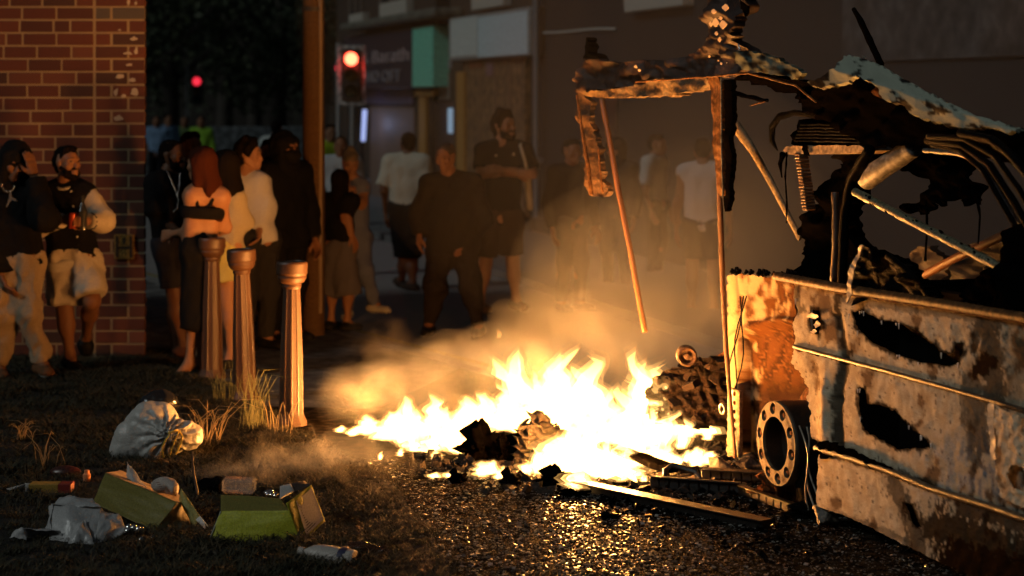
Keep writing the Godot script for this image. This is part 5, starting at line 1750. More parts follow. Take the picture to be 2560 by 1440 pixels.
func person(at_px: Array, height: float, yaw: float, label: String, look: Dictionary) -> Node3D:
	# at_px: pixel of the feet and the distance
	var d: float = at_px[2]
	var g: float = look.get("girth", 1.0)
	var base := at(at_px[0], at_px[1], d)
	var o := thing("person", label, "person", base, 0.0, look.get("group", ""))
	var R := Basis(Vector3.UP, deg_to_rad(yaw))
	var k := height / 1.75
	var J := {}
	for j in {"head": [0, 0.935, 0.012], "neck": [0, 0.845, -0.012], "sh": [0.108, 0.815, -0.01], "hip": [0.052, 0.52, 0], "kn": [0.06, 0.285, 0.018], "an": [0.062, 0.045, -0.012], "el": [0.14, 0.635, -0.02], "wr": [0.15, 0.49, 0.035], "toe": [0.078, 0.018, 0.09]}.keys():
		var q: Array = {"head": [0, 0.935, 0.012], "neck": [0, 0.845, -0.012], "sh": [0.108, 0.815, -0.01], "hip": [0.052, 0.52, 0], "kn": [0.06, 0.285, 0.018], "an": [0.062, 0.045, -0.012], "el": [0.14, 0.635, -0.02], "wr": [0.15, 0.49, 0.035], "toe": [0.078, 0.018, 0.09]}[j]
		var v := Vector3(q[0], q[1], q[2]) * height
		if j in ["head", "neck"]:
			J[j] = R * v
		else:
			if j in ["sh", "el", "wr"]:
				v.x *= lerpf(1.0, g, 0.6)
			J[j + "L"] = R * v
			J[j + "R"] = R * Vector3(-v.x, v.y, v.z)
	for j in look.get("pose", {}):
		var q: Array = look.pose[j]
		J[j] = at(q[0], q[1], d - (q[2] if q.size() > 2 else 0.0)) - base
	for s in ["L", "R"]:   # feet follow moved ankles
		if look.get("pose", {}).has("an" + s) and not look.pose.has("toe" + s):
			J["toe" + s] = J["an" + s] + R * Vector3(0.015, -0.027, 0.1) * height
	var mid: Vector3 = (J.hipL + J.hipR) * 0.5
	var up: Vector3 = J.neck - mid
	var rt: Vector3 = (J.shL - J.shR).normalized()
	var fw := rt.cross(up.normalized()).normalized()
	var belly: float = look.get("belly", 0.0)
	var tor := func(t: float, w: float) -> Array: return [mid + up * t + rt * w * k * g, mid + up * t - rt * w * k * g]
	var cell: float = look.get("cell", 0.02)
	var torso := func(pad: float, low: float, hem_flare: float) -> Array:
		var a: Array = tor.call(0.78, 0.07)
		var b: Array = tor.call(0.42, 0.055)
		var c: Array = tor.call(low, 0.058 + hem_flare)
		var out := []
		var ch: float = 0.098 * k * g + pad
		var wa: float = (look.get("waist", 0.092) * k * g) + pad + belly * 0.4
		for s in 2:
			out.append([a[s], b[s], ch, wa, 0, fw, 0.92])
			out.append([b[s] + fw * belly, c[s] + fw * belly * 0.5, wa, 0.1 * k * g + pad, 1 if low < 0.0 else 0, fw, 0.95])
		out.append([J.shR.lerp(J.shL, 0.1), J.shR.lerp(J.shL, 0.9), 0.058 * k + pad, 0.058 * k + pad])
		out.append([J.shL, J.neck + rt * 0.03, 0.05 * k + pad, 0.05 * k + pad * 0.5])
		out.append([J.shR, J.neck - rt * 0.03, 0.05 * k + pad, 0.05 * k + pad * 0.5])
		if look.get("bust", 0.0) > 0.0:
			for s in [-1.0, 1.0]:
				var q: Vector3 = mid + up * 0.66 + rt * s * 0.075 * k + fw * 0.06
				out.append([q, q, 0.06 * k + pad, 0.06 * k + pad])
		return out
	# ---- body: one continuous surface
	var ba: Array = torso.call(0.0, 0.02, 0.0)
	var hb: float = 0.1 * k * g
	ba.append([J.hipL, J.hipR, hb, hb])
	for s in ["L", "R"]:
		ba.append([J["hip" + s] + (J["kn" + s] - J["hip" + s]) * 0.05, J["kn" + s], 0.083 * k * g, 0.054 * k * g])
		var cf: Vector3 = J["kn" + s].lerp(J["an" + s], 0.32) - R * Vector3(0, 0, 0.012)
		ba.append([J["kn" + s], cf, 0.05 * k * g, 0.054 * k * g])
		ba.append([cf, J["an" + s], 0.053 * k * g, 0.034 * k])
		ba.append([J["an" + s], J["toe" + s], 0.036 * k, 0.03 * k])
		ba.append([J["sh" + s], J["el" + s], 0.048 * k * g, 0.039 * k * g])
		ba.append([J["el" + s], J["wr" + s], 0.04 * k * g, 0.027 * k])
	var hy: float = deg_to_rad(look.get("head_yaw", yaw))
	var H := Basis(Vector3.UP, hy) * Basis(Vector3.RIGHT, deg_to_rad(look.get("nod", 0.0))) * Basis(Vector3.BACK, deg_to_rad(look.get("tilt", 0.0)))
	var ht := Transform3D(H.scaled(Vector3.ONE * k), J.head)
	ba.append([J.neck - up * 0.03, ht * Vector3(0, -0.06, -0.02), 0.056 * k * lerpf(1.0, g, 0.5), 0.054 * k])
	var body := blend(ba, cell)
	body.add(heads.head, ht)
	for s in ["L", "R"]:
		var dr: Vector3 = (J["wr" + s] - J["el" + s]).normalized()
		var hint: Vector3 = look.get("palm" + s, R * Vector3(-1 if s == "L" else 1, 0, 0.2))
		var z := (hint - dr * hint.dot(dr)).normalized()
		var x := (-dr).cross(z) * (1.0 if s == "R" else -1.0)
		body.add(hands[look.get("hand" + s, "relaxed")], Transform3D(Basis(x, -dr, z).scaled(Vector3.ONE * k), J["wr" + s] + dr * 0.01))
	part("body", body, skin(look.get("skin", lin(0.42, 0.24, 0.15))), o)
	if look.get("eyes", true):
		for s in [-1.0, 1.0]:
			var e := Sh.new()
			e.lump(Vector3.ZERO, Vector3(0.012, 0.008, 0.008), nz, 0.0, 1.0, 5)
			var e2 := Sh.new()
			e2.add(e, ht * Transform3D(Basis(), Vector3(0.034 * s, 0.012, 0.086)))
			part("eye", e2, mat("eye", lin(0.02, 0.015, 0.012), 0.2, ""), o)
			e = Sh.new()
			e.tube([Vector3(0.016 * s, 0.034, 0.097), Vector3(0.034 * s, 0.038, 0.094), Vector3(0.054 * s, 0.03, 0.08)], [0.004, 0.005, 0.003], 5)
			e2 = Sh.new()
			e2.add(e, ht)
			part("eyebrow", e2, mat("brow", lin(0.02, 0.014, 0.01), 0.8, ""), o)
	for hd in look.get("hair", []):
		var hs := Sh.new()
		hs.add(heads[hd[0]], ht)
		for n in hs.v.size():
			var q: Vector3 = hs.v[n]
			hs.v[n] += H * Vector3(1, 0.3, 1) * 0.012 * nz.get_noise_3d(q.x * 900.0, q.y * (160.0 if hd[0] == "long" else 900.0), q.z * 900.0)
		part(hd[2] if hd.size() > 2 else "hair", hs, hd[1], o)
	# ---- clothes
	if look.has("top"):
		var t: Dictionary = look.top
		var pad: float = t.get("pad", 0.014)
		var tb: Array = torso.call(pad, t.get("hem", -0.06), 0.012)
		var sl := func(s: String, p: float) -> Array:
			var rr := []
			var sleeve: float = t.get("sleeve", 0.5)   # 0.5 to the elbow, 1 to the wrist
			var w: float = t.get("loose", 0.012)
			if sleeve <= 0.0:
				return rr
			if sleeve < 0.6:
				rr.append([J["sh" + s], J["sh" + s].lerp(J["el" + s], sleeve * 2.0 * 0.85), 0.052 * k * g + p, 0.05 * k * g + p + w, 1])
			else:
				rr.append([J["sh" + s], J["el" + s], 0.052 * k * g + p, 0.042 * k * g + p + w])
				rr.append([J["el" + s], J["el" + s].lerp(J["wr" + s], 0.97), 0.044 * k * g + p + w, 0.03 * k + p + w * 0.4, 1])
			return rr
		if t.has("sleeve_mat"):
			part(t.get("name", "shirt"), crumple(blend(tb, cell), 0.007), t.mat, o)
			for s in ["L", "R"]:
				part("sleeve", crumple(blend(sl.call(s, pad + 0.002), cell), 0.01), t.sleeve_mat, o)
		else:
			part(t.get("name", "shirt"), crumple(blend(tb + sl.call("L", pad) + sl.call("R", pad), cell), t.get("crumple", 0.008)), t.mat, o)
	if look.has("bottom"):
		var t: Dictionary = look.bottom
		var kind: String = t.get("kind", "trousers")
		var bb := []
		var w: float = t.get("loose", 0.014)
		var wl: Array = tor.call(t.get("waist", 0.1), 0.05)
		bb.append([wl[0], J.hipL, 0.1 * k * g, hb + w])
		bb.append([wl[1], J.hipR, 0.1 * k * g, hb + w])
		if kind == "skirt":
			var hm: Vector3 = mid + Vector3(0, -t.length, 0)
			for s in [-1.0, 1.0]:
				bb.append([mid + rt * 0.04 * s, hm + rt * t.get("flare", 0.05) * s, hb + w, t.get("hem", 0.12), 1])
		else:
			for s in ["L", "R"]:
				var kn: Vector3 = J["kn" + s]
				if kind == "shorts":
					bb.append([J["hip" + s], J["hip" + s].lerp(kn, t.get("length", 0.8)), 0.09 * k * g + w, 0.07 * k * g + w + t.get("flare", 0.012), 1])
				else:
					bb.append([J["hip" + s], kn, 0.088 * k * g + w, 0.06 * k * g + w])
					bb.append([kn, kn.lerp(J["an" + s], 0.97), 0.06 * k * g + w, t.get("hem", 0.05) * k + w * 0.5, 1])
		part(t.get("name", kind), crumple(blend(bb, cell), t.get("crumple", 0.01)), t.mat, o)
	if look.has("shoe"):
		for s in ["L", "R"]:
			var an: Vector3 = J["an" + s]
			var toe: Vector3 = J["toe" + s]
			var dn := Vector3(0, -0.03 * k, 0)
			var back := (an - toe) * Vector3(1, 0, 1)
			var sh := blend([[an + dn + back * 0.25, toe + Vector3(0, 0.012, 0), 0.044 * k, 0.036 * k, 0, Vector3.UP, 0.9], [an + Vector3(0, -0.01, 0), an + dn, 0.044 * k, 0.046 * k], [an + dn * 1.3 + back * 0.3, toe + Vector3(0, -0.006, 0), 0.044 * k, 0.042 * k, 0, Vector3.UP, 0.5]], 0.013)
			part("shoe", sh, look.shoe, o)
			if look.has("sole"):
				part("sole", blend([[an + dn * 1.6 + back * 0.3, toe + Vector3(0, -0.022, 0), 0.05 * k, 0.046 * k, 0, Vector3.UP, 0.35]], 0.011), look.sole, o)
	J["body"] = o
	o.set_meta("joints", J)
	return o


func crumple(s: Sh, amp: float) -> Sh:   # folds
	for n in s.v.size():
		var q := s.v[n]
		s.v[n] += Vector3(nz.get_noise_3d(q.x * 320.0, q.y * 210.0, q.z * 320.0), 0.3 * nz.get_noise_3d(q.z * 320.0, q.y * 210.0 + 300.0, q.x * 320.0), nz.get_noise_3d(q.x * 320.0 + 700.0, q.y * 210.0, q.z * 320.0)) * amp * 2.0
	return s


func on_person(called: String, s: Sh, m: Material, o: Node3D) -> MeshInstance3D:
	return part(called, s, m, o)


func chain(o: Node3D, pts: Array, d: float, r: float, m: Material, called := "necklace") -> MeshInstance3D:
	var s := Sh.new()
	var w := []
	for q in pts:
		w.append(at(q[0], q[1], d - q[2]) - o.position)
	for n in w.size() - 1:
		var steps := maxi(1, int((w[n + 1] - w[n]).length() / (r * 3.0)))
		for j in steps:
			s.lump(w[n].lerp(w[n + 1], float(j) / steps), Vector3.ONE * r * 1.2, nz, 0.0, 1.0, 3)
	return part(called, s, m, o)


func build_people():
	head_shapes()
	var silver := mat("silver", lin(0.6, 0.58, 0.55), 0.25, "", 1.0, "", 1.0, 0.9)
	var black := cloth("black cloth", lin(0.008, 0.0075, 0.0085))
	var black_2 := cloth("black cotton", lin(0.011, 0.01, 0.01))
	var hair_d := mat("dark hair", lin(0.012, 0.009, 0.008), 0.5, "grain", 12.0)
	var hair_r := mat("auburn hair", lin(0.065, 0.018, 0.01), 0.45, "grain", 12.0, "waves", 0.8)
	var hair_b := mat("brown hair", lin(0.035, 0.02, 0.012), 0.5, "grain", 12.0)
	for hm in [hair_d, hair_r, hair_b]:
		hm.roughness = 0.85
		hm.metallic_specular = 0.12
	var tan := lin(0.27, 0.125, 0.065)
	var dusky := lin(0.15, 0.068, 0.035)
	var fair := lin(0.4, 0.2, 0.11)
	var white_sole := mat("white rubber", lin(0.6, 0.58, 0.55), 0.6, "fine", 5.0)
	var black_shoe := cloth("black shoe", lin(0.014, 0.013, 0.013), 0.5)
	# 1 hooded man covering his face
	var d := 14.9
	var o := person([50, 945, d], 1.79, 18, "man in black hooded top and beige trousers covering his eyes with one hand", {
		"skin": tan, "head_yaw": 26.0, "nod": 14.0, "tilt": -10.0, "hair": [["hood", black_2, "hood"]], "girth": 1.06,
		"pose": {"head": [38, 408, 0.06], "neck": [30, 470], "shL": [92, 478], "shR": [-28, 482], "elL": [112, 545, 0.22], "wrL": [86, 442, 0.17], "elR": [-48, 590], "wrR": [2, 690, 0.12], "hipL": [66, 650], "hipR": [16, 650], "knL": [72, 778, 0.08], "anL": [104, 908, 0.04], "knR": [10, 785, 0.05], "anR": [-4, 918]},
		"handL": "flat", "palmL": Vector3(-0.7, 0, -0.6), "eyes": false,
		"top": {"mat": black_2, "sleeve": 1.0, "pad": 0.03, "loose": 0.022, "hem": -0.1, "name": "hoodie", "crumple": 0.014},
		"bottom": {"mat": cloth("beige cotton", lin(0.42, 0.32, 0.21)), "loose": 0.026, "hem": 0.055, "crumple": 0.022}, "shoe": cloth("brown trainer", lin(0.16, 0.075, 0.035), 0.6), "sole": white_sole})
	chain(o, [[4, 462, 0.17], [10, 476, 0.19], [20, 480, 0.2], [32, 476, 0.19], [38, 462, 0.17]], d, 0.005, silver)
	var pd := sheet(V([24, 480, 28, 480, 29, 492, 42, 500, 41, 503, 29, 501, 24, 506, 18, 518, 15, 516, 20, 502, 22, 494]), [], 1.0, 0.0, func(q: Vector2) -> Vector3: return at(q.x, q.y, d - 0.205) - o.position, Vector3(0, 0, 0.006))
	part("pendant", pd, silver, o)
	# 2 man in varsity jacket against the wall
	d = 15.15
	var white_s := cloth("cream sleeve", lin(0.55, 0.47, 0.36), 0.6)
	o = person([185, 933, d], 1.71, 22, "bearded man in black varsity jacket with white sleeves and white shorts, leaning on the wall", {
		"skin": tan, "head_yaw": 52.0, "nod": -4.0, "hair": [["short", hair_d], ["beard", hair_d, "beard"]], "girth": 1.1,
		"pose": {"head": [168, 408, 0.02], "neck": [166, 458], "shL": [218, 484], "shR": [112, 488], "elL": [258, 552, 0.1], "wrL": [222, 553, 0.24], "elR": [92, 566, 0.08], "wrR": [158, 550, 0.24], "hipL": [206, 648], "hipR": [158, 650], "knR": [162, 775, 0.02], "anR": [176, 895], "toeR": [192, 922, 0.12], "knL": [230, 752, 0.13], "anL": [214, 850, -0.24], "toeL": [216, 880, -0.24]},
		"handL": "grip", "handR": "grip", "palmL": Vector3(-0.3, 0, -1), "palmR": Vector3(0.3, 0, -1),
		"top": {"mat": black, "sleeve": 1.0, "sleeve_mat": white_s, "pad": 0.022, "loose": 0.014, "hem": 0.0, "name": "jacket"},
		"bottom": {"kind": "shorts", "mat": cloth("white cotton", lin(0.55, 0.48, 0.38)), "length": 0.9, "loose": 0.024, "flare": 0.03, "crumple": 0.02}, "shoe": black_shoe})
	var J: Dictionary = o.get_meta("joints")
	var up: Vector3 = J.neck - (J.hipL + J.hipR) * 0.5
	var rt: Vector3 = (J.shL - J.shR).normalized()
	var fw := rt.cross(up.normalized())
	var trim := cloth("white knit", lin(0.6, 0.55, 0.46))
	for y in [[-0.02, 0.016], [0.03, 0.008]]:
		var band := []
		for s in [-1.0, 1.0]:
			var q: Vector3 = (J.hipL + J.hipR) * 0.5 + up * y[0] + rt * 0.07 * s
			band.append([q, q + up.normalized() * y[1], 0.15, 0.15, 1])
		if y[0] < 0:
			part("hem_stripe", blend([[band[0][0] - up * 0.01, band[0][1], 0.143, 0.143, 1], [band[1][0] - up * 0.01, band[1][1], 0.143, 0.143, 1]], 0.02), trim, o)
	for s in ["L", "R"]:
		var a: Vector3 = J["wr" + s].lerp(J["el" + s], 0.16)
		var dr: Vector3 = (J["el" + s] - J["wr" + s]).normalized()
		for n in 3:
			var sh := Sh.new()
			var c: Vector3 = a + dr * 0.022 * n
			sh.tube([c - dr * 0.011, c + dr * 0.011], [0.064], 12)
			part("cuff", sh, [black, trim, black][n], o)
	var col := []
	for n in 9:
		var a := PI * n / 8.0
		col.append(J.neck + rt * cos(a) * 0.085 + fw * (sin(a) * 0.1 + 0.0) + Vector3(0, 0.01 - 0.05 * sin(a), 0))
	var sc := Sh.new()
	sc.tube(col, [0.012], 8)
	part("collar", sc, trim, o)
	for n in 5:
		sc = Sh.new()
		sc.lump(Vector3(at(178 + n * 5, 478 + n * 38, d - 0.15) - o.position), Vector3(0.009, 0.009, 0.005), nz, 0.0, 1.0, 5)
		part("button", sc, trim, o)
	# what he holds
	var can := Sh.new()
	can.lathe([Vector2(0, 0), Vector2(0.026, 0.0), Vector2(0.032, 0.01), Vector2(0.032, 0.1), Vector2(0.026, 0.115), Vector2(0.0, 0.115)], 14)
	one("drink_can", can, mat("red can", lin(0.45, 0.06, 0.02), 0.25, "fine", 9.0, "", 1.0, 0.4), "red drink can in the hands of the man in varsity jacket", "can", at(181, 571, d - 0.3))
	var bt := Sh.new()
	bt.lathe([Vector2(0, 0), Vector2(0.034, 0.0), Vector2(0.036, 0.02), Vector2(0.036, 0.14), Vector2(0.014, 0.2), Vector2(0.014, 0.25), Vector2(0, 0.25)], 14)
	one("drink_bottle", bt, mat("dark bottle", lin(0.02, 0.02, 0.018), 0.12, ""), "dark bottle held upright by the man in varsity jacket", "bottle", at(206, 574, d - 0.3))
	# 3 man with chains
	d = 15.9
	o = person([440, 900, d], 1.75, 60, "man in black tee shirt with long silver chains, left of the red haired woman", {
		"skin": dusky, "head_yaw": 66.0, "hair": [["crop", hair_d], ["beard", hair_d, "beard"]], "girth": 1.15,
		"pose": {"head": [432, 388, 0.0], "neck": [420, 440], "shR": [390, 462, 0.1], "shL": [448, 458, -0.15], "elR": [396, 548, 0.12], "wrR": [446, 578, 0.2], "knR": [438, 735, 0.05], "anR": [462, 868, 0.0], "knL": [440, 740, -0.15], "anL": [440, 880, -0.2]},
		"top": {"mat": black, "sleeve": 0.5, "pad": 0.026, "loose": 0.03, "hem": -0.1},
		"bottom": {"kind": "shorts", "mat": cloth("dark denim", lin(0.03, 0.028, 0.035)), "length": 0.85, "loose": 0.02}, "shoe": cloth("rust trainer", lin(0.12, 0.05, 0.03)), "sole": white_sole})
	chain(o, [[420, 432, 0.2], [436, 470, 0.27], [446, 500, 0.3], [444, 520, 0.31], [430, 532, 0.31]], d, 0.006, silver)
	chain(o, [[450, 436, 0.15], [448, 470, 0.22], [442, 494, 0.29]], d, 0.006, silver)
	# 4 woman with red hair
	d = 15.0
	o = person([488, 940, d], 1.72, 205, "woman with long red hair seen from behind, black crop top and long black skirt", {
		"skin": fair, "head_yaw": 238.0, "hair": [["long", hair_r]], "girth": 0.88, "waist": 0.082, "eyes": false,
		"pose": {"head": [502, 412, 0.0], "neck": [512, 462], "shL": [480, 488, 0.06], "shR": [556, 492, 0.02], "elL": [482, 574, 0.05], "wrL": [432, 584, -0.1], "elR": [566, 570, -0.1], "wrR": [528, 596, -0.26], "hipL": [486, 622], "hipR": [514, 622], "knL": [486, 760], "knR": [506, 760, -0.08], "anL": [474, 912], "anR": [500, 908, -0.1], "toeL": [444, 936, 0.0]},
		"bottom": {"kind": "skirt", "mat": black_2, "length": 0.6, "flare": 0.04, "hem": 0.115, "waist": 0.16}})
	J = o.get_meta("joints")
	var mid: Vector3 = (J.hipL + J.hipR) * 0.5
	up = J.neck - mid
	rt = (J.shL - J.shR).normalized()
	fw = rt.cross(up.normalized())
	var ringp := []
	for n in 25:
		var a := TAU * n / 24.0
		ringp.append(mid + up * 0.57 + rt * cos(a) * 0.158 + fw * sin(a) * 0.112)
	var band_ := Sh.new()
	band_.tube(ringp, [0.013], 8, false, 3.6, Vector3.UP)
	part("crop_top", band_, black, o)
	for q in [-1.0, 1.0]:
		var st := Sh.new()
		st.tube([mid + up * 0.62 - fw * 0.098 + rt * 0.035 * q, mid + up * 0.8 - fw * 0.105 + rt * 0.062 * q, mid + up * 0.96 - fw * 0.07 + rt * 0.09 * q, mid + up * 1.0 + rt * 0.095 * q, mid + up * 0.8 + fw * 0.1 + rt * 0.08 * q], [0.014], 6, true, 0.5)
		part("strap", st, black, o)
	# 5 second woman
	d = 15.4
	person([570, 922, d], 1.68, 215, "woman with dark hair and pale yellow shorts, hand on hip, behind the red haired woman", {
		"skin": fair, "head_yaw": 230.0, "hair": [["long", hair_d]], "girth": 0.92, "waist": 0.084, "eyes": false,
		"pose": {"head": [560, 418, 0.0], "neck": [562, 466], "shR": [592, 496, 0.02], "shL": [538, 492], "elR": [616, 556, 0.0], "wrR": [572, 606, 0.06], "elL": [526, 560, -0.2], "wrL": [520, 600, -0.2], "hipR": [574, 620], "hipL": [546, 620], "knR": [570, 752], "anR": [578, 895], "knL": [556, 750, -0.05], "anL": [562, 886, -0.12], "toeR": [556, 918, 0.05], "toeL": [580, 908, 0.0]},
		"top": {"mat": cloth("pale top", lin(0.4, 0.34, 0.24)), "sleeve": 1.0, "pad": 0.008, "loose": 0.004, "hem": -0.02},
		"bottom": {"kind": "shorts", "mat": cloth("pale yellow shorts", lin(0.52, 0.48, 0.2)), "length": 0.6, "loose": 0.016, "flare": 0.016}, "shoe": black_shoe, "sole": white_sole})
	# 6 man in white tee, profile
	d = 16.6
	person([640, 872, d], 1.73, 40, "dark haired man in white tee shirt and dark patterned trousers, looking right", {
		"skin": fair, "head_yaw": 82.0, "hair": [["tousled", hair_d]],
		"pose": {"head": [622, 388], "neck": [616, 438], "shL": [650, 458], "shR": [586, 462], "elL": [664, 520], "wrL": [650, 570, 0.1]},
		"top": {"mat": cloth("white tee", lin(0.62, 0.6, 0.6)), "sleeve": 0.9, "pad": 0.02, "loose": 0.02, "hem": -0.05},
		"bottom": {"mat": cloth("speckled trousers", lin(0.03, 0.028, 0.028)), "loose": 0.03}, "shoe": black_shoe})
	# 7 hooded dark figure by the pole
	d = 17.2
	person([712, 852, d], 1.77, 45, "figure in black hood and face mask beside the wooden pole", {
		"skin": tan, "head_yaw": 50.0, "hair": [["hood", black, "hood"], ["mask", black_2, "mask"]], "girth": 1.1,
		"top": {"mat": black, "sleeve": 1.0, "pad": 0.034, "loose": 0.028, "hem": -0.2, "name": "hoodie"}, "bottom": {"mat": black, "loose": 0.024}, "shoe": black_shoe})
	# 8, 9 faces between them
	d = 18.0
	person([476, 823, d], 1.76, 40, "dark haired person half hidden behind the red haired woman's head", {
		"skin": tan, "hair": [["short", hair_b]], "cell": 0.026, "top": {"mat": black, "sleeve": 1.0}, "bottom": {"mat": black}, "shoe": black_shoe})
	d = 18.6
	person([672, 804, d], 1.68, 10, "bearded person whose face shows between the white tee and the black hood", {
		"skin": tan, "hair": [["short", hair_d], ["beard", hair_d, "beard"]], "cell": 0.026, "top": {"mat": black, "sleeve": 1.0}, "bottom": {"mat": black}, "shoe": black_shoe})
	# 10 woman in dungarees
	d = 19.4
	var denim := cloth("blue denim", lin(0.17, 0.2, 0.33))
	o = person([925, 781, d], 1.63, -10, "woman in pale blue dungarees looking down at her phone", {
		"skin": fair, "head_yaw": 12.0, "nod": 24.0, "hair": [["tied", mat("fair hair", lin(0.2, 0.15, 0.08), 0.6, "grain", 12.0)]], "girth": 0.95, "cell": 0.022,
		"pose": {"head": [876, 408, 0.08], "neck": [880, 448], "shL": [908, 466], "shR": [852, 468], "elL": [908, 506, 0.1], "wrL": [880, 488, 0.3], "elR": [846, 520, 0.1], "wrR": [866, 490, 0.3], "hipL": [900, 590], "hipR": [868, 590], "knL": [915, 680, 0.1], "anL": [936, 762, 0.0], "toeL": [966, 776, 0.1], "knR": [888, 690], "anR": [868, 776, -0.1]},
		"handL": "grip", "handR": "grip", "palmL": Vector3(0, 0, -1), "palmR": Vector3(0, 0, -1),
		"top": {"mat": denim, "sleeve": 0.0, "pad": 0.014, "hem": -0.1, "name": "dungaree_bib"},
		"bottom": {"mat": denim, "loose": 0.024, "hem": 0.05, "name": "dungaree_legs", "crumple": 0.016}, "shoe": cloth("white trainer", lin(0.6, 0.57, 0.5), 0.6)})
	var ph := Sh.new()
	ph.box(Transform3D(Basis(Vector3.RIGHT, -0.7), Vector3()), Vector3(0.07, 0.15, 0.009), 0.004)
	one("phone", ph, mat("phone black", lin(0.02, 0.02, 0.022), 0.2, ""), "phone held by the woman in pale blue dungarees", "phone", at(874, 486, d - 0.4))
	# 11 girl in grey skirt behind the pole
	d = 17.9
	person([850, 826, d], 1.42, 150, "person in dark top and wide grey skirt seen from behind, right of the wooden pole", {
		"skin": tan, "eyes": false, "hair": [["long", hair_d]], "girth": 0.95, "cell": 0.022, "pose": {"elR": [866, 540, 0.1], "wrR": [882, 590, 0.1]},
		"top": {"mat": black, "sleeve": 0.5, "hem": -0.02}, "bottom": {"kind": "skirt", "mat": cloth("grey skirt", lin(0.11, 0.1, 0.115)), "length": 0.42, "flare": 0.1, "hem": 0.13}, "shoe": black_shoe})
	# 12 man in white tee from behind
	d = 22.7
	person([1018, 725, d], 1.78, 165, "man in pale tee shirt and black shorts walking away", {
		"skin": dusky, "eyes": false, "head_yaw": 200.0, "hair": [["crop", hair_d]], "girth": 1.08, "cell": 0.022,
		"pose": {"knL": [1010, 648, 0.0], "anL": [1004, 704, -0.3], "knR": [1030, 650], "anR": [1032, 712, 0.1], "toeL": [992, 702, -0.3], "toeR": [1010, 714, 0.0]},
		"top": {"mat": cloth("pale tee", lin(0.5, 0.5, 0.42)), "sleeve": 0.5, "pad": 0.026, "loose": 0.035, "hem": -0.1}, "bottom": {"kind": "shorts", "mat": black, "length": 0.95, "loose": 0.03}, "shoe": cloth("dark trainer", lin(0.05, 0.04, 0.035))})
	# 13 man in dark sweater
	d = 17.8
	o = person([1125, 832, d], 1.72, -14, "balding man in dark sweater looking down, hand in pocket, before the smoke", {
		"skin": tan, "head_yaw": -24.0, "nod": 16.0, "hair": [["crop", mat("stubble", lin(0.06, 0.035, 0.022), 0.8, "grain", 20.0)]], "girth": 1.2, "belly": 0.05,
		"pose": {"head": [1114, 392, 0.1], "neck": [1124, 438], "shL": [1184, 458], "shR": [1070, 462], "elR": [1050, 540], "wrR": [1048, 588, 0.1], "elL": [1206, 548, -0.04], "wrL": [1172, 602, 0.08], "hipL": [1156, 610], "hipR": [1104, 610], "knR": [1088, 716, 0.05], "anR": [1072, 814], "knL": [1178, 716], "anL": [1196, 818]},
		"top": {"mat": cloth("sweater", lin(0.02, 0.015, 0.01)), "sleeve": 1.0, "pad": 0.022, "loose": 0.024, "hem": -0.1, "name": "sweater", "crumple": 0.014},
		"bottom": {"mat": cloth("dark chino", lin(0.026, 0.02, 0.017)), "loose": 0.026, "crumple": 0.016}, "shoe": black_shoe})
	# 14 tall man with crossed arms and tote bag
	d = 20.2
	o = person([1255, 770, d], 1.98, 12, "tall bearded man in black polo with crossed arms and a white tote bag", {
		"skin": fair, "head_yaw": 48.0, "nod": -5.0, "hair": [["tousled", hair_b], ["beard", hair_b, "beard"]], "girth": 1.02, "cell": 0.022,
		"pose": {"head": [1260, 316], "neck": [1258, 358], "shL": [1312, 376], "shR": [1206, 378], "elL": [1330, 432, 0.08], "wrL": [1258, 424, 0.26], "elR": [1204, 430, 0.08], "wrR": [1290, 434, 0.22], "hipL": [1276, 545], "hipR": [1226, 545], "knL": [1282, 655], "anL": [1290, 752], "knR": [1214, 660], "anR": [1200, 756]},
		"top": {"mat": black_2, "sleeve": 0.5, "pad": 0.018, "loose": 0.022, "hem": -0.08, "name": "polo_shirt"},
		"bottom": {"kind": "shorts", "mat": cloth("brown shorts", lin(0.05, 0.032, 0.022)), "length": 0.85, "loose": 0.02}, "shoe": cloth("tan shoe", lin(0.12, 0.07, 0.04))})
	for q in [[1240, 388, 5, 3], [1284, 384, 4, 5]]:
		part("chest_badge", sheet(V([q[0] - q[2], q[1] + q[3], q[0], q[1] - q[3], q[0] + q[2], q[1] + q[3]]), [], 1.5, 0.0, func(p: Vector2) -> Vector3: return at(p.x, p.y, d - 0.165) - o.position, Vector3(0, 0, 0.006)), trim, o)
	var bag := thing("tote_bag", "white cloth tote bag hanging from the tall man's shoulder", "bag", at(1325, 520, d - 0.05))
	var bs := Sh.new()
	bs.add(blend([[Vector3(0, 0.02, 0.03), Vector3(-0.03, 0.32, 0), 0.05, 0.045, 0, Vector3.RIGHT, 0.7], [Vector3(0, 0.02, -0.12), Vector3(-0.03, 0.32, -0.08), 0.05, 0.045, 0, Vector3.RIGHT, 0.7]], 0.022))
	part("bag_body", crumple(bs, 0.01), cloth("canvas", lin(0.58, 0.52, 0.4)), bag)
	bs = Sh.new()
	bs.tube([at(1322, 450, d - 0.1) - bag.position, at(1312, 400, d - 0.2) - bag.position, at(1300, 362, d - 0.16) - bag.position, at(1304, 356, d) - bag.position], [0.016], 6, true, 0.4)
	part("strap", bs, mats["canvas"], bag)
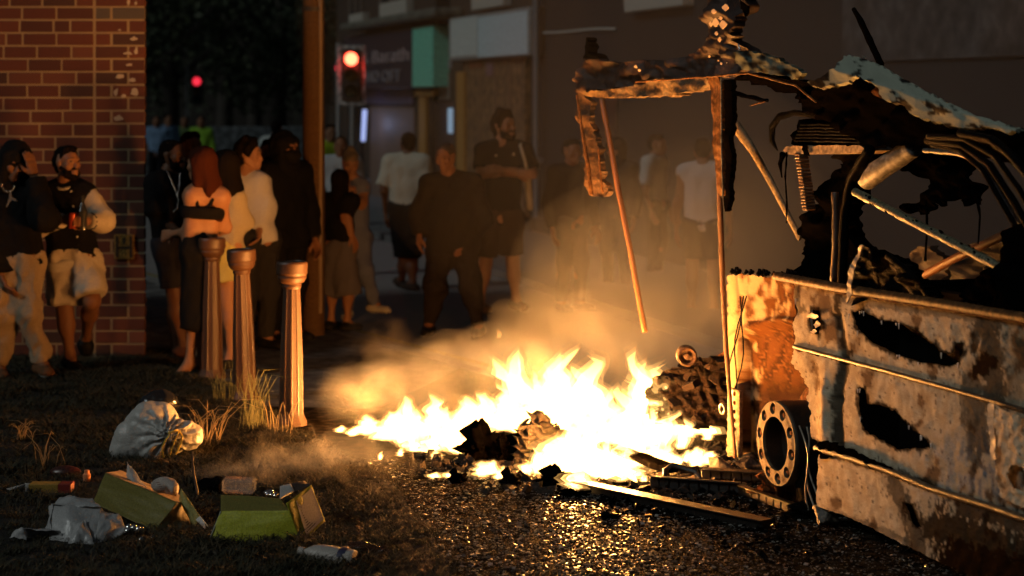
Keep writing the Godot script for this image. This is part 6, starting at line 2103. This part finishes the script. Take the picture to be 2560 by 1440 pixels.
	# people beyond the smoke and far down the street: [feet px, py, distance, height, yaw, hair, top colour, sleeve, bottom, label]
	for r in [[1757, 770, 19.8, 1.78, 170, "crop", lin(0.62, 0.6, 0.6), 0.0, "shorts", "man in white vest seen through the smoke, left of the bus's corner post"],
		[1640, 690, 24.0, 1.72, 60, "short", lin(0.45, 0.5, 0.48), 0.5, "trousers", "person in pale shirt dimly seen through the smoke left of the white vest"],
		[1428, 765, 20.5, 1.74, 30, "short", lin(0.02, 0.02, 0.022), 1.0, "jeans", "dark clad person behind the hanging bus pillar"],
		[1540, 720, 22.5, 1.7, -30, "hood", lin(0.025, 0.026, 0.024), 1.0, "trousers", "hooded dark figure in the smoke behind the leaning rail"],
		[826, 590, 30.0, 1.76, 20, "short", lin(0.4, 0.5, 0.03), 1.0, "trousers", "person in yellow high visibility jacket just right of the wooden pole"],
		[852, 690, 24.5, 1.7, 0, "crop", lin(0.5, 0.54, 0.56), 0.5, "trousers", "person in white shirt behind the woman in dungarees"],
		[690, 570, 32.0, 1.8, 160, "crop", lin(0.42, 0.48, 0.46), 0.5, "trousers", "person in white shirt far behind the black hood"],
		[392, 474, 45.0, 1.74, 0, "crop", lin(0.2, 0.32, 0.5), 0.5, "trousers", "far person in pale blue shirt nearest to the brick house edge"],
		[420, 474, 45.5, 1.76, 30, "crop", lin(0.2, 0.34, 0.5), 0.5, "trousers", "far person in pale blue shirt above the chained man's head"],
		[503, 472, 44.0, 1.74, 0, "crop", lin(0.25, 0.5, 0.05), 1.0, "trousers", "far person in green high visibility jacket by the grey signal post"],
		[462, 474, 46.0, 1.72, 0, "crop", lin(0.1, 0.16, 0.06), 1.0, "trousers", "far person in dull green coat left of the grey signal post"]]:
		var m := cloth("cloth %s" % r[6].to_html(), r[6])
		var deep: Material = cloth("grey jeans", lin(0.1, 0.11, 0.13)) if r[8] == "jeans" else black
		person([r[0], HORIZON + (EYE + (0.1 if r[2] > 18.5 else 0.0)) * FOCAL / r[2], r[2]], r[3], r[4], r[9], {
			"skin": tan, "eyes": false, "hair": [[r[5], black if r[5] == "hood" else hair_d]], "cell": 0.026 if r[2] < 28 else 0.034,
			"top": {"mat": m, "sleeve": r[7], "pad": 0.02, "hem": -0.08}, "bottom": {"kind": "shorts" if r[8] == "shorts" else "trousers", "mat": deep}, "shoe": black_shoe})


# ================================================================ litter and debris
func slab(s: Sh, q: Array, thick: float):   # a board through four corners
	var n: Vector3 = (q[1] - q[0]).cross(q[3] - q[0]).normalized() * thick * 0.5
	s.face([q[0] + n, q[1] + n, q[2] + n, q[3] + n])
	s.face([q[3] - n, q[2] - n, q[1] - n, q[0] - n])
	for k in 4:
		var a: Vector3 = q[k]
		var b: Vector3 = q[(k + 1) % 4]
		s.face([a - n, b - n, b + n, a + n])


func bent(s: Sh, q: Array, thick: float, sag: float, warp: float, seed_: float):   # a sheet of card or film through four corners, bowed and creased
	var n: Vector3 = (q[1] - q[0]).cross(q[3] - q[0]).normalized()
	var m := 14
	var k := s.v.size()
	for side in 2:
		for y in m + 1:
			for x in m + 1:
				var u := float(x) / m
				var w := float(y) / m
				var p: Vector3 = q[0].lerp(q[1], u).lerp(q[3].lerp(q[2], u), w)
				var f := sag * sin(u * PI) * sin(w * PI) + warp * nz.get_noise_2d(u * 60.0 + seed_, w * 60.0) + warp * 0.4 * absf(nz.get_noise_2d(u * 25.0 + seed_ + 300.0, w * 150.0))
				s.p(p + n * (f + thick * (0.5 - side)))
	var o := (m + 1) * (m + 1)
	for y in m:
		for x in m:
			var a := k + y * (m + 1) + x
			s.quad(a, a + 1, a + m + 2, a + m + 1)
			s.quad(o + a, o + a + m + 1, o + a + m + 2, o + a + 1)
	for x in m:
		for e in [[x + 1, x], [m * (m + 1) + x, m * (m + 1) + x + 1], [x * (m + 1), (x + 1) * (m + 1)], [(x + 1) * (m + 1) + m, x * (m + 1) + m]]:
			var a: int = k + e[0]
			var b: int = k + e[1]
			s.quad(a, b, b + o, a + o)


func moved(s: Sh, by: Vector3) -> Sh:
	for n in s.v.size():
		s.v[n] -= by
	return s


func build_litter():
	var rng := RandomNumberGenerator.new()
	rng.seed = 90
	var film := mat("white film", lin(0.62, 0.6, 0.56), 0.38, "fine", 7.0, "waves", 0.7)
	film.backlight_enabled = true
	film.backlight = Color(0.3, 0.28, 0.25)
	# ---- full white bag
	var d := 11.6
	var base := gnd(380, 1150)
	var bag := thing("rubbish_bag", "full white rubbish bag with yellow drawstring, beside dry grass", "bag", base)
	var g := func(px: float, py: float, dz: float) -> Vector3: return at(px, py, d - dz) - base
	var bl := blend([[g.call(330, 1095, 0.0), g.call(385, 1070, 0.0), 0.11, 0.14], [g.call(372, 1050, 0.0), g.call(398, 1042, 0.0), 0.09, 0.085], [g.call(405, 1105, 0.06), g.call(455, 1090, 0.1), 0.1, 0.088], [g.call(470, 1085, 0.04), g.call(482, 1092, 0.04), 0.06, 0.058], [g.call(300, 1128, 0.0), g.call(400, 1132, 0.05), 0.05, 0.06], [g.call(418, 1080, 0.16), g.call(424, 1092, 0.2), 0.03, 0.014]], 0.0095, 34.0)
	var knot: Vector3 = g.call(421, 1090, 0.2)
	for n in bl.v.size():
		var q := bl.v[n]
		var r := q - knot
		var an := atan2(r.y, r.x)
		var near := clampf(1.0 - r.length() / 0.27, 0, 1)
		var fold := sin(an * 15.0 + 5.0 * nz.get_noise_2d(r.length() * 200.0, 1.0)) * 0.02 * near + sin(an * 29.0 + 6.0 * nz.get_noise_2d(r.length() * 260.0, 9.0)) * 0.008 * near
		fold += 0.034 * nz.get_noise_3d(q.x * 150.0, q.y * 150.0, q.z * 150.0) - 0.02 * absf(nz.get_noise_3d(q.x * 260.0 + 90.0, q.y * 120.0, q.z * 260.0))
		bl.v[n] += Vector3(r.x, r.y, 0.12).normalized() * fold
	part("bag_film", bl, film, bag)
	var yl := mat("yellow tape", lin(0.6, 0.45, 0.08), 0.4, "")
	for q in [[[420, 1084, 0.22], [432, 1078, 0.23], [444, 1075, 0.22], [446, 1082, 0.2], [438, 1100, 0.21], [430, 1122, 0.2], [424, 1146, 0.17]], [[424, 1088, 0.22], [414, 1100, 0.23], [406, 1118, 0.2], [408, 1140, 0.17], [412, 1150, 0.15]], [[446, 1076, 0.2], [456, 1090, 0.19], [452, 1110, 0.2], [440, 1136, 0.19]]]:
		var s := Sh.new()
		var pts := []
		for p in q:
			pts.append(g.call(p[0], p[1], p[2]))
		s.tube(pts, [0.0055], 6, true, 0.5)
		part("drawstring", s, yl, bag)
	var s := blend([[Vector3(-0.04, 0.04, 0), Vector3(0.05, 0.05, 0), 0.08, 0.07], [Vector3(0, 0.1, 0), Vector3(0.02, 0.12, 0), 0.04, 0.02]], 0.014, 50.0)
	one("bin_bag", crumple(s, 0.012), mat("black film", lin(0.012, 0.012, 0.014), 0.2, "", 1.0), "small black shiny bag behind the full white rubbish bag", "bag", at(398, 1004, 12.3) + Vector3(0, -0.06, 0))
	# ---- yellow box nearest the camera
	var yellow := mat("yellow card", lin(0.6, 0.6, 0.03), 0.55, "fine", 4.0, "waves", 0.3)
	var card := mat("bare card", lin(0.32, 0.21, 0.11), 0.85, "fine", 6.0, "waves", 0.3)
	var olive := mat("olive card", lin(0.26, 0.22, 0.04), 0.6, "fine", 4.0, "waves", 0.3)
	var whitish := mat("label paper", lin(0.75, 0.74, 0.7), 0.6, "fine", 5.0)
	base = gnd(670, 1362)
	var box := thing("cardboard_box", "open bright yellow carton with printed white label, nearest the camera in the middle", "box", base)
	var A := at(524, 1348, 9.3)
	var B := at(754, 1364, 9.33)
	var C := at(716, 1258, 9.36)
	var D := at(552, 1278, 9.38)
	var E := at(811, 1302, 9.5)
	var F := at(778, 1212, 9.56)
	s = Sh.new()
	bent(s, [A, B, C.lerp(B, 0.18), D], 0.004, 0.0, 0.012, 10.0)
	part("front_panel", moved(s, base), yellow, box)
	s = Sh.new()
	bent(s, [D, C.lerp(B, 0.18), at(700, 1246, 9.5), at(552, 1238, 9.58)], 0.004, 0.0, 0.006, 60.0)
	part("front_flap", moved(s, base), olive, box)
	s = Sh.new()
	bent(s, [B, E, F, C], 0.004, 0.0, 0.006, 120.0)
	part("end_panel", moved(s, base), yellow, box)
	s = Sh.new()
	var out := (E - B).cross(C - B).normalized() * 0.004
	var on := func(u: float, w: float) -> Vector3: return B.lerp(E, u).lerp(C.lerp(F, u), w) + out
	slab(s, [on.call(0.24, 0.1), on.call(0.97, 0.06), on.call(0.96, 0.93), on.call(0.3, 0.9)], 0.0015)
	var lab := part("label", moved(s, base), whitish, box)
	var ink := mat("label ink", lin(0.06, 0.06, 0.06), 0.7, "")
	out *= 1.6
	for n in 9:
		s = Sh.new()
		var w := 0.14 + n * 0.06
		slab(s, [on.call(0.36, w), on.call(0.9 - 0.12 * rng.randf(), w - 0.004), on.call(0.88 - 0.12 * rng.randf(), w + 0.016), on.call(0.365, w + 0.02)], 0.0008)
		part("print_line", moved(s, base), ink, lab)
	s = Sh.new()
	var dm := [on.call(0.4, 0.7), on.call(0.52, 0.77), on.call(0.43, 0.87), on.call(0.31, 0.79)]
	for k in 4:
		s.bar(dm[k], dm[(k + 1) % 4], 0.004, 0.001)
	s.bar(on.call(0.415, 0.74), on.call(0.418, 0.83), 0.006, 0.001)
	part("hazard_diamond", moved(s, base), ink, lab)
	s = Sh.new()
	bent(s, [at(700, 1248, 9.46), at(736, 1228, 9.62), at(726, 1210, 9.7), at(700, 1216, 9.66)], 0.004, 0.0, 0.004, 4.0)
	part("inner_flap", moved(s, base), whitish, box)
	s = Sh.new()
	bent(s, [at(736, 1230, 9.62), F, at(762, 1204, 9.85), at(728, 1208, 9.8)], 0.004, 0.0, 0.008, 44.0)
	part("burnt_flap", moved(s, base), mat("burnt card", lin(0.05, 0.03, 0.018), 0.85, "blotch", 8.0), box)
	s = Sh.new()
	bent(s, [at(540, 1346, 9.5), at(750, 1360, 9.42), at(800, 1310, 9.78), at(560, 1290, 9.9)], 0.004, 0.0, 0.004, 74.0)
	part("box_floor", moved(s, base), card, box)
	s = Sh.new()
	bent(s, [A, at(540, 1350, 9.42), at(566, 1282, 9.44), D], 0.005, 0.0, 0.002, 5.0)
	part("white_edge", moved(s, base + (A - at(0, 0, 0)) * 0.0 + Vector3(0, 0, -0.004)), mat("pale edge card", lin(0.5, 0.52, 0.4), 0.7, "fine", 5.0), box)
	# ---- dark tipped box
	base = gnd(370, 1322)
	var box2 := thing("cardboard_box", "dark olive carton tipped on its side between the white bags", "box", base)
	s = Sh.new()
	bent(s, [at(232, 1258, 9.75), at(386, 1326, 9.6), at(442, 1258, 9.7), at(264, 1182, 9.95)], 0.004, 0.0, 0.012, 33.0)
	part("side_panel", moved(s, base), olive, box2)
	s = Sh.new()
	bent(s, [at(264, 1182, 9.95), at(442, 1258, 9.7), at(470, 1250, 10.05), at(300, 1178, 10.3)], 0.004, 0.0, 0.01, 93.0)
	part("inside_panel", moved(s, base), card, box2)
	s = Sh.new()
	bent(s, [at(386, 1326, 9.6), at(478, 1322, 9.7), at(470, 1252, 9.95), at(442, 1258, 9.7)], 0.004, 0.02, 0.01, 133.0)
	part("end_panel", moved(s, base), mat("dark olive card", lin(0.12, 0.1, 0.03), 0.7, "fine", 4.0), box2)
	s = Sh.new()
	bent(s, [at(486, 1320, 9.7), at(500, 1290, 9.72), at(454, 1222, 9.8), at(448, 1250, 9.8)], 0.004, 0.01, 0.01, 43.0)
	part("flap", moved(s, base), mat("tan card", lin(0.44, 0.38, 0.1), 0.7, "fine", 4.0), box2)
	s = Sh.new()
	bent(s, [at(500, 1290, 9.66), at(546, 1346, 9.5), at(540, 1350, 9.5), at(490, 1300, 9.66)], 0.004, 0.0, 0.0, 1.0)
	part("flap_edge", moved(s, base), whitish, box2)
	# ---- torn white packaging lying in it, and in front of it
	s = Sh.new()
	bent(s, [at(322, 1236, 10.0), at(400, 1252, 9.9), at(352, 1196, 10.0), at(318, 1154, 10.05)], 0.003, 0.03, 0.03, 15.0)
	one("torn_wrapper", moved(s, gnd(360, 1240)), film, "torn pale wrapper standing up in the dark olive carton", "wrapper", gnd(360, 1240))
	s = blend([[Vector3(-0.035, 0.05, 0), Vector3(0.045, 0.035, 0), 0.032, 0.036], [Vector3(0.0, 0.08, 0), Vector3(0.015, 0.07, 0), 0.022, 0.022]], 0.007, 80.0)
	var pb := one("paper_bag", crumple(s, 0.02), mat("pinkish paper", lin(0.55, 0.45, 0.38), 0.7, "fine", 8.0), "crumpled pale printed bag on top of the dark olive carton", "bag", at(410, 1240, 9.85))
	s = Sh.new()
	for n in 6:
		s.bar(Vector3(-0.03 + n * 0.006, 0.075 - n * 0.01, 0.048), Vector3(-0.012 + n * 0.006, 0.078 - n * 0.01, 0.05), 0.005, 0.002)
	part("print", s, mat("brown ink", lin(0.14, 0.05, 0.03), 0.7, ""), pb)
	base = gnd(220, 1362)
	var grey_film := mat("grey film", lin(0.5, 0.5, 0.5), 0.35, "fine", 6.0, "waves", 0.5)
	var sack := thing("plastic_sack", "flat grey white plastic sack with sharp folds, in front of the dark olive carton", "bag", base)
	for q in [[124, 1352, 9.36, 240, 1362, 9.3, 252, 1270, 9.5, 128, 1262, 9.52, 0.03], [236, 1362, 9.3, 318, 1332, 9.42, 300, 1292, 9.52, 250, 1270, 9.5, 0.02], [128, 1264, 9.5, 252, 1272, 9.48, 230, 1248, 9.62, 150, 1246, 9.62, 0.02], [170, 1362, 9.27, 236, 1364, 9.28, 214, 1300, 9.4, 190, 1310, 9.38, 0.03], [128, 1262, 9.5, 124, 1352, 9.36, 110, 1340, 9.5, 122, 1270, 9.6, 0.01]]:
		s = Sh.new()
		bent(s, [at(q[0], q[1], q[2]), at(q[3], q[4], q[5]), at(q[6], q[7], q[8]), at(q[9], q[10], q[11])], 0.003, q[12], 0.022, q[0])
		part("film_fold", moved(s, base), grey_film, sack)
	for q in [[[[50, 1318], [150, 1330], [172, 1362], [80, 1350]], "curled pale plastic scrap left of the flat grey sack", 9.35, 71.0], [[[24, 1344], [66, 1348], [70, 1334], [34, 1332]], "small bright foil scrap at the far left of the litter", 9.3, 8.0], [[[190, 1262], [128, 1268], [150, 1262], [188, 1242]], "thin pale strip behind the flat grey sack", 9.75, 3.0]]:
		s = Sh.new()
		var c := []
		for p in q[0].size():
			c.append(at(q[0][p][0], q[0][p][1], q[2] + (0.06 if p > 1 else 0.0)))
		bent(s, c, 0.002, 0.03, 0.02, q[3])
		one("plastic_scrap", moved(s, c[0]), grey_film, q[1], "plastic scrap", c[0])
	# ---- carton, orange bottle
	base = gnd(120, 1233)
	var ct := thing("snack_carton", "thin yellow carton with red end at the left edge of the litter", "carton", base)
	s = Sh.new()
	s.bar(at(76, 1219, 10.5) - base, at(150, 1219, 10.5) - base, 0.09, 0.05, 0.003)
	part("carton_body", s, mat("carton yellow", lin(0.5, 0.3, 0.05), 0.5, "fine", 6.0), ct)
	s = Sh.new()
	s.bar(at(150, 1219, 10.5) - base, at(182, 1218.5, 10.5) - base, 0.091, 0.051, 0.003)
	part("red_end", s, mat("carton red", lin(0.3, 0.03, 0.02), 0.5, "fine", 6.0), ct)
	s = Sh.new()
	slab(s, [at(62, 1208, 10.5) - base, at(76, 1209, 10.5) - base, at(76, 1229, 10.46) - base, at(64, 1230, 10.4) - base], 0.002)
	slab(s, [at(16, 1222, 10.45) - base, at(62, 1210, 10.5) - base, at(62, 1216, 10.5) - base, at(24, 1226, 10.4) - base], 0.002)
	part("white_flap", s, whitish, ct)
	s = Sh.new()
	s.lathe([Vector2(0, 0), Vector2(0.018, 0), Vector2(0.02, 0.04), Vector2(0.022, 0.06), Vector2(0.014, 0.068), Vector2(0.014, 0.084), Vector2(0, 0.084)], 12)
	one("small_bottle", s, mat("orange plastic", lin(0.6, 0.24, 0.1), 0.4, "", 1.0), "small orange and white bottle standing behind the yellow carton", "bottle", gnd(217, 1214), 0.3)
	s = Sh.new()
	s.lump(Vector3(), Vector3(0.09, 0.04, 0.05), nz, 0.5, 2.0, 8)
	one("crushed_can", s, mat("dull red tin", lin(0.12, 0.03, 0.02), 0.35, "blotch", 9.0), "dark crushed red packet behind the yellow carton", "packet", gnd(165, 1196) + Vector3(0, 0.03, 0))
	# ---- things behind and in the yellow box
	base = gnd(598, 1246)
	var clear := StandardMaterial3D.new()
	clear.resource_name = "clear plastic"
	clear.albedo_color = Color(0.9, 0.9, 0.9, 0.12)
	clear.transparency = BaseMaterial3D.TRANSPARENCY_ALPHA
	clear.roughness = 0.1
	s = Sh.new()
	s.box(Transform3D(Basis(Vector3.FORWARD, 0.05), Vector3(0, 0.05, 0)), Vector3(0.16, 0.07, 0.1), 0.012)
	one("clear_tub", s, clear, "clear plastic tub lying behind the bright yellow carton", "tub", at(598, 1238, 9.9))
	s = blend([[Vector3(-0.04, 0.04, 0), Vector3(0.03, 0.07, 0), 0.05, 0.045], [Vector3(0.05, 0.02, 0), Vector3(-0.05, 0.0, 0), 0.03, 0.04]], 0.01, 70.0)
	one("charred_bag", crumple(s, 0.03), mat("wet char", lin(0.01, 0.01, 0.01), 0.3), "black charred bag left of the clear tub", "bag", gnd(528, 1240))
	for q in [[376, 1356, "crumpled silver foil in front of the dark olive carton"], [676, 1242, "crumpled silver foil behind the bright yellow carton"], [340, 1330, "scrap of crumpled foil between grey sack and olive carton"]]:
		s = Sh.new()
		for n in 7:
			s.lump(Vector3(rng.randfn(0, 0.018), 0.012 + rng.randf() * 0.014, rng.randfn(0, 0.015)), Vector3(0.014, 0.011, 0.013), nz, 1.0, 26.0, 6)
		one("foil", s, mat("foil", lin(0.7, 0.7, 0.7), 0.18, "", 1.0, "", 1.0, 1.0), q[2], "foil", at(q[0], q[1], 9.4 if q[1] > 1300 else 9.8))
	# ---- white bottle and broken brown bottle in front
	base = gnd(840, 1410)
	var wb := thing("plastic_bottle", "crushed white plastic bottle with dark blue band lying nearest the camera", "bottle", base)
	var lay := Transform3D(turned(Vector3(1, -0.12, 0.25)), Vector3(-0.14, 0.055, 0))
	s = Sh.new()
	s.lathe([Vector2(0, -0.03), Vector2(0.016, -0.03), Vector2(0.016, 0), Vector2(0.024, 0.006), Vector2(0.048, 0.04), Vector2(0.058, 0.08), Vector2(0.06, 0.16), Vector2(0.056, 0.22), Vector2(0.05, 0.235), Vector2(0, 0.24)], 20, lay)
	for n in s.v.size():
		var q := s.v[n]
		s.v[n].y -= clampf(q.y - 0.06, 0, 1) * 0.3 + 0.012 * nz.get_noise_3d(q.x * 200.0, q.y * 200.0, q.z * 200.0)
	part("bottle_body", s, mat("milky plastic", lin(0.62, 0.56, 0.5), 0.4, "fine", 7.0, "waves", 0.5), wb)
	s = Sh.new()
	s.lathe([Vector2(0.058, 0.165), Vector2(0.0585, 0.18), Vector2(0.056, 0.2)], 20, lay)
	for n in s.v.size():
		s.v[n].y -= clampf(s.v[n].y - 0.06, 0, 1) * 0.3 - 0.003
	part("blue_band", s, mat("blue band", lin(0.03, 0.03, 0.07), 0.5, ""), wb)
	s = Sh.new()
	s.lathe([Vector2(0.0165, -0.031), Vector2(0.019, -0.028), Vector2(0.019, -0.006), Vector2(0.0165, -0.003)], 14, lay)
	part("cap", s, mats["milky plastic"], wb)
	base = gnd(925, 1392)
	var glass_ := StandardMaterial3D.new()
	glass_.resource_name = "amber glass bottle"
	glass_.albedo_color = Color(0.3, 0.16, 0.07, 0.6)
	glass_.transparency = BaseMaterial3D.TRANSPARENCY_ALPHA
	glass_.roughness = 0.08
	s = Sh.new()
	lay = Transform3D(turned(Vector3(1, 0.05, 0.3)), Vector3(-0.06, 0.035, 0))
	s.lathe([Vector2(0.034, -0.04), Vector2(0.034, 0.04), Vector2(0.03, 0.06), Vector2(0.015, 0.1), Vector2(0.0135, 0.125), Vector2(0.017, 0.127), Vector2(0.017, 0.137), Vector2(0.013, 0.138)], 18, lay)
	one("glass_bottle", s, glass_, "broken amber glass bottle lying behind the white plastic bottle", "bottle", base)
	# ---- dry grass and a stalk
	var straw := mat("straw", lin(0.22, 0.15, 0.06), 0.7, "")
	straw.backlight_enabled = true
	straw.backlight = Color(0.4, 0.4, 0.4)
	var green := mat("rank grass", lin(0.11, 0.11, 0.035), 0.7, "")
	for q in [[515, 1120, 30, 0.24, 0.9, straw, "burst of dry straw just right of the full white rubbish bag"], [640, 1080, 34, 0.34, 0.5, green, "tall grass clump at the foot of the middle bollard"], [690, 1090, 14, 0.2, 0.6, straw, "dry grass beside the nearest bollard's foot"], [60, 1110, 14, 0.13, 1.4, straw, "flattened dry grass at the left edge above the litter"], [560, 1010, 16, 0.26, 0.4, green, "tall grass between the farthest and middle bollards"], [118, 1180, 12, 0.2, 1.2, straw, "thin straw stalks behind the yellow carton"]]:
		s = Sh.new()
		for n in q[2]:
			var a := rng.randf() * TAU
			var h: float = q[3] * rng.randf_range(0.5, 1.1)
			var ln: float = q[4] * rng.randf_range(0.4, 1.2) * h
			var p0 := Vector3(rng.randfn(0, 0.05), 0, rng.randfn(0, 0.05))
			var dr := Vector3(cos(a), 0, sin(a) * 0.6)
			s.tube([p0, p0 + dr * ln * 0.25 + Vector3(0, h * 0.6, 0), p0 + dr * ln * 0.65 + Vector3(0, h * 0.95, 0), p0 + dr * ln * 1.15 + Vector3(0, h * (0.95 if rng.randf() < 0.6 else 0.75), 0)], [0.0022, 0.0019, 0.0015, 0.0006], 4, false)
		one("grass_clump", s, q[5], q[6], "grass", gnd(q[0], q[1]) + Vector3(0, 0.03, 0))
	s = Sh.new()
	s.tube([at(494, 1236, 10.1), at(484, 1180, 10.2), at(480, 1130, 10.3)], [0.008, 0.006, 0.005], 6)
	one("plant_stalk", moved(s, at(494, 1236, 10.1)), mat("dark stalk", lin(0.04, 0.022, 0.012), 0.7, ""), "thin dark stalk rising left of the charred bag", "stalk", at(494, 1236, 10.1))
	s = Sh.new()   # bits of paper and leaf trodden into the grass
	for n in 90:
		var px := rng.randf_range(0, 1060)
		var py := rng.randf_range(1130, 1440)
		var c := gnd(px, py) + Vector3(0, 0.02 + rng.randf() * 0.02, 0)
		if c.x > verge_edge(c.z):
			continue
		shard(s, c, rng.randf_range(0.004, 0.016), rng, 0.15)
	var bits := part("litter_bits", s, mat("dirty paper", lin(0.22, 0.18, 0.13), 0.8, "blotch", 9.0), self)
	bits.set_meta("kind", "stuff")
	debris(rng)


func debris(rng: RandomNumberGenerator):
	var char_: Material = mats["char"]
	var tar: Material = mats["wet char"]
	var ash := mat("ash", lin(0.09, 0.06, 0.04), 0.9, "soot", 6.0, "bumps", 1.2)
	# the bed of the fire: small char and ash nobody could count
	var s := Sh.new()
	for n in 420:
		var px := rng.randf_range(1010, 1900)
		var py := rng.randf_range(1085, 1235) if px < 1650 else rng.randf_range(1110, 1250)
		if px < 1200:
			py = rng.randf_range(1090, 1200)
		var r := rng.randf_range(0.012, 0.045)
		shard(s, gnd(px, py) + Vector3(0, r * 0.25, 0), r, rng)
	var o := part("charred_rubble", s, ash, self)
	o.set_meta("kind", "stuff")
	s = Sh.new()
	for n in 500:
		var px := rng.randf_range(1500, 2060)
		var py := rng.randf_range(1200, 1420)
		if py > 1240 + (px - 1500) * 0.25 + rng.randf() * 60:
			py = rng.randf_range(1200, 1290)
		var r := rng.randf_range(0.006, 0.024)
		shard(s, gnd(px, py) + Vector3(0, r * 0.2, 0), r, rng)
	o = part("black_cinders", s, tar, self)
	o.set_meta("kind", "stuff")
	# [pixel of the foot, half sizes, material, label, category]
	for q in [[1212, 1146, 0.13, 0.085, 0.08, char_, "large black charred lump in the flames left of the burnt bundle"], [1262, 1150, 0.06, 0.06, 0.05, char_, "smaller charred lump between the large one and the burnt bundle"], [1272, 1218, 0.04, 0.042, 0.04, tar, "round black stone at the front edge of the fire"], [1140, 1206, 0.035, 0.03, 0.03, char_, "small dark lump at the front left edge of the fire"],
		[1392, 1216, 0.09, 0.045, 0.05, char_, "pointed charred lump in front of the burnt bundle"], [1518, 1296, 0.035, 0.014, 0.025, tar, "flat dark stone on the glittering ground"], [1880, 1190, 0.09, 0.04, 0.05, ash, "ash covered lump between fire and bus wheel"], [1960, 1252, 0.13, 0.07, 0.09, mats["rust"], "rusty heap under the bus wheel"], [1430, 1240, 0.06, 0.016, 0.03, char_, "flat charred scrap below the front flames"], [2030, 1292, 0.12, 0.03, 0.06, tar, "black melted mass at the foot of the bus skirt"]]:
		var h := Sh.new()
		h.lump(Vector3(0, q[3] * 0.7, 0), Vector3(q[2], q[3], q[4]), nz, 1.0, 60.0, 16)
		for k in 12:
			var an := rng.randf() * TAU
			shard(h, Vector3(cos(an) * q[2] * rng.randf_range(0.3, 0.9), q[3] * rng.randf_range(0.2, 1.2), sin(an) * q[4] * rng.randf_range(0.3, 0.9)), q[3] * rng.randf_range(0.2, 0.45), rng)
		one("charred_lump", h, q[5], q[6], "debris", gnd(q[0], q[1]))
	# burnt stack of discs
	var base := gnd(1345, 1152)
	var st := thing("burnt_bundle", "tall burnt bundle of charred layers standing in the middle of the fire", "debris", base)
	for n in 26:
		var h := Sh.new()
		var y := 0.02 + 0.19 * rng.randf()
		var an := rng.randf() * TAU
		if n % 3 == 0:
			h.lump(Vector3(cos(an) * 0.05, y, sin(an) * 0.05), Vector3(0.08, 0.035, 0.07), nz, 1.0, 60.0, 10, Basis(Vector3.BACK, rng.randfn(0, 0.5)))
		else:
			shard(h, Vector3(cos(an) * 0.09, y, sin(an) * 0.08), rng.randf_range(0.025, 0.06), rng, 0.35)
		part("charred_layer", h, ash, st)
	# boards, beams and bent frames, from end to end: [from, to (pixel, height)], width, height
	var beam := mat("sooty beam", lin(0.03, 0.02, 0.013), 0.4, "soot", 6.0, "bumps", 1.0)
	for q in [["charred_board", 1508, 1150, 0.09, 1682, 1196, 0.05, 0.1, 0.035, char_, "charred board lying across the right side of the fire"],
		["steel_beam", 1440, 1222, 0.02, 1915, 1322, 0.02, 0.07, 0.05, beam, "long black beam on the ground from fire towards the bus skirt"],
		["steel_beam", 1625, 1222, 0.04, 1850, 1236, 0.035, 0.03, 0.06, beam, "dark strip behind the long black beam"],
		["steel_beam", 1850, 1240, 0.035, 2015, 1292, 0.02, 0.03, 0.05, beam, "dark strip ending under the bus wheel"],
		["steel_beam", 1755, 1205, 0.05, 1985, 1218, 0.05, 0.06, 0.05, beam, "thick dark bar in front of the bus wheel"]]:
		var a := gnd(q[1], q[2]) + Vector3(0, q[3], 0)
		var b := gnd(q[4], q[5]) + Vector3(0, q[6], 0)
		var h := Sh.new()
		var m := 9
		for k in m:
			h.bar(a.lerp(b, float(k) / m) + Vector3(0, 0.006 * nz.get_noise_1d(k * 30.0 + q[1]), 0), a.lerp(b, (k + 1.002) / m) + Vector3(0, 0.006 * nz.get_noise_1d(k * 30.0 + 30.0 + q[1]), 0), q[7] * (1.0 + 0.1 * nz.get_noise_1d(k * 50.0)), q[8], 0.006)
		if q[0] == "steel_beam":
			h.bar(a + Vector3(0, q[8] * 0.5, 0.02), b + Vector3(0, q[8] * 0.5, 0.02), q[7] * 1.3, 0.008, 0.002)
		one(q[0], moved(h, a), q[9], q[10], "board" if q[0] == "charred_board" else "beam", a)
	var h := Sh.new()
	var fr := [gnd(1660, 1222), gnd(1664, 1216) + Vector3(0, 0.09, 0), gnd(1680, 1214) + Vector3(0, 0.11, 0), gnd(1738, 1216) + Vector3(0, 0.08, 0), gnd(1760, 1226) + Vector3(0, 0.02, 0)]
	h.tube(fr, [0.016], 6, true, 0.5)
	one("bent_frame", moved(h, fr[0]), beam, "bent dark metal frame standing at the right end of the fire", "frame", fr[0])
	for q in [[[1775, 1192], [1860, 1194], [1800, 1150], [1775, 1165], "curved pale scorched scrap right of the fire", 30.0], [[1850, 1190], [1905, 1180], [1890, 1158], [1850, 1162], "round edged ashen scrap beside the wheel house", 50.0], [[2048, 1322], [2100, 1318], [2080, 1296], [2040, 1302], "pale grey block shaped scrap at the foot of the skirt panel", 5.0]]:
		h = Sh.new()
		var c := []
		for k in 4:
			c.append(gnd(q[k][0], q[k][1] if k < 2 else q[1 if k == 2 else 0][1]) + Vector3(0, 0.02 if k < 2 else 0.09, 0 if k < 2 else -0.1))
		bent(h, c, 0.02 if q[5] == 5.0 else 0.006, 0.04, 0.02, q[5])
		one("panel_scrap", moved(h, c[0]), mat("scorched scrap", lin(0.3, 0.24, 0.17), 0.6, "soot", 5.0, "bumps", 0.8), q[4], "scrap", c[0])
